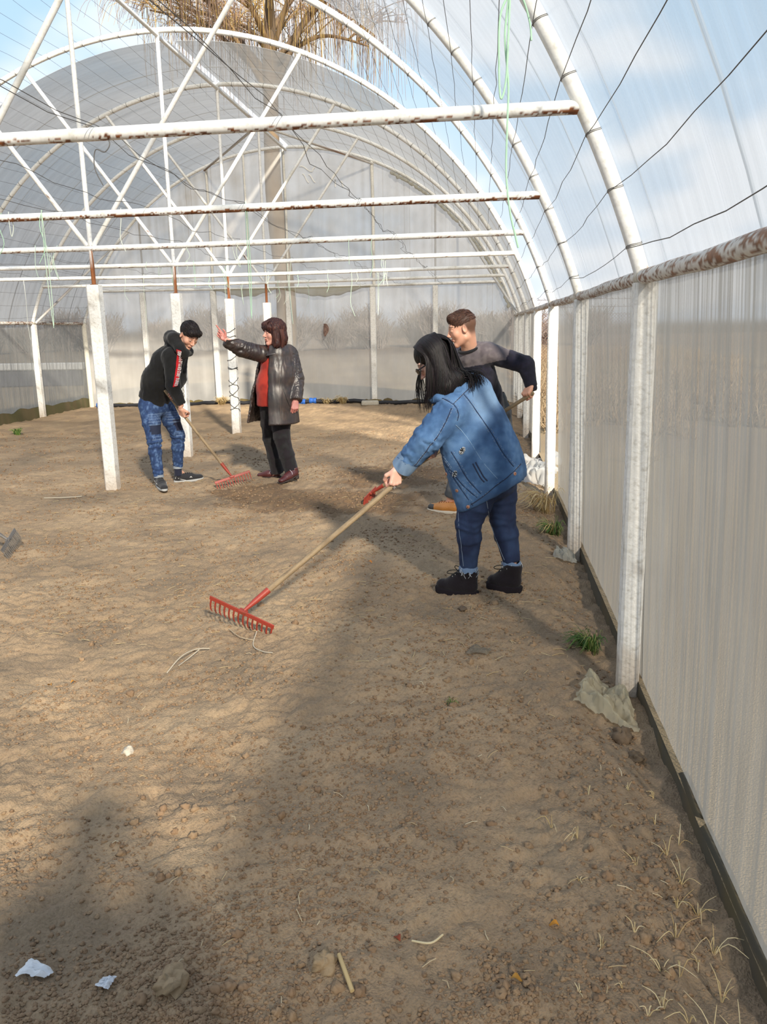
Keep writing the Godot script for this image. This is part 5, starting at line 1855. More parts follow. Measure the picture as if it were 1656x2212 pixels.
	for row in rows:
		under.append([row[0], row[0] + (row[0] - eye).normalized() * 0.012])
	sm.sheet(under, lin(206, 24, 36))
	var stripe := part(top, "sleeve_stripe", sm, M.cloth, "red stripe with white lettering")
	var tm := TextMesh.new()
	var font := SystemFont.new()
	font.font_names = PackedStringArray(["Droid Sans"])
	font.font_weight = 700
	tm.font = font
	tm.text = "TUNED STAY TUNED STAY TUNED"
	tm.font_size = 32
	tm.pixel_size = 0.01
	tm.depth = 0.0
	var arr := tm.surface_get_arrays(0)
	var tv: PackedVector3Array = arr[Mesh.ARRAY_VERTEX]
	var ti: PackedInt32Array = arr[Mesh.ARRAY_INDEX] if arr[Mesh.ARRAY_INDEX] != null else PackedInt32Array(range(tv.size()))
	var bb := tm.get_aabb()
	var xm := MB.new()
	for p in tv:
		var t := 0.985 - 0.965 * (p.x - bb.position.x) / bb.size.x
		var w := (p.y - bb.position.y) / bb.size.y
		xm.vert(put.call(1.0 - t, lerpf(0.98, 0.30, 1.0 - w), 0.012), Vector3(0.35, 0.1, 0.93), lin(238, 236, 236))
	for j in range(0, ti.size() - 2, 3):
		xm.tri(ti[j], ti[j + 1], ti[j + 2])
	part(top, "lettering", xm, M.cloth, "white lettering down the stripe")
	# hair
	f = Field.new(Vector3(-0.12, -0.09, -0.14), Vector3(0.12, 0.17, 0.14), 0.005)
	f.ell(Vector3(0, 0.050, -0.012), Vector3(0.081, 0.090, 0.102), 0.01)
	f.cap(Vector3(-0.045, 0.078, 0.070), Vector3(0.045, 0.078, 0.070), 0.026, 0.026, 0.03)
	f.ell(Vector3(0, 0.025, 0.125), Vector3(0.085, 0.040, 0.055), 0.012, Basis(), true)
	f.ell(Vector3(0, -0.035, 0.075), Vector3(0.11, 0.075, 0.080), 0.015, Basis(), true)
	for s in [-1.0, 1.0]:
		f.ell(Vector3(0.088 * s, -0.012, -0.004), Vector3(0.03, 0.042, 0.030), 0.01, Basis(), true)
	f.plane(Vector3(0, -0.045, -0.08), Vector3(0, -1, 0.2))
	var hm := MB.new()
	f.nets(hm, func(p: Vector3, n: Vector3) -> Color: return lin(24, 20, 20).lerp(lin(52, 42, 38), smoothstep(0.0, 0.5, nb.get_noise_3d(p.x * 90.0, p.y * 40.0, p.z * 30.0)) * 0.6),
		func(p: Vector3, n: Vector3) -> float: return 0.0022 * nb.get_noise_3d(p.x * 120.0, p.y * 50.0, p.z * 40.0), hx)
	var hair := part(root, "hair", hm, M.hair, "short thick black hair")
	part(hair, "strands", short_hair(f, hx, 520, 0.034, Vector3(0, 0, 1), [lin(20, 17, 17), lin(48, 40, 37)]), M.hair)
	var gy := soil_h(-3.3, -7.85)
	var trim := [[[Vector2(0.06, 0.085), Vector2(0.02, 0.05)], 0.004, lin(214, 214, 210)], [[Vector2(0.10, 0.055), Vector2(0.24, 0.035), Vector2(0.36, 0.026)], 0.0035, lin(200, 200, 198)], [[Vector2(0.50, 0.052), Vector2(0.54, 0.062), Vector2(0.57, 0.050)], 0.004, lin(226, 226, 224)]]
	var so := {"name": "sneaker", "col": lin(44, 45, 47), "mat": M.cloth, "sole": 0.022, "shaft": 0.085, "sole_col": lin(176, 178, 178), "width": 0.044, "lace": lin(26, 26, 28), "trim": trim, "flat": 0.7, "rise": 0.008}
	shoe(root, Vector3(-3.165, gy - 0.008, -7.655), Vector3(-3.385, gy - 0.002, -8.03), so)
	gy = soil_h(-3.2, -8.4)
	shoe(root, Vector3(-3.06, gy - 0.004, -8.50), Vector3(-3.322, gy - 0.004, -8.318), so)
	for a in [[Vector3(-3.342, 0.06, -7.955), Vector3(-3.342, 0.125, -7.95)], [Vector3(-3.28, 0.06, -8.33), Vector3(-3.275, 0.16, -8.33)]]:
		var km := MB.new()
		km.tube([a[0], a[1]], 0.042, 14, lin(30, 34, 58))
		part(root, "sock", km, M.cloth)

func coat_woman() -> void:
	var at := Vector3(-2.13, soil_h(-2.13, -8.35), -8.35)
	var root := thing("person", "woman in a brown leather coat and red sweater, pointing with one arm stretched out", "person", at)
	var skin := lin(216, 160, 142)
	var hand := lin(206, 138, 128)
	var fr := Vector3(-0.67, 0, 0.74)
	var J := {"pelvis": Vector3(-2.15, 0.86, -8.33), "chest": Vector3(-2.13, 1.24, -8.32), "neck": Vector3(-2.13, 1.40, -8.32), "head": Vector3(-2.12, 1.53, -8.28), "front": fr,
		"r_sho": Vector3(-2.25, 1.35, -8.24), "r_elb": Vector3(-2.43, 1.415, -8.09), "r_wri": Vector3(-2.55, 1.505, -8.0),
		"l_sho": Vector3(-2.01, 1.34, -8.40), "l_elb": Vector3(-1.925, 1.07, -8.35), "l_wri": Vector3(-1.912, 0.87, -8.22),
		"r_hip": Vector3(-2.22, 0.80, -8.33), "r_kne": Vector3(-2.25, 0.44, -8.42), "r_ank": Vector3(-2.225, 0.08, -8.52), "r_toe": Vector3(-2.36, 0.03, -8.54),
		"l_hip": Vector3(-2.08, 0.80, -8.35), "l_kne": Vector3(-2.10, 0.47, -8.27), "l_ank": Vector3(-1.985, 0.11, -8.29), "l_toe": Vector3(-2.06, 0.03, -8.12)}
	var mb := MB.new()
	add_body(mb, J, skin, Vector3(-2.66, 0.0, -8.66), Vector3(-1.82, 1.62, -7.92), 0.95)
	var hx := head_frame(Vector3(-2.122, 1.552, -8.27), Vector3(-0.80, 0.02, 0.60), Vector3.UP, 1.03)
	add_head(mb, hx, skin, {"hair": lin(58, 36, 32), "mouth": 0.005, "jaw": 0.048, "neck_to": Vector3(-2.13, 1.38, -8.32)})
	add_hand(mb, Vector3(-2.553, 1.508, -7.995), Vector3(-0.62, 0.72, 0.25), Vector3(0.5, 0.62, -0.2), false, hand, POINTING, 0.15, 0.2, 0.86)
	add_hand(mb, Vector3(-1.912, 0.868, -8.215), Vector3(-0.08, -0.90, 0.35), Vector3(-0.85, -0.2, 0.5), true, hand, [[35.0, 45.0, 30.0], [42.0, 50.0, 30.0], [48.0, 55.0, 32.0], [52.0, 55.0, 32.0]], 0.1, 0.3, 0.95)
	part(root, "body", mb, M.skin)
	# trousers
	var f := Field.new(Vector3(-2.42, 0.03, -8.68), Vector3(-1.84, 0.98, -8.10), 0.0095)
	f.cap(Vector3(-2.15, 0.90, -8.33), Vector3(-2.15, 0.84, -8.33), 0.155, 0.155, 0.03, fr, 0.85)
	f.clip = true
	f.chain([Vector3(-2.215, 0.82, -8.33), Vector3(-2.24, 0.60, -8.38), Vector3(-2.255, 0.44, -8.42), Vector3(-2.235, 0.25, -8.47), Vector3(-2.215, 0.065, -8.52)], [0.11, 0.092, 0.076, 0.070, 0.068], 0.03)
	f.chain([Vector3(-2.085, 0.82, -8.34), Vector3(-2.10, 0.62, -8.30), Vector3(-2.09, 0.47, -8.275), Vector3(-2.045, 0.28, -8.28), Vector3(-1.995, 0.085, -8.285)], [0.115, 0.100, 0.084, 0.076, 0.072], 0.03)
	f.clip = false
	var jb := MB.new()
	f.nets(jb, func(p: Vector3, n: Vector3) -> Color: return lin(22, 21, 24).lerp(lin(34, 33, 35), smoothstep(0.0, 0.5, na.get_noise_3d(p.x * 9.0, p.y * 9.0, p.z * 9.0))),
		func(p: Vector3, n: Vector3) -> float: return cloth_fold(p, 6.0, 0.004))
	part(root, "trousers", jb, M.cloth, "black trousers")
	# red sweater
	f = Field.new(Vector3(-2.42, 0.76, -8.58), Vector3(-1.86, 1.50, -8.06), 0.009)
	f.chain([Vector3(-2.175, 0.82, -8.32), Vector3(-2.165, 1.02, -8.315), Vector3(-2.14, 1.24, -8.315), Vector3(-2.13, 1.37, -8.31)], [0.185, 0.180, 0.140, 0.075], 0.04, fr, 0.92)
	f.cap(Vector3(-2.13, 1.38, -8.31), Vector3(-2.13, 1.425, -8.30), 0.072, 0.062, 0.03)
	f.plane(Vector3(-2.15, 0.815, -8.3), Vector3(0, -1, 0))
	f.plane(Vector3(-2.13, 1.43, -8.3), Vector3(0, 1, 0))
	jb = MB.new()
	f.nets(jb, func(p: Vector3, n: Vector3) -> Color: return lin(190, 56, 40).lerp(lin(160, 42, 32), smoothstep(-0.2, 0.5, na.get_noise_3d(p.x * 8.0, p.y * 8.0, p.z * 8.0))),
		func(p: Vector3, n: Vector3) -> float: return cloth_fold(p, 4.0, 0.004))
	var sw := part(root, "sweater", jb, M.cloth, "red sweater")
	var pm := MB.new()
	var loop := []
	for j in 25:
		var a := lerpf(-1.5, 1.5, j / 24.0)
		var dir := fr.rotated(Vector3.UP, a)
		var p := Vector3(-2.13, 1.425 - 0.055 * cos(a), -8.31)
		loop.append(f.hit(p + dir * 0.3, p) + dir * 0.004)
	pm.tube(loop, 0.004, 6, lin(226, 206, 190))
	part(root, "necklace", pm, M.shiny, "pale bead necklace")
	# leather coat, hanging open
	f = Field.new(Vector3(-2.66, 0.58, -8.68), Vector3(-1.76, 1.50, -7.90), 0.0095)
	f.chain([Vector3(-2.13, 1.33, -8.325), Vector3(-2.135, 1.12, -8.33), Vector3(-2.165, 0.88, -8.33), Vector3(-2.19, 0.60, -8.33)], [0.172, 0.212, 0.250, 0.295], 0.04, fr, 0.92)
	f.cap(Vector3(-2.23, 1.345, -8.255), Vector3(-2.03, 1.345, -8.39), 0.085, 0.085, 0.05)
	f.cap(Vector3(-2.13, 1.36, -8.33), Vector3(-2.13, 1.43, -8.33), 0.10, 0.08, 0.03)
	f.shell(0.020)
	f.plane(Vector3(-2.2, 0.632, -8.3), Vector3(0.0, -1, 0.0))
	f.plane(Vector3(-2.13, 1.435, -8.3), Vector3(0, 1, 0))
	var e1 := Vector3(-0.985, 0, 0.17).normalized()
	var e2 := Vector3(-0.10, 0, 1.0).normalized()
	var axis := Vector3(-2.145, 1.0, -8.33)
	f.wedge(axis, (fr - e1 * fr.dot(e1)).normalized(), (fr - e2 * fr.dot(e2)).normalized())
	f.clip = true
	f.cap(Vector3(-2.25, 1.35, -8.23), Vector3(-2.43, 1.412, -8.09), 0.088, 0.074, 0.03)
	f.cap(Vector3(-2.43, 1.412, -8.09), Vector3(-2.548, 1.498, -8.002), 0.074, 0.062, 0.02)
	f.cap(Vector3(-2.005, 1.335, -8.40), Vector3(-1.922, 1.07, -8.345), 0.092, 0.076, 0.03)
	f.cap(Vector3(-1.922, 1.07, -8.345), Vector3(-1.912, 0.868, -8.222), 0.076, 0.064, 0.02)
	f.clip = false
	jb = MB.new()
	f.nets(jb, func(p: Vector3, n: Vector3) -> Color: return lin(50, 42, 40).lerp(lin(70, 56, 50), smoothstep(-0.2, 0.5, na.get_noise_3d(p.x * 7.0, p.y * 7.0, p.z * 7.0))).lerp(lin(32, 28, 29), smoothstep(0.0, 0.5, nb.get_noise_3d(p.x * 18.0, p.y * 18.0, p.z * 18.0)) * 0.5),
		func(p: Vector3, n: Vector3) -> float:
			var ax := absf(p.x + 2.13)
			var arm := smoothstep(0.16, 0.25, ax)
			return 0.007 * (1.0 - 2.4 * absf(na.get_noise_3d(p.x * 9.0, p.y * (2.2 + 9.0 * arm), p.z * 9.0))) * (0.35 + 0.6 * arm + 0.4 * smoothstep(1.0, 1.3, p.y)))
	var coat := part(root, "leather_coat", jb, M.leather, "dark brown leather coat, worn open")
	# collar and lapels
	var cm := MB.new()
	for s in [-1.0, 1.0]:
		var rows := []
		for j in 13:
			var t := j / 12.0
			var a: float = lerpf(0.45, PI, t) * s
			var dir := fr.rotated(Vector3.UP, a)
			var p := Vector3(-2.13, lerpf(1.375, 1.43, smoothstep(0.0, 0.5, t)), -8.325)
			var out := lerpf(0.135, 0.100, t)
			rows.append([p + dir * 0.085 + Vector3(0, 0.025, 0), p + dir * 0.10 + Vector3(0, 0.04, 0), p + dir * out + Vector3(0, 0.01, 0), p + dir * (out + 0.02 + 0.03 * (1.0 - t)) + Vector3(0, -0.03 - 0.012 * (1.0 - t), 0), p + dir * (out + 0.012) + Vector3(0, -0.045, 0)])
		cm.sheet(rows, lin(44, 38, 37))
	part(coat, "collar", cm, M.leather)
	cm = MB.new()
	var eye := Vector3(0, 1.6, 0)
	seam(cm, f, eye, [Vector3(-2.06, 1.36, -8.12), Vector3(-2.05, 1.20, -8.12), Vector3(-2.045, 0.95, -8.10), Vector3(-2.05, 0.64, -8.09)], 0.0028, lin(92, 78, 70))
	seam(cm, f, eye, [Vector3(-2.015, 1.0, -8.12), Vector3(-1.985, 0.90, -8.12), Vector3(-1.955, 0.82, -8.12)], 0.0035, lin(28, 24, 24))
	part(coat, "seams", cm, M.leather)
	# bobbed hair
	f = Field.new(Vector3(-0.16, -0.19, -0.17), Vector3(0.16, 0.18, 0.15), 0.006)
	f.ell(Vector3(0, 0.055, -0.010), Vector3(0.105, 0.100, 0.118), 0.02)
	f.ell(Vector3(0, -0.045, -0.060), Vector3(0.108, 0.105, 0.075), 0.03)
	for s in [-1.0, 1.0]:
		f.cap(Vector3(0.078 * s, 0.05, 0.02), Vector3(0.092 * s, -0.105, 0.012), 0.036, 0.040, 0.03)
	f.cap(Vector3(-0.055, 0.060, 0.082), Vector3(0.055, 0.060, 0.082), 0.024, 0.024, 0.02)
	f.ell(Vector3(0, -0.045, 0.118), Vector3(0.062, 0.090, 0.072), 0.012, Basis(), true)
	f.cap(Vector3(0, -0.08, 0.0), Vector3(0, -0.22, 0.02), 0.055, 0.06, 0.01, Vector3.ZERO, 1.0, true)
	f.plane(Vector3(0, -0.138, 0), Vector3(0, -1, 0.12))
	var hm := MB.new()
	f.nets(hm, func(p: Vector3, n: Vector3) -> Color: return lin(52, 32, 29).lerp(lin(88, 50, 40), smoothstep(-0.1, 0.5, nb.get_noise_3d(p.x * 70.0, p.y * 14.0, p.z * 70.0)) * 0.8),
		func(p: Vector3, n: Vector3) -> float: return 0.007 * nb.get_noise_3d(p.x * 65.0, p.y * 12.0, p.z * 65.0), hx)
	var hair := part(root, "hair", hm, M.hair, "bobbed dark auburn hair with a fringe")
	var lm := MB.new()
	for j in 60:
		var a := rng.randf_range(-2.6, 2.6)
		var r := 0.108
		var p := Vector3(sin(a + PI) * r, 0.04, cos(a + PI) * r * 1.05)
		if p.z > 0.05:
			continue
		var e := Vector3(p.x * 1.05 + rng.randf_range(-0.01, 0.01), -0.135 + rng.randf_range(-0.012, 0.012), p.z * 1.0 + rng.randf_range(-0.01, 0.01))
		lock(lm, [hx * p, hx * (p.lerp(e, 0.5) * Vector3(1.1, 1, 1.1)), hx * e], rng.randf_range(0.004, 0.008), lin(52, 32, 29).lerp(lin(92, 54, 44), rng.randf()))
	for j in 26:
		var x := rng.randf_range(-0.07, 0.07)
		lock(lm, [hx * Vector3(x * 0.8, 0.125, 0.06), hx * Vector3(x, 0.095, 0.102), hx * Vector3(x * 1.05 + rng.randf_range(-0.006, 0.006), 0.040 + rng.randf_range(-0.006, 0.008), 0.108 - absf(x) * 0.25)], 0.005, lin(52, 32, 29).lerp(lin(92, 54, 44), rng.randf()))
	part(hair, "strands", lm, M.hair)
	var gy := soil_h(-2.05, -8.15)
	var so := {"name": "ankle_boot", "col": lin(78, 34, 36), "mat": M.leather, "sole": 0.012, "shaft": 0.095, "sole_col": lin(58, 48, 46), "width": 0.040, "heel": 0.0, "trim": [[[Vector2(0.42, 0.055), Vector2(0.38, 0.075), Vector2(0.36, 0.092)], 0.0035, lin(210, 210, 214)]], "flat": 0.75}
	var s2 := so.duplicate()
	s2["heel"] = 0.03
	shoe(root, Vector3(-2.085, gy + 0.0, -8.07), Vector3(-1.945, gy + 0.055, -8.315), s2)
	gy = soil_h(-2.3, -8.55)
	shoe(root, Vector3(-2.46, gy - 0.01, -8.56), Vector3(-2.195, gy + 0.002, -8.55), so)

func sweatshirt_boy() -> void:
	var at := Vector3(0.0, soil_h(0.0, -6.9), -6.9)
	var root := thing("person", "boy with cropped hair in a grey and navy sweatshirt, raking behind the denim jacket", "person", at)
	var skin := lin(222, 168, 142)
	var fr := Vector3(-0.45, -0.25, 0.86).normalized()
	var J := {"pelvis": Vector3(0.06, 0.90, -6.93), "chest": Vector3(-0.05, 1.25, -6.68), "neck": Vector3(-0.10, 1.42, -6.56), "head": Vector3(-0.14, 1.53, -6.48), "front": fr,
		"l_sho": Vector3(0.05, 1.39, -6.58), "l_elb": Vector3(0.345, 1.285, -6.58), "l_wri": Vector3(0.388, 1.11, -6.53),
		"r_sho": Vector3(-0.21, 1.36, -6.72), "r_elb": Vector3(-0.30, 1.08, -6.76), "r_wri": Vector3(-0.25, 0.76, -6.80),
		"l_hip": Vector3(0.14, 0.86, -6.90), "l_kne": Vector3(0.20, 0.48, -6.86), "l_ank": Vector3(0.222, 0.10, -6.87), "l_toe": Vector3(0.13, 0.04, -6.72),
		"r_hip": Vector3(-0.01, 0.86, -6.97), "r_kne": Vector3(-0.16, 0.49, -6.93), "r_ank": Vector3(-0.265, 0.11, -6.98), "r_toe": Vector3(-0.40, 0.04, -7.0)}
	var mb := MB.new()
	add_body(mb, J, skin, Vector3(-0.50, 0.0, -7.16), Vector3(0.50, 1.62, -6.36))
	var hx := head_frame(Vector3(-0.160, 1.572, -6.50), Vector3(-0.93, -0.26, 0.16), Vector3(-0.1, 1.0, 0.0), 1.10)
	add_head(mb, hx, skin, {"hair": lin(84, 58, 44), "fade": 0.90, "neck": 0.054, "neck_to": Vector3(-0.10, 1.37, -6.60)})
	var mid := Vector3(-1.03, 0.0825, -7.31)
	var butt := Vector3(0.40, 1.073, -6.48)
	var rod := (butt - mid).normalized()
	grip_hand(mb, butt - rod * 0.065, -rod, Vector3(0.392, 1.118, -6.535), true, skin, 1.05)
	grip_hand(mb, mid + rod * 1.12, -rod, Vector3(-0.25, 0.78, -6.80), false, skin)
	part(root, "body", mb, M.skin)
	var f := Field.new(Vector3(-0.42, 0.07, -7.20), Vector3(0.40, 1.04, -6.62), 0.0105)
	f.cap(Vector3(0.06, 0.96, -6.91), Vector3(0.065, 0.88, -6.93), 0.15, 0.15, 0.03)
	f.clip = true
	f.chain([Vector3(0.14, 0.87, -6.91), Vector3(0.20, 0.48, -6.87), Vector3(0.222, 0.10, -6.87)], [0.11, 0.078, 0.062], 0.03)
	f.chain([Vector3(-0.01, 0.87, -6.97), Vector3(-0.16, 0.49, -6.93), Vector3(-0.262, 0.13, -6.98)], [0.11, 0.078, 0.060], 0.03)
	f.clip = false
	var jb := MB.new()
	f.nets(jb, func(p: Vector3, n: Vector3) -> Color: return lin(88, 90, 94).lerp(lin(124, 126, 128), smoothstep(-0.1, 0.6, na.get_noise_3d(p.x * 10.0, p.y * 10.0, p.z * 10.0))),
		func(p: Vector3, n: Vector3) -> float: return cloth_fold(p, 7.0, 0.005))
	part(root, "trousers", jb, M.denim, "grey trousers")
	f = Field.new(Vector3(-0.46, 0.80, -7.10), Vector3(0.50, 1.52, -6.38), 0.0085)
	f.chain([Vector3(-0.085, 1.36, -6.62), Vector3(-0.05, 1.20, -6.70), Vector3(0.0, 1.05, -6.80), Vector3(0.045, 0.90, -6.89)], [0.125, 0.158, 0.155, 0.152], 0.04, fr, 0.82)
	f.cap(Vector3(0.03, 1.375, -6.585), Vector3(-0.19, 1.345, -6.70), 0.080, 0.080, 0.05)
	f.cap(Vector3(-0.10, 1.37, -6.60), Vector3(-0.105, 1.44, -6.57), 0.085, 0.070, 0.03)
	f.plane(Vector3(0.05, 0.86, -6.9), Vector3(0.2, -1, -0.1))
	f.plane(Vector3(-0.10, 1.425, -6.56), Vector3(-0.35, 0.9, 0.3))
	f.clip = true
	f.cap(Vector3(0.04, 1.385, -6.58), Vector3(0.345, 1.285, -6.58), 0.080, 0.066, 0.03)
	f.cap(Vector3(0.345, 1.285, -6.58), Vector3(0.388, 1.118, -6.535), 0.066, 0.047, 0.02)
	f.cap(Vector3(-0.20, 1.35, -6.71), Vector3(-0.30, 1.08, -6.76), 0.080, 0.064, 0.03)
	f.cap(Vector3(-0.30, 1.08, -6.76), Vector3(-0.255, 0.79, -6.795), 0.064, 0.047, 0.02)
	f.clip = false
	jb = MB.new()
	f.nets(jb, func(p: Vector3, n: Vector3) -> Color:
		var wob := 0.008 * na.get_noise_3d(p.x * 12.0, p.y * 12.0, p.z * 12.0)
		var navy := p.x > 0.195 - 0.35 * (1.36 - p.y) + wob or (p.y < 1.292 + 0.18 * (p.x + 0.02) + wob and p.x > -0.28) or p.y < 1.25
		var g := na.get_noise_3d(p.x * 14.0, p.y * 14.0, p.z * 14.0)
		return (lin(26, 25, 42) if navy else lin(108, 100, 104)).lerp(lin(38, 36, 56) if navy else lin(128, 120, 122), smoothstep(-0.2, 0.5, g)),
		func(p: Vector3, n: Vector3) -> float: return cloth_fold(p, 5.5, 0.005) + 0.0035 * sin(p.x * 90.0) * smoothstep(1.25, 1.32, p.y) * smoothstep(1.42, 1.36, p.y) * smoothstep(0.05, -0.02, p.x))
	var top := part(root, "sweatshirt", jb, M.cloth, "navy sweatshirt with a grey yoke")
	var cm := MB.new()
	var loop := []
	for j in 25:
		var a := TAU * j / 24.0
		loop.append(Vector3(-0.105, 1.418, -6.565) + Vector3(cos(a) * 0.078, 0.028 * cos(a) * 0.7 - 0.022 * sin(a), sin(a) * 0.070))
	cm.tube(loop, 0.012, 8, lin(24, 24, 30), false)
	part(top, "neckband", cm, M.cloth, "dark ribbed neckband")
	cm = MB.new()
	cm.tube([Vector3(0.380, 1.150, -6.543), Vector3(0.383, 1.138, -6.540), Vector3(0.393, 1.095, -6.528), Vector3(0.395, 1.085, -6.525)], [0.047, 0.046, 0.042, 0.036], 18, lin(22, 21, 34))
	part(top, "cuff", cm, M.cloth)
	# cropped hair
	f = Field.new(Vector3(-0.11, -0.05, -0.14), Vector3(0.11, 0.16, 0.13), 0.005)
	f.ell(Vector3(0, 0.043, -0.014), Vector3(0.078, 0.089, 0.100), 0.01)
	f.cap(Vector3(-0.030, 0.094, 0.058), Vector3(0.030, 0.094, 0.058), 0.022, 0.022, 0.03)
	f.ell(Vector3(0, 0.012, 0.118), Vector3(0.09, 0.058, 0.060), 0.012, Basis(), true)
	f.plane(Vector3(0, 0.030, 0.0), Vector3(0, -1, -0.16))
	var hm := MB.new()
	f.nets(hm, func(p: Vector3, n: Vector3) -> Color: return lin(62, 43, 36).lerp(lin(92, 63, 50), smoothstep(-0.3, 0.5, nb.get_noise_3d(p.x * 260.0, p.y * 60.0, p.z * 60.0))),
		func(p: Vector3, n: Vector3) -> float: return 0.0010 * nb.get_noise_3d(p.x * 160.0, p.y * 60.0, p.z * 60.0), hx)
	var hair := part(root, "hair", hm, M.hair, "short brown hair, shaved at the sides")
	part(hair, "strands", short_hair(f, hx, 520, 0.024, Vector3(0, 0.1, 1), [lin(54, 37, 31), lin(98, 68, 54)]), M.hair)
	var gy := soil_h(-0.35, -7.0)
	var so := {"name": "shoe", "col": lin(196, 132, 66), "cap": lin(58, 56, 58), "mat": M.leather, "sole": 0.030, "shaft": 0.10, "sole_col": lin(214, 206, 190), "width": 0.046, "lace": lin(120, 62, 44), "flat": 0.8, "rise": 0.006}
	shoe(root, Vector3(-0.470, gy - 0.008, -7.03), Vector3(-0.190, gy - 0.008, -6.95), so)
	gy = soil_h(0.2, -6.8)
	shoe(root, Vector3(0.12, gy - 0.008, -6.67), Vector3(0.235, gy - 0.008, -6.92), so)

func photographer() -> void:
	# whoever holds the camera: stands behind it and throws the long shadow on the soil in front
	var at := Vector3(0.04, soil_h(0.04, 0.5), 0.5)
	var root := thing("person", "dark-clothed person holding up a phone whose shadow falls at bottom left", "person", at)
	var skin := lin(214, 168, 144)
	var J := {"pelvis": Vector3(0.04, 0.92, 0.50), "chest": Vector3(0.04, 1.28, 0.47), "neck": Vector3(0.04, 1.46, 0.45), "head": Vector3(0.04, 1.58, 0.42), "front": Vector3(0, 0, -1),
		"l_sho": Vector3(-0.15, 1.40, 0.46), "l_elb": Vector3(-0.22, 1.16, 0.34), "l_wri": Vector3(-0.10, 1.42, 0.19),
		"r_sho": Vector3(0.23, 1.40, 0.46), "r_elb": Vector3(0.30, 1.16, 0.34), "r_wri": Vector3(0.14, 1.42, 0.19),
		"l_hip": Vector3(-0.05, 0.88, 0.50), "l_kne": Vector3(-0.07, 0.48, 0.48), "l_ank": Vector3(-0.08, 0.09, 0.52), "l_toe": Vector3(-0.10, 0.04, 0.36),
		"r_hip": Vector3(0.13, 0.88, 0.50), "r_kne": Vector3(0.15, 0.48, 0.48), "r_ank": Vector3(0.16, 0.09, 0.52), "r_toe": Vector3(0.18, 0.04, 0.36)}
	var mb := MB.new()
	add_body(mb, J, skin, Vector3(-0.36, 0.0, 0.08), Vector3(0.42, 1.64, 0.70))
	var hx := head_frame(Vector3(0.04, 1.63, 0.40), Vector3(0, -0.05, -1), Vector3.UP, 1.0)
	add_head(mb, hx, skin, {})
	add_hand(mb, Vector3(-0.09, 1.44, 0.175), Vector3(0.45, 0.85, -0.2), Vector3(0.3, 0.2, 0.8), true, skin, LOOSE)
	add_hand(mb, Vector3(0.12, 1.44, 0.175), Vector3(-0.45, 0.85, -0.2), Vector3(-0.3, 0.2, 0.8), false, skin, LOOSE)
	part(root, "body", mb, M.skin)
	var f := Field.new(Vector3(-0.38, 0.72, 0.10), Vector3(0.44, 1.56, 0.76), 0.014)
	f.chain([Vector3(0.04, 0.84, 0.50), Vector3(0.04, 1.10, 0.49), Vector3(0.04, 1.34, 0.47)], [0.19, 0.19, 0.17], 0.04, Vector3(0, 0, 1), 0.8)
	f.cap(Vector3(-0.13, 1.40, 0.46), Vector3(0.21, 1.40, 0.46), 0.085, 0.085, 0.05)
	f.clip = true
	for s in ["l", "r"]:
		f.cap(J[s + "_sho"], J[s + "_elb"], 0.085, 0.07, 0.03)
		f.cap(J[s + "_elb"], J[s + "_wri"], 0.07, 0.055, 0.03)
	f.clip = false
	var jb := MB.new()
	f.nets(jb, lin(40, 42, 50))
	part(root, "jacket", jb, M.cloth)
	f = Field.new(Vector3(-0.24, 0.06, 0.30), Vector3(0.32, 0.98, 0.70), 0.014)
	f.cap(Vector3(0.04, 0.92, 0.50), Vector3(0.04, 0.86, 0.50), 0.15, 0.15, 0.03)
	f.chain([J.l_hip, J.l_kne, J.l_ank], [0.11, 0.075, 0.06], 0.03)
	f.chain([J.r_hip, J.r_kne, J.r_ank], [0.11, 0.075, 0.06], 0.03)
	jb = MB.new()
	f.nets(jb, lin(44, 52, 74))
	part(root, "trousers", jb, M.denim)
	f = Field.new(Vector3(-0.12, -0.10, -0.14), Vector3(0.12, 0.17, 0.12), 0.007)
	f.ell(Vector3(0, 0.05, -0.015), Vector3(0.085, 0.092, 0.106), 0.01)
	f.ell(Vector3(0, -0.02, 0.09), Vector3(0.10, 0.085, 0.075), 0.012, Basis(), true)
	jb = MB.new()
	f.nets(jb, lin(50, 38, 32), null, hx)
	part(root, "hair", jb, M.hair)
	var so := {"name": "shoe", "col": lin(40, 38, 38), "mat": M.cloth}
	var gy := soil_h(0.04, 0.4)
	shoe(root, Vector3(-0.11, gy, 0.30), Vector3(-0.08, gy, 0.57), so)
	shoe(root, Vector3(0.19, gy, 0.30), Vector3(0.16, gy, 0.57), so)
	var ph := MB.new()
	ph.box(Vector3(0.015, 1.585, 0.13), Vector3(0.078, 0.16, 0.009), Basis(), lin(30, 30, 34), 0.003)
	solo("phone", ph, M.shiny, "dark phone held upright by the person behind the camera", "phone", Vector3(0.015, 1.585, 0.13))

# ---------------------------------------------------------------- wires and twine
func nth(k: int) -> String:
	if k == 1: return "lowest"
	var ends := {1: "st", 2: "nd", 3: "rd"}
	return "%d%s" % [k, ends.get(k % 10, "th") if k / 10 != 1 else "th"]

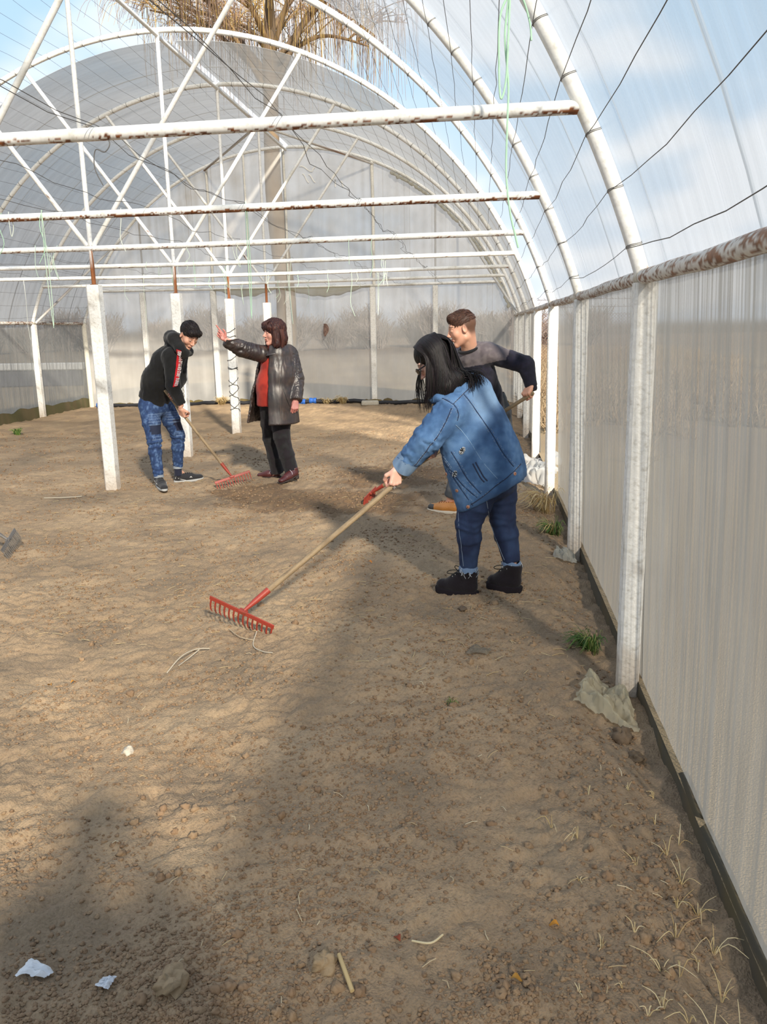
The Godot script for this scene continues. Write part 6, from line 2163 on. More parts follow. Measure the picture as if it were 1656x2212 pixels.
func build_wires() -> void:
	var tie_mb := MB.new()
	for w in 2:
		var loop := []
		for j in 13:
			var a := TAU * j / 12.0
			loop.append(Vector3(0.005 * w + 0.003 * sin(a * 2.0), cos(a) * 0.0325, sin(a) * 0.0325))
		tie_mb.tube(loop, 0.0012, 5, Color.WHITE, false)
	var tie_mesh := tie_mb.mesh(M.wire)
	for k in 51:
		var a := 19.4 + k * 2.824
		var pts := []
		var first := 1 if a < 95.0 else 2
		for f in range(-2, 7):
			var z0: float = 0.9 if f == -2 else frame_z(f)
			if f == 6:
				pts.append(arc(a, RAD - 0.036, z0))
				continue
			var z1: float = frame_z(f + 1)
			for j in 8:
				var t := j / 8.0
				var p := arc(a, RAD - 0.036, lerpf(z0, z1, t))
				p.y -= 0.035 * sin(PI * t)
				p += Vector3(0.014 * na.get_noise_2d(p.z * 2.2, k * 5.0), 0.012 * na.get_noise_2d(p.z * 2.2 + 70.0, k * 5.0), 0) * sin(PI * t)
				pts.append(p)
		var mb := MB.new()
		mb.tube(pts, 0.0017, 4, Color.WHITE)
		var o := solo("roof_wire", mb, M.wire, "thin lengthwise roof wire, %s up from the %s eave pipe" % [nth(k + 1 if k < 26 else 51 - k), "right" if k < 26 else "left"], "wire", arc(a, RAD - 0.036, -8.0), "lengthwise wires under the arches")
		for f in range(0, 7):
			var z := frame_z(f)
			if f > 4:
				continue
			var ti := MeshInstance3D.new()
			ti.name = "wire_tie"
			ti.mesh = tie_mesh
			o.add_child(ti, true)
			var rad := Vector3(cos(deg_to_rad(a)), sin(deg_to_rad(a)), 0)
			var tang := Vector3(-rad.y, rad.x, 0)
			ti.transform = Transform3D(Basis(tang, rad, tang.cross(rad)), arc(a, RAD, z) - o.position)
	var names_x := [-7.2, -6.4, -5.5, -4.7, -2.9, -2.3, -1.62, -0.82]
	for k in names_x.size():
		for twin in (2 if k >= 6 else 1):
			var pts := []
			for f in range(-1, 7):
				var z0: float = 0.9 if f == -1 else frame_z(f)
				if f == 6:
					pts.append(Vector3(names_x[k], TIE_Y + 0.03, z0))
					continue
				var z1: float = frame_z(f + 1)
				for j in 12:
					var t := j / 12.0
					pts.append(Vector3(names_x[k] + (0.04 * twin + 0.05 * na.get_noise_2d(t * 3.0 + f * 2.0, k * 9.0 + twin * 31.0)) * (0.3 + sin(PI * t)), TIE_Y + 0.03 - (0.05 + 0.03 * twin) * sin(PI * t) + 0.03 * nb.get_noise_2d(t * 4.0 + f * 3.0, k * 5.0 + twin * 17.0), lerpf(z0, z1, t)))
			var mb := MB.new()
			mb.tube(pts, 0.0017, 4, Color.WHITE)
			solo("crop_wire", mb, M.wire, ["leftmost sagging wire laid over the tie bars, near the left wall", "second sagging wire over the tie bars from the left wall", "third sagging wire over the tie bars from the left wall", "sagging wire over the tie bars just left of the middle posts", "sagging wire over the tie bars just right of the middle posts", "sagging wire over the tie bars, halfway between middle posts and loose pair", "wire of the loose pair nearer the middle posts, over the tie bars", "wire of the loose pair nearer the right wall, over the tie bars"][k] + (", its slacker twin" if twin == 1 else ""), "wire", Vector3(names_x[k], TIE_Y, -8.0), "crop wires over the tie bars")
	# a loose hooked end hanging under the nearest tie bar
	var hk := MB.new()
	hk.tube(curve([Vector3(-1.60, 2.42, -3.47), Vector3(-1.55, 2.37, -3.46), Vector3(-1.57, 2.33, -3.45), Vector3(-1.61, 2.34, -3.45), Vector3(-1.62, 2.27, -3.45), Vector3(-1.59, 2.20, -3.45)], 5), 0.0023, 5, Color.WHITE)
	solo("wire_hook", hk, M.wire, "bent loose wire end hooked under the nearest tie bar", "wire", Vector3(-1.60, 2.40, -3.46))
	# twine
	var green := lin(176, 214, 186)
	var white := lin(226, 230, 220)
	var tw := MB.new()
	tw.tube(curve([Vector3(0.085, 2.76, -3.25), Vector3(0.070, 2.62, -3.26), Vector3(0.085, 2.46, -3.27), Vector3(0.084, 2.34, -3.27), Vector3(0.082, 2.16, -3.27), Vector3(0.098, 2.02, -3.27), Vector3(0.120, 1.93, -3.27), Vector3(0.132, 1.885, -3.27)], 6), 0.0042, 6, green)
	solo("green_twine", tw, M.dull, "longest green twine, hanging straight down in front of the nearest tie bar", "twine", Vector3(0.085, 2.75, -3.25))
	tw = MB.new()
	tw.tube(curve([Vector3(0.088, 2.755, -3.25), Vector3(0.052, 2.68, -3.25), Vector3(0.050, 2.52, -3.26), Vector3(0.058, 2.41, -3.26), Vector3(0.076, 2.47, -3.26), Vector3(0.082, 2.62, -3.25), Vector3(0.086, 2.752, -3.25)], 6), 0.0042, 6, green)
	solo("green_twine", tw, M.dull, "doubled green twine loop beside the longest twine at the top right", "twine", Vector3(0.088, 2.75, -3.25))
	tw = MB.new()
	tw.tube(curve([Vector3(0.09, 2.755, -3.25), Vector3(0.13, 2.735, -3.26), Vector3(0.158, 2.66, -3.27), Vector3(0.165, 2.60, -3.27)], 6), 0.0036, 6, green)
	solo("green_twine", tw, M.dull, "short green twine end arching towards the nearest arch", "twine", Vector3(0.09, 2.75, -3.25))
	for j in 54:
		var f := 1 + j % 5
		var z := frame_z(f) + rng.randf_range(-0.03, 0.03)
		var x := rng.randf_range(-7.6, -0.9) if j > 8 else rng.randf_range(-4.4, -2.0)
		var l := rng.randf_range(0.10, 0.42) if rng.randf() < 0.85 else rng.randf_range(0.5, 0.85)
		var top := TIE_Y + 0.03
		var mb := MB.new()
		var s := rng.randf_range(-0.06, 0.06)
		var col := green.lerp(white, rng.randf())
		if rng.randf() < 0.4:
			mb.tube(curve([Vector3(x, top, z), Vector3(x + s, top - l * 0.4, z + 0.02), Vector3(x + s * 0.4, top - l, z), Vector3(x + s * 1.6, top - l * 0.6, z - 0.02), Vector3(x + s * 2.0, top - 0.02, z)], 4), 0.0028, 4, col)
		else:
			mb.tube(curve([Vector3(x, top, z), Vector3(x + s * 0.3, top - l * 0.3, z + 0.03), Vector3(x - s * 0.3, top - l * 0.7, z + 0.03), Vector3(x + s, top - l, z + 0.03)], 4), 0.0028, 4, col)
		solo("twine_end", mb, M.dull, "short pale twine end hanging from a far tie bar", "twine", Vector3(x, top, z), "twine ends on the tie bars")
	var lt := MB.new()
	lt.tube(curve([Vector3(-7.05, 2.42, -12.2), Vector3(-7.04, 2.1, -12.19), Vector3(-7.06, 1.75, -12.2), Vector3(-7.04, 1.5, -12.19)], 5), 0.003, 4, white)
	solo("twine_end", lt, M.dull, "long white thread hanging before the left wall film", "twine", Vector3(-7.05, 2.42, -12.2))
	var tg := MB.new()
	var rows := []
	for r in 9:
		var row := []
		var t := r / 8.0
		for q in 5:
			var e := q / 4.0 - 0.5
			row.append(Vector3(-3.13 + 0.02 * sin(t * 4.0) + e * 0.085 * (0.35 + sin(PI * clampf(t * 0.9 + 0.1, 0, 1))), 1.68 - t * 0.25, GABLE + 0.09 + 0.02 * cos(e * 4.0)))
		rows.append(row)
	tg.sheet(rows, func(p, _n, _t): return lin(150, 124, 112).lerp(lin(112, 88, 78), smoothstep(-0.2, 0.4, na.get_noise_3d(p.x * 30, p.y * 30, 0))))
	tg.tube([Vector3(-3.13, 1.68, GABLE + 0.09), Vector3(-3.12, 2.0, GABLE + 0.08), Vector3(-3.11, TIE_Y, GABLE + 0.02)], 0.002, 4, white)
	solo("dry_leaf", tg, M.dull, "shrivelled brown leaf hanging on a thread before the film end wall", "leaf", Vector3(-3.13, 1.68, GABLE + 0.09))

# ---------------------------------------------------------------- beyond the panels
func willow() -> void:
	var base := Vector3(-5.9, -0.1, -24.0)
	var root := thing("willow_tree", "tall leafless weeping willow with yellowish hanging twigs behind the far roof", "tree", base)
	var bark := lin(124, 106, 84)
	var tr := MB.new()
	var fork := base + Vector3(0.0, 8.9, 0)
	tr.tube(curve([base, base + Vector3(0.15, 2.5, 0), base + Vector3(-0.05, 5.5, 0.1), fork, fork + Vector3(0.05, 1.6, 0)], 5), [0.36, 0.34, 0.32, 0.31, 0.30, 0.29, 0.28, 0.27, 0.26, 0.25, 0.24, 0.23, 0.22, 0.21, 0.21, 0.20, 0.19, 0.17, 0.15, 0.13, 0.10], 9, bark)
	part(root, "trunk", tr, M.dull)
	var br := MB.new()
	var tw := MB.new()
	var limbs := 15
	for k in limbs:
		var a := TAU * k / limbs + rng.randf_range(-0.2, 0.2)
		var left := cos(a) < -0.25
		var reach := rng.randf_range(2.6, 4.2) * (1.0 if left else 0.95)
		var up := rng.randf_range(0.6, 3.6)
		var s := fork + Vector3(0, rng.randf_range(-1.2, 1.2), 0)
		var e := s + Vector3(cos(a) * reach, up, sin(a) * reach * 0.7)
		var m := s.lerp(e, 0.5) + Vector3(0, 0.5, 0)
		var lp := curve([s, m, e], 6)
		var lr := []
		for j in lp.size():
			lr.append(lerpf(0.085, 0.02, float(j) / (lp.size() - 1)))
		var lm := MB.new()
		lm.tube(lp, lr, 6, bark.lerp(lin(150, 120, 76), rng.randf() * 0.6))
		part(root, "limb", lm, M.dull)
		for b in 12:
			var t := rng.randf_range(0.25, 1.0)
			var o: Vector3 = lp[int(t * (lp.size() - 1))]
			var ba := a + rng.randf_range(-1.3, 1.3)
			var bl := rng.randf_range(0.9, 2.3)
			var be := o + Vector3(cos(ba) * bl, rng.randf_range(0.1, 1.1), sin(ba) * bl * 0.7)
			var bp := curve([o, o.lerp(be, 0.5) + Vector3(0, 0.25, 0), be], 4)
			br.tube(bp, [0.018, 0.017, 0.016, 0.015, 0.014, 0.012, 0.010, 0.009, 0.007], 4, bark.lerp(lin(170, 132, 70), 0.3 + 0.5 * rng.randf()))
			for q in 11:
				var tt := rng.randf_range(0.3, 1.0)
				var p: Vector3 = bp[int(tt * 8)]
				var ta := rng.randf() * TAU
				var tl := rng.randf_range(0.5, 2.2)
				var out := Vector3(cos(ta), 0, sin(ta) * 0.7) * rng.randf_range(0.15, 0.55)
				var pts := [p, p + out * 0.7 + Vector3(0, 0.12, 0), p + out + Vector3(0, -tl * 0.35, 0), p + out * 1.1 + Vector3(rng.randf_range(-0.08, 0.08), -tl, 0)]
				if left and rng.randf() < 0.5:
					pts = [p, p + out * 1.2 + Vector3(-0.35, 0.25, 0), p + out * 1.6 + Vector3(-0.75, 0.2, 0), p + out * 1.7 + Vector3(-1.0, -0.3, 0)]
				var c := lin(188, 158, 92) if (b % 4 == 0) else lin(140, 116, 98)
				tw.tube(curve(pts, 3), [0.008, 0.008, 0.007, 0.007, 0.006, 0.006, 0.0055, 0.005, 0.005, 0.004], 3, c, false)
	var bo := part(root, "branches", br, M.dull)
	bo.set_meta("kind", "stuff")
	var to := part(root, "twigs", tw, M.dull)
	to.set_meta("kind", "stuff")

func bush_mesh(sd: int, tall: float) -> MB:
	var r := RandomNumberGenerator.new()
	r.seed = sd
	var mb := MB.new()
	for k in 300:
		var a := r.randf() * TAU
		var o := Vector3(cos(a), 0, sin(a)) * r.randf_range(0.0, 0.6)
		var e := Vector3(cos(a) * r.randf_range(0.2, 2.2), tall * r.randf_range(0.45, 1.0), sin(a) * r.randf_range(0.2, 1.6))
		var m := o.lerp(e, 0.5) + Vector3(r.randf_range(-0.3, 0.3), 0.4, r.randf_range(-0.3, 0.3))
		var c := lin(146, 138, 136).lerp(lin(154, 140, 126), r.randf())
		mb.tube([o, o.lerp(m, 0.5), m, m.lerp(e, 0.5), e], [0.03, 0.026, 0.022, 0.016, 0.010], 3, c, false)
		for q in 3:
			var t := m.lerp(e, r.randf())
			mb.tube([t, t + Vector3(r.randf_range(-0.5, 0.5), r.randf_range(0.2, 0.7), r.randf_range(-0.5, 0.5))], 0.012, 3, c, false)
	return mb

func build_outside() -> void:
	willow()
	# leafless thickets along the far side of the field
	var protos := [bush_mesh(1, 2.2), bush_mesh(2, 2.7), bush_mesh(3, 1.8)]
	var meshes := []
	for p in protos:
		meshes.append(p.mesh(M.dull))
	var dirs := ["behind the left end of the film end wall", "behind the middle of the film end wall", "behind the right end of the film end wall", "beyond the fence in the open bay", "beyond the left wall"]
	for k in 34:
		var o := MeshInstance3D.new()
		o.name = numbered("bare_thicket")
		o.mesh = meshes[k % 3]
		add_child(o)
		var x := -62.0 + k * 2.1 + rng.randf_range(-0.7, 0.7)
		var z := -58.0 - rng.randf_range(0.0, 14.0)
		o.position = Vector3(x, -0.2, z)
		o.rotation.y = rng.randf() * TAU
		o.scale = Vector3.ONE * rng.randf_range(0.85, 1.3)
		tag(o, "greyish leafless thicket on the far side of the field", "bush", "thickets beyond the field")
	# fence behind the open bay
	var fz := -27.0
	var fr := thing("chain_link_fence", "rusty chain-link fence with strands of barbed wire, seen through the open bay", "fence", Vector3(1.0, 0, fz))
	for k in 3:
		var mb := MB.new()
		var x := 0.95 + k * 2.2
		mb.tube([Vector3(x, -0.1, fz), Vector3(x, 2.1, fz), Vector3(x - 0.05, 2.45, fz + 0.1)], 0.04, 8, lin(140, 130, 122))
		part(fr, "fence_post", mb, M.dull)
	var net := MB.new()
	var d := 0.10
	for k in 44:
		var x := 0.9 + k * d
		for s in [-1.0, 1.0]:
			var pts := []
			for j in 20:
				pts.append(Vector3(x + s * (d * 0.5 if j % 2 == 0 else -d * 0.5) * 0.98, j * d, fz + 0.012 * s))
			net.tube(pts, 0.0075, 3, lin(128, 96, 80), false)
	var no := part(fr, "wire_mesh", net, M.dull)
	no.set_meta("kind", "stuff")
	for y in [2.12, 2.36]:
		var mb := MB.new()
		var pts := []
		for j in 20:
			pts.append(Vector3(0.9 + j * 0.24, y - 0.03 * sin(PI * fposmod(j * 0.1, 1.0)), fz + 0.05))
		mb.tube(pts, 0.007, 4, lin(112, 96, 92))
		for j in 23:
			var p := Vector3(1.0 + j * 0.19, y, fz + 0.05)
			mb.tube([p + Vector3(-0.03, 0.035, 0), p + Vector3(0.03, -0.035, 0)], 0.006, 3, lin(112, 96, 92))
		part(fr, "barbed_wire", mb, M.dull)
	# dry grass of the field
	var blade := MB.new()
	var r := RandomNumberGenerator.new()
	r.seed = 99
	for j in 26:
		var a := r.randf() * TAU
		var l := r.randf_range(0.15, 0.5)
		var o := Vector3(cos(a), 0, sin(a)) * r.randf_range(0.0, 0.12)
		var b := Vector3(cos(a), 0, sin(a)) * r.randf_range(0.05, 0.32)
		var c := lin(184, 164, 132).lerp(lin(150, 126, 98), r.randf())
		blade.tube([o, o + b * 0.4 + Vector3(0, l * 0.6, 0), o + b + Vector3(0, l * (0.9 if r.randf() < 0.5 else 0.55), 0)], [0.006, 0.005, 0.002], 3, c, false)
	var mm := MultiMesh.new()
	mm.transform_format = MultiMesh.TRANSFORM_3D
	mm.mesh = blade.mesh(M.straw)
	var spots := []
	while spots.size() < 2600:
		var z := -8.0 - 19.0 * sqrt(r.randf()) if spots.size() < 1900 else -27.0 - 22.0 * r.randf()
		var x := 0.95 + r.randf() * r.randf() * 7.0 if spots.size() < 1900 else 0.95 + 9.0 * r.randf()
		if r.randf() > smoothstep(-10.0, -17.0, z) * 0.9 + 0.06:
			continue
		spots.append(Transform3D(Basis(Vector3.UP, r.randf() * TAU).scaled(Vector3.ONE * r.randf_range(0.6, 1.4)), Vector3(x, -0.02, z)))
	mm.instance_count = spots.size()
	for j in spots.size():
		mm.set_instance_transform(j, spots[j])
	var mi := MultiMeshInstance3D.new()
	mi.name = numbered("dry_grass")
	mi.multimesh = mm
	add_child(mi)
	tag(mi, "straw-coloured dry grass of the field outside the open bay", "grass", "", "stuff")
	# a low pale wall far outside on the left
	var lw := MB.new()
	lw.box(Vector3(-19.2, 0.58, -24.0), Vector3(14.0, 0.22, 0.3), Basis(), lin(206, 208, 208), 0.03)
	lw.box(Vector3(-19.2, 0.22, -24.0), Vector3(13.8, 0.5, 0.2), Basis(), lin(84, 84, 92), 0.03)
	solo("low_wall", lw, M.concrete, "low pale-topped wall showing dimly through the left wall panels", "wall", Vector3(-16, 0, -24))

# ---------------------------------------------------------------- things on the soil
func tuft(label: String, at: Vector3, n: int, size: float, lean: Vector3, cols: Array, wide := 0.0045) -> void:
	var mb := MB.new()
	var g := Vector3(at.x, ground_y(at.x, at.z) - 0.012, at.z)
	for j in n:
		var a := rng.randf() * TAU
		var l := size * rng.randf_range(0.5, 1.0)
		var o := g + Vector3(cos(a), 0, sin(a)) * rng.randf_range(0.0, 0.28) * size
		var b := (Vector3(cos(a), 0, sin(a)) * rng.randf_range(0.2, 0.9) + lean).limit_length(1.1) * l * 0.7
		var c: Color = cols[rng.randi() % cols.size()]
		var droop := rng.randf_range(0.35, 0.95)
		mb.tube(curve([o, o + b * 0.35 + Vector3(0, l * 0.6, 0), o + b * 0.75 + Vector3(0, l * 0.85 * droop, 0), o + b * 1.1 + Vector3(0, l * 0.7 * droop, 0)], 3), [wide, wide, wide * 0.95, wide * 0.9, wide * 0.85, wide * 0.75, wide * 0.6, wide * 0.5, wide * 0.4, wide * 0.2], 4, c, false, 0.3)
	solo("grass_tuft", mb, M.leafy, label, "grass", g, "grass tufts")

func stalk(label: String, pts: Array, r: float, col: Color, group := "", called := "dry_stalk") -> void:
	var q := []
	for p in pts:
		q.append(Vector3(p.x, ground_y(p.x, p.z) + p.y, p.z))
	var mb := MB.new()
	mb.tube(curve(q, 5), r, 6, col)
	solo(called, mb, M.straw, label, "stalk", q[0], group)

func clod_mesh(sd: int, seg := 10) -> MB:
	var mb := MB.new()
	mb.ball(Vector3.ZERO, Vector3(1, 0.78, 0.9), Color.WHITE, seg)
	var f := FastNoiseLite.new()
	mk_noise(f, sd, 0.75, 3)
	for j in mb.v.size():
		var p := mb.v[j]
		mb.v[j] = p * (1.0 + 0.85 * f.get_noise_3dv(p * 1.9))
	# normals from the lumpy shape
	var n := PackedVector3Array()
	n.resize(mb.v.size())
	for j in range(0, mb.i.size(), 3):
		var fn := (mb.v[mb.i[j + 2]] - mb.v[mb.i[j]]).cross(mb.v[mb.i[j + 1]] - mb.v[mb.i[j]])
		for q in 3:
			n[mb.i[j + q]] += fn
	for j in n.size():
		mb.n[j] = n[j].normalized() if n[j].length() > 1e-9 else mb.n[j]
	return mb

func rock(label: String, at: Vector3, r: float, col: Color, flat := 0.75, group := "", called := "stone") -> void:
	var mb := clod_mesh(rng.randi() % 1000, 16)
	var g := Vector3(at.x, ground_y(at.x, at.z) + r * flat * 0.35, at.z)
	var b := Basis(Vector3.UP, rng.randf() * TAU) * Basis.from_scale(Vector3(r, r * flat, r * 0.9))
	for j in mb.v.size():
		mb.v[j] = g + b * mb.v[j]
		mb.n[j] = (b.inverse().transposed() * mb.n[j]).normalized()
		mb.c[j] = col
	solo(called, mb, M.clod, label, "stone", g, group)

func crumpled(called: String, label: String, corners: Array, height: float, sd: float, m: Material, col: Color, n := 40, sag := []) -> void:
	var rows := []
	for r in n:
		var row := []
		for q in n:
			var s := q / (n - 1.0)
			var t := r / (n - 1.0)
			var p: Vector3 = corners[0].lerp(corners[1], s).lerp(corners[3].lerp(corners[2], s), t)
			var e := na.get_noise_3d(s * 1.7 + sd, t * 1.7, sd)
			var f := nb.get_noise_3d((s + t * 0.6) * 4.5 + sd, t * 2.2, sd * 2.0)
			var edge := smoothstep(0.0, 0.12, s) * smoothstep(1.0, 0.88, s) * smoothstep(0.0, 0.12, t) * smoothstep(1.0, 0.88, t)
			p.x += 0.06 * height * 4.0 * nb.get_noise_2d(s * 5.0 + sd, t * 5.0)
			p.z += 0.06 * height * 4.0 * na.get_noise_2d(s * 5.0, t * 5.0 + sd)
			p.y += ground_y(p.x, p.z) + 0.012 + height * (0.15 + 0.85 * edge) * (0.55 + 0.9 * e) * 0.8 + height * 0.12 * sin((s * 0.7 + t) * 15.0 + 4.0 * e + 3.0 * f) * edge
			row.append(p)
		rows.append(row)
	var mb := MB.new()
	mb.sheet(rows, col)
	solo(called, mb, m, label, "plastic sheet", corners[0])

func build_litter() -> void:
	# plastic sheets
	crumpled("plastic_sheet", "large heap of crumpled white film at the foot of the open bay", [Vector3(0.36, 0, -8.25), Vector3(0.80, 0, -8.1), Vector3(1.0, 0, -9.9), Vector3(0.42, 0, -9.8)], 0.20, 3.0, M.film_loose, lin(236, 236, 234), 60)
	crumpled("plastic_sheet", "scrap of yellowish film crumpled round the foot of the nearest wall post", [Vector3(0.40, 0, -3.24), Vector3(0.64, 0, -3.06), Vector3(0.645, 0, -3.42), Vector3(0.50, 0, -3.58)], 0.075, 9.0, M.film_loose, lin(236, 228, 202), 48)
	crumpled("plastic_sheet", "small twist of clear film at the foot of the second wall post", [Vector3(0.50, 0, -5.50), Vector3(0.66, 0, -5.42), Vector3(0.66, 0, -5.72), Vector3(0.56, 0, -5.76)], 0.07, 15.0, M.film_loose, lin(222, 222, 214), 36)
	crumpled("plastic_sheet", "little grey scrap of plastic lying on the soil right of centre", [Vector3(-0.07, 0, -3.72), Vector3(0.04, 0, -3.66), Vector3(0.06, 0, -3.76), Vector3(-0.03, 0, -3.82)], 0.03, 21.0, M.film_loose, lin(176, 166, 150), 20)
	crumpled("plastic_sheet", "torn white scrap near the bottom left corner", [Vector3(-1.16, 0, -1.60), Vector3(-1.08, 0, -1.60), Vector3(-1.07, 0, -1.63), Vector3(-1.14, 0, -1.645)], 0.015, 27.0, M.dull, lin(232, 234, 236), 14)
	crumpled("plastic_sheet", "small white scrap on the soil at the bottom, right of the torn one", [Vector3(-0.935, 0, -1.58), Vector3(-0.90, 0, -1.575), Vector3(-0.895, 0, -1.615), Vector3(-0.93, 0, -1.615)], 0.014, 33.0, M.dull, lin(220, 222, 226), 14)
	# irrigation pipe along the end wall
	var pm := MB.new()
	var pts := []
	for j in 41:
		var x := lerpf(-7.9, 0.35, j / 40.0)
		var z := -16.05 + 0.06 * na.get_noise_1d(x * 0.9)
		pts.append(Vector3(x, ground_y(x, z) + 0.035 + 0.025 * maxf(0.0, nb.get_noise_1d(x * 1.3)), z))
	pm.tube(pts, 0.04, 10, lin(34, 36, 40))
	var pipe := solo("irrigation_pipe", pm, M.plain, "black irrigation pipe with blue couplings along the foot of the end wall", "pipe", Vector3(-4, 0.1, -16.05))
	for x in [-3.60, -3.38, -7.88, -6.35]:
		var z := -16.05 + 0.06 * na.get_noise_1d(x * 0.9)
		var y := ground_y(x, z) + 0.04
		var cm := MB.new()
		cm.lathe(Vector3(x - 0.07, y, z), Basis(Vector3.UP, Vector3.RIGHT, Vector3.BACK), [[0.041, 0.0], [0.058, 0.0], [0.060, 0.05], [0.048, 0.055], [0.048, 0.085], [0.060, 0.09], [0.058, 0.14], [0.041, 0.14]], 14, lin(36, 92, 176))
		part(pipe, "coupling", cm, M.plain, "blue plastic coupling")
	var sl := MB.new()
	sl.box(Vector3(-2.2, ground_y(-2.2, -15.9) + 0.03, -15.9), Vector3(0.34, 0.09, 0.24), Basis(Vector3.UP, 0.15), lin(196, 188, 172), 0.02)
	solo("stone_slab", sl, M.concrete, "pale flat slab lying against the pipe at the end wall", "stone", Vector3(-2.2, 0.1, -15.9))
	var ms := MB.new()
	for j in 90:
		var x := rng.randf_range(-7.9, 0.4)
		var z := rng.randf_range(-16.24, -16.10)
		var p := Vector3(x, ground_y(x, z), z)
		ms.ball(p, Vector3(rng.randf_range(0.08, 0.22), rng.randf_range(0.04, 0.11), 0.05), lin(112, 100, 58).lerp(lin(92, 78, 50), rng.randf()), 8)
	var mo := solo("moss_bank", ms, M.clod, "olive mossy bank of earth along the foot of the film end wall", "moss", Vector3(-4, 0.1, -16.2), "", "stuff")
	# grass
	var fresh := [lin(84, 122, 52), lin(104, 142, 62), lin(64, 98, 44), lin(150, 160, 90)]
	var dry := [lin(206, 182, 128), lin(180, 150, 98), lin(222, 204, 158)]
	tuft("bright green grass tuft by the right wall, between the first two posts", Vector3(0.555, 0, -3.93), 150, 0.17, Vector3(-0.35, 0, 0.1), fresh, 0.0032)
	tuft("green grass tuft by the right wall, just beyond the second post", Vector3(0.57, 0, -6.25), 120, 0.20, Vector3(-0.35, 0, 0.2), fresh + [dry[0]], 0.004)
	tuft("dry straw-coloured grass tuft beside the heap of film", Vector3(0.56, 0, -7.05), 120, 0.34, Vector3(-0.45, 0, 0.3), dry, 0.004)
	tuft("little green grass tuft on the bare soil far left", Vector3(-7.45, 0, -12.2), 80, 0.16, Vector3(0, 0, 0.1), fresh, 0.006)
	tuft("tiny mixed grass tuft in the soil right of centre", Vector3(-0.118, 0, -3.22), 40, 0.06, Vector3.ZERO, fresh + dry, 0.0022)
	tuft("yellow straw clump at the foot of the end wall, left of the pointing woman", Vector3(-5.25, 0, -15.95), 160, 0.26, Vector3(0.3, 0, 0.3), dry, 0.006)
	tuft("straw clump at the end wall beside the pale slab", Vector3(-2.75, 0, -15.95), 70, 0.24, Vector3(-0.3, 0, 0.2), dry, 0.006)
	tuft("thin straw clump at the end wall right of the black pipe couplings", Vector3(-3.1, 0, -16.0), 60, 0.2, Vector3(0.2, 0, 0.2), dry, 0.006)
	var sp := [[0.237, -2.36, 0.10], [0.313, -2.31, 0.12], [0.587, -2.30, 0.16], [0.62, -2.06, 0.14], [0.472, -1.82, 0.13], [0.295, -2.10, 0.08], [0.328, -1.88, 0.07], [0.511, -1.80, 0.13], [0.60, -1.75, 0.15], [0.406, -1.66, 0.10], [0.60, -2.17, 0.12], [0.379, -2.57, 0.08], [0.53, -1.93, 0.12], [0.45, -1.70, 0.10], [0.58, -2.45, 0.10], [0.62, -1.90, 0.16], [0.56, -2.05, 0.10], [0.50, -1.66, 0.12], [0.61, -2.62, 0.08], [0.55, -1.64, 0.12], [0.60, -1.60, 0.14], [0.42, -1.92, 0.08], [0.57, -1.86, 0.11], [0.36, -1.74, 0.07], [0.48, -2.22, 0.07], [0.63, -2.34, 0.12], [0.25, -1.70, 0.06], [0.52, -2.62, 0.06]]
	for j in sp.size():
		var q: Array = sp[j]
		var mb := MB.new()
		var g := Vector3(q[0], ground_y(q[0], q[1]) - 0.008, q[1])
		for b in rng.randi_range(3, 7):
			var a := rng.randf() * TAU
			var l: float = q[2] * 0.72 * rng.randf_range(0.4, 1.0)
			var e := Vector3(cos(a), 0, sin(a)) * l * rng.randf_range(0.05, 1.1)
			mb.tube(curve([g, g + e * 0.4 + Vector3(0, l * 0.6, 0), g + e + Vector3(0, l * rng.randf_range(0.15, 1.05), 0)], 3), [0.0014, 0.0015, 0.0015, 0.0014, 0.0012, 0.001, 0.0006], 4, dry[rng.randi() % 3].lerp(lin(236, 222, 186), rng.randf() * 0.5), false)
		solo("stubble_sprig", mb, M.straw, "sprig of pale dry stubble along the foot of the right wall", "straw", g, "stubble sprigs by the right wall")
	# single stalks and leaves
	var pale := lin(188, 178, 158)
	stalk("long grey forked stalk on the soil in front of the rake", [Vector3(-1.492, 0.012, -3.454), Vector3(-1.46, 0.035, -3.56), Vector3(-1.42, 0.04, -3.66), Vector3(-1.36, 0.014, -3.70)], 0.0032, pale)
	stalk("shorter grey stalk lying against the long forked one", [Vector3(-1.455, 0.012, -3.52), Vector3(-1.44, 0.02, -3.60), Vector3(-1.40, 0.04, -3.66)], 0.003, pale)
	stalk("bent pale stalk just below the rake's teeth", [Vector3(-1.16, 0.03, -3.872), Vector3(-1.15, 0.012, -3.76), Vector3(-1.08, 0.010, -3.68), Vector3(-1.02, 0.008, -3.65)], 0.003, pale)
	stalk("straight pale straw left of the rake's shadow", [Vector3(-1.36, 0.01, -4.02), Vector3(-1.25, 0.014, -3.86), Vector3(-1.16, 0.01, -3.80)], 0.0028, lin(196, 178, 148))
	stalk("pale stick on the soil left of the hooded boy's feet", [Vector3(-4.25, 0.012, -7.28), Vector3(-4.05, 0.02, -7.34), Vector3(-3.9, 0.012, -7.36)], 0.006, pale)
	stalk("thick dry reed piece at the bottom centre", [Vector3(-0.352, 0.012, -1.74), Vector3(-0.33, 0.016, -1.69), Vector3(-0.30, 0.012, -1.63)], 0.006, lin(206, 180, 130))
	stalk("split pale straw right of the dry reed piece", [Vector3(-0.17, 0.010, -1.82), Vector3(-0.12, 0.016, -1.80), Vector3(-0.09, 0.012, -1.84)], 0.003, lin(226, 208, 166))
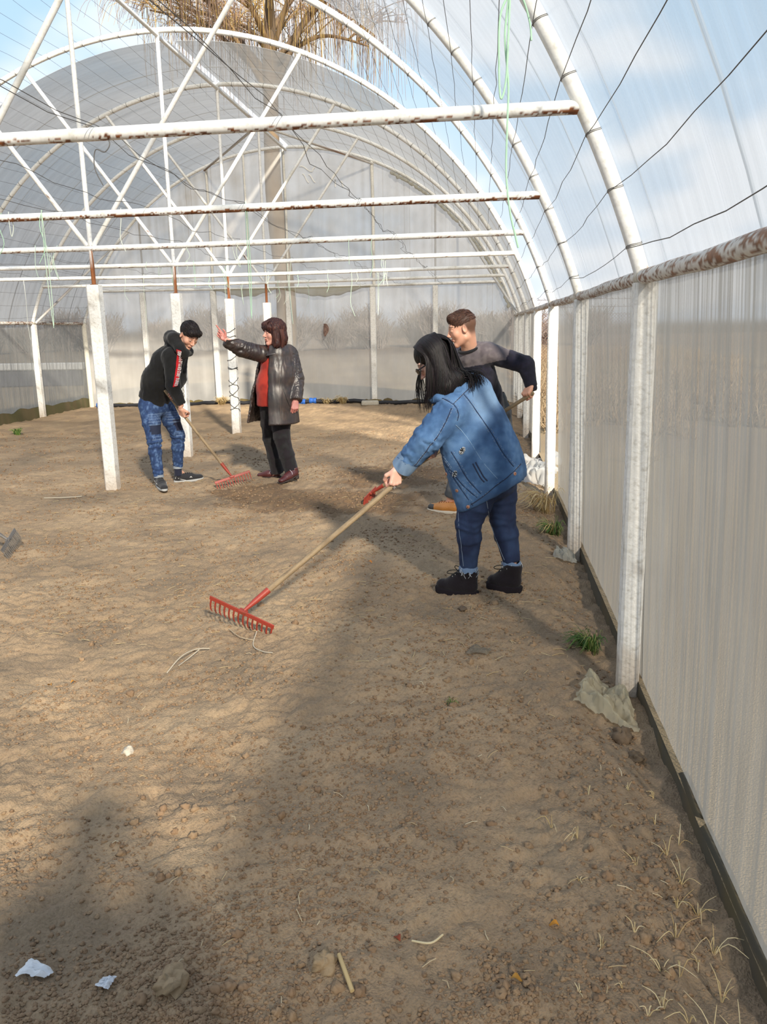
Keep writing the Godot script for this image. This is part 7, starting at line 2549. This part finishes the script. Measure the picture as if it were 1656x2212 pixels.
	var leaves := [[Vector3(-0.75, 0, -5.27), lin(206, 128, 44), "orange curled leaf on the soil left of the woman's boots"], [Vector3(-1.876, 0, -3.288), lin(196, 134, 40), "yellow leaf on the soil, brighter of the two at far left"], [Vector3(-1.98, 0, -3.26), lin(160, 116, 56), "faded yellow leaf beside the brighter one at far left"], [Vector3(0.207, 0, -1.929), lin(204, 138, 40), "orange leaf on the soil at the bottom right"], [Vector3(-0.213, 0, -1.844), lin(150, 66, 34), "red-brown leaf among the clods at the bottom centre"], [Vector3(-3.203, 0, -6.56), lin(206, 150, 60), "yellow leaf on the soil below the left concrete post"], [Vector3(-2.978, 0, -9.868), lin(196, 150, 70), "yellow leaf lying behind the hooded boy's rake handle"], [Vector3(0.10, 0, -1.72), lin(176, 128, 50), "dull ochre leaf at the lower right edge of the soil"]]
	for e in leaves:
		var g := Vector3(e[0].x, ground_y(e[0].x, e[0].z) + 0.006, e[0].z)
		var rows := []
		var yaw := Basis(Vector3.UP, rng.randf() * TAU)
		for r in 9:
			var row := []
			var t := r / 8.0
			for q in 5:
				var w := (q / 4.0 - 0.5) * 0.020 * sin(PI * clampf(t, 0.04, 0.97))
				row.append(g + yaw * Vector3(w, 0.5 * absf(w) + 0.006 * sin(t * 5.0) + 0.003, (t - 0.5) * 0.030))
			rows.append(row)
		var mb := MB.new()
		mb.sheet(rows, e[1])
		solo("fallen_leaf", mb, M.leafy, e[2], "leaf", g, "fallen leaves")
	# stones
	rock("pale whitish stone on the soil at the left", Vector3(-1.356, 0, -2.714), 0.028, lin(206, 196, 178))
	rock("large round clod at the bottom left of centre", Vector3(-0.742, 0, -1.60), 0.042, lin(172, 148, 116), 0.8)
	rock("broad clod near the bottom, topped by a smaller one", Vector3(-0.387, 0, -1.72), 0.036, lin(170, 146, 114), 0.7)
	rock("grey stone half buried at the foot of the nearest wall panel", Vector3(0.57, 0, -3.05), 0.045, lin(118, 100, 80), 0.8)
	rock("dark stone in the shade beyond the nearest film scrap", Vector3(0.60, 0, -2.88), 0.035, lin(112, 95, 76), 0.8)
	rock("rounded stone in the soil left of the pointing woman's knees", Vector3(-2.994, 0, -11.335), 0.09, lin(176, 158, 136), 0.7)
	rock("dark flat clod on the soil just below the woman's boots", Vector3(-0.10, 0, -4.36), 0.028, lin(108, 92, 76), 0.6)
	# clods: the largest one by one, the crumbs as one scatter
	var protos := []
	for j in 5:
		protos.append(clod_mesh(40 + j, 10))
	var cm := []
	var tones := [lin(156, 129, 100), lin(146, 120, 92), lin(162, 136, 106)]
	for p in protos:
		for t in tones:
			var q := MB.new()
			q.v = p.v.duplicate(); q.n = p.n.duplicate(); q.u = p.u.duplicate(); q.i = p.i.duplicate()
			for j in p.v.size():
				q.c.append(t)
			cm.append(q.mesh(M.clod))
	var n := 0
	while n < 260:
		var z := -1.5 - 3.6 * rng.randf() * rng.randf()
		var half := 0.45 * -z
		var x := rng.randf_range(-0.12 * -z - half, 0.55)
		if nb.get_noise_2d(x * 1.6, z * 1.6) + rng.randf_range(-0.5, 0.5) < 0.0:
			continue
		var r := lerpf(0.006, 0.017, pow(rng.randf(), 2.2)) * (1.0 + 0.08 * -z)
		var o := MeshInstance3D.new()
		o.name = numbered("soil_clod")
		o.mesh = cm[rng.randi() % cm.size()]
		add_child(o)
		o.position = Vector3(x, ground_y(x, z) + r * 0.15, z)
		o.basis = Basis.from_euler(Vector3(rng.randf() * 0.6, rng.randf() * TAU, rng.randf() * 0.6)).scaled(Vector3.ONE * r)
		tag(o, "rounded lump of dry brown soil lying loose in the foreground", "clod", "loose clods in the foreground")
		n += 1
	for k in 3:
		var mm := MultiMesh.new()
		mm.transform_format = MultiMesh.TRANSFORM_3D
		mm.mesh = cm[k * 4 + 1]
		var list := []
		while list.size() < 9500:
			var z := -1.4 - 11.0 * pow(rng.randf(), 2.4)
			var half := 0.5 * -z + 0.2
			var x := rng.randf_range(maxf(-8.0, -0.12 * -z - half), minf(0.62, -0.12 * -z + half))
			if nb.get_noise_2d(x * 1.2 + 9.0, z * 1.2) * 1.2 + rng.randf_range(-0.7, 0.6) < 0.0:
				continue
			var r := lerpf(0.0022, 0.0080, pow(rng.randf(), 1.6)) * (0.85 + 0.12 * -z)
			list.append(Transform3D(Basis.from_euler(Vector3(rng.randf(), rng.randf() * TAU, rng.randf())).scaled(Vector3(r, r * 0.75, r * rng.randf_range(0.7, 1.1))), Vector3(x, ground_y(x, z) + r * 0.1, z)))
		mm.instance_count = list.size()
		for j in list.size():
			mm.set_instance_transform(j, list[j])
		var mi := MultiMeshInstance3D.new()
		mi.name = numbered("soil_crumbs")
		mi.multimesh = mm
		add_child(mi)
		tag(mi, ["small crumbs of brown soil scattered over the whole bed", "finer brown crumbs spread over the raked bed", "pale little crumbs of soil spread over the bed"][k], "soil crumbs", "", "stuff")
	# bits of straw: the nearest singly, the rest as one scatter
	for j in 70:
		var z := -1.55 - 3.4 * rng.randf() * rng.randf()
		var half := 0.44 * -z
		var x := rng.randf_range(-0.12 * -z - half, 0.58)
		var l := rng.randf_range(0.012, 0.045)
		var a := rng.randf() * TAU
		var mb := MB.new()
		var p := Vector3(x, 0, z)
		var e := p + Vector3(cos(a), 0, sin(a)) * l
		p.y = ground_y(p.x, p.z) + 0.004
		e.y = ground_y(e.x, e.z) + 0.005 + 0.01 * rng.randf()
		mb.tube([p, p.lerp(e, 0.5) + Vector3(rng.randf_range(-0.004, 0.004), 0.004, rng.randf_range(-0.004, 0.004)), e], 0.0013, 4, lin(196, 172, 128).lerp(lin(226, 214, 184), rng.randf()))
		solo("straw_bit", mb, M.straw, "short bit of pale straw lying on the near soil", "straw", p, "straw bits in the foreground")
	var sb := MB.new()
	sb.tube([Vector3(-0.5, 0, 0), Vector3(-0.1, 0.06, 0.03), Vector3(0.5, 0.02, -0.06)], 0.03, 3, lin(204, 182, 140), false)
	var sm := MultiMesh.new()
	sm.transform_format = MultiMesh.TRANSFORM_3D
	sm.mesh = sb.mesh(M.straw)
	sm.instance_count = 1900
	for j in 1900:
		var z := -3.5 - 12.3 * rng.randf()
		var x := rng.randf_range(maxf(-7.8, -0.12 * -z - 0.5 * -z), 0.6)
		if z < -9.0 and rng.randf() < 0.2:
			x = rng.randf_range(-6.0, 0.5)
		sm.set_instance_transform(j, Transform3D(Basis.from_euler(Vector3(0, rng.randf() * TAU, 0)).scaled(Vector3.ONE * rng.randf_range(0.02, 0.075)), Vector3(x, ground_y(x, z) + 0.003, z)))
	var si := MultiMeshInstance3D.new()
	si.name = numbered("straw_scatter")
	si.multimesh = sm
	add_child(si)
	tag(si, "thin bits of straw scattered over the far soil", "straw", "", "stuff")
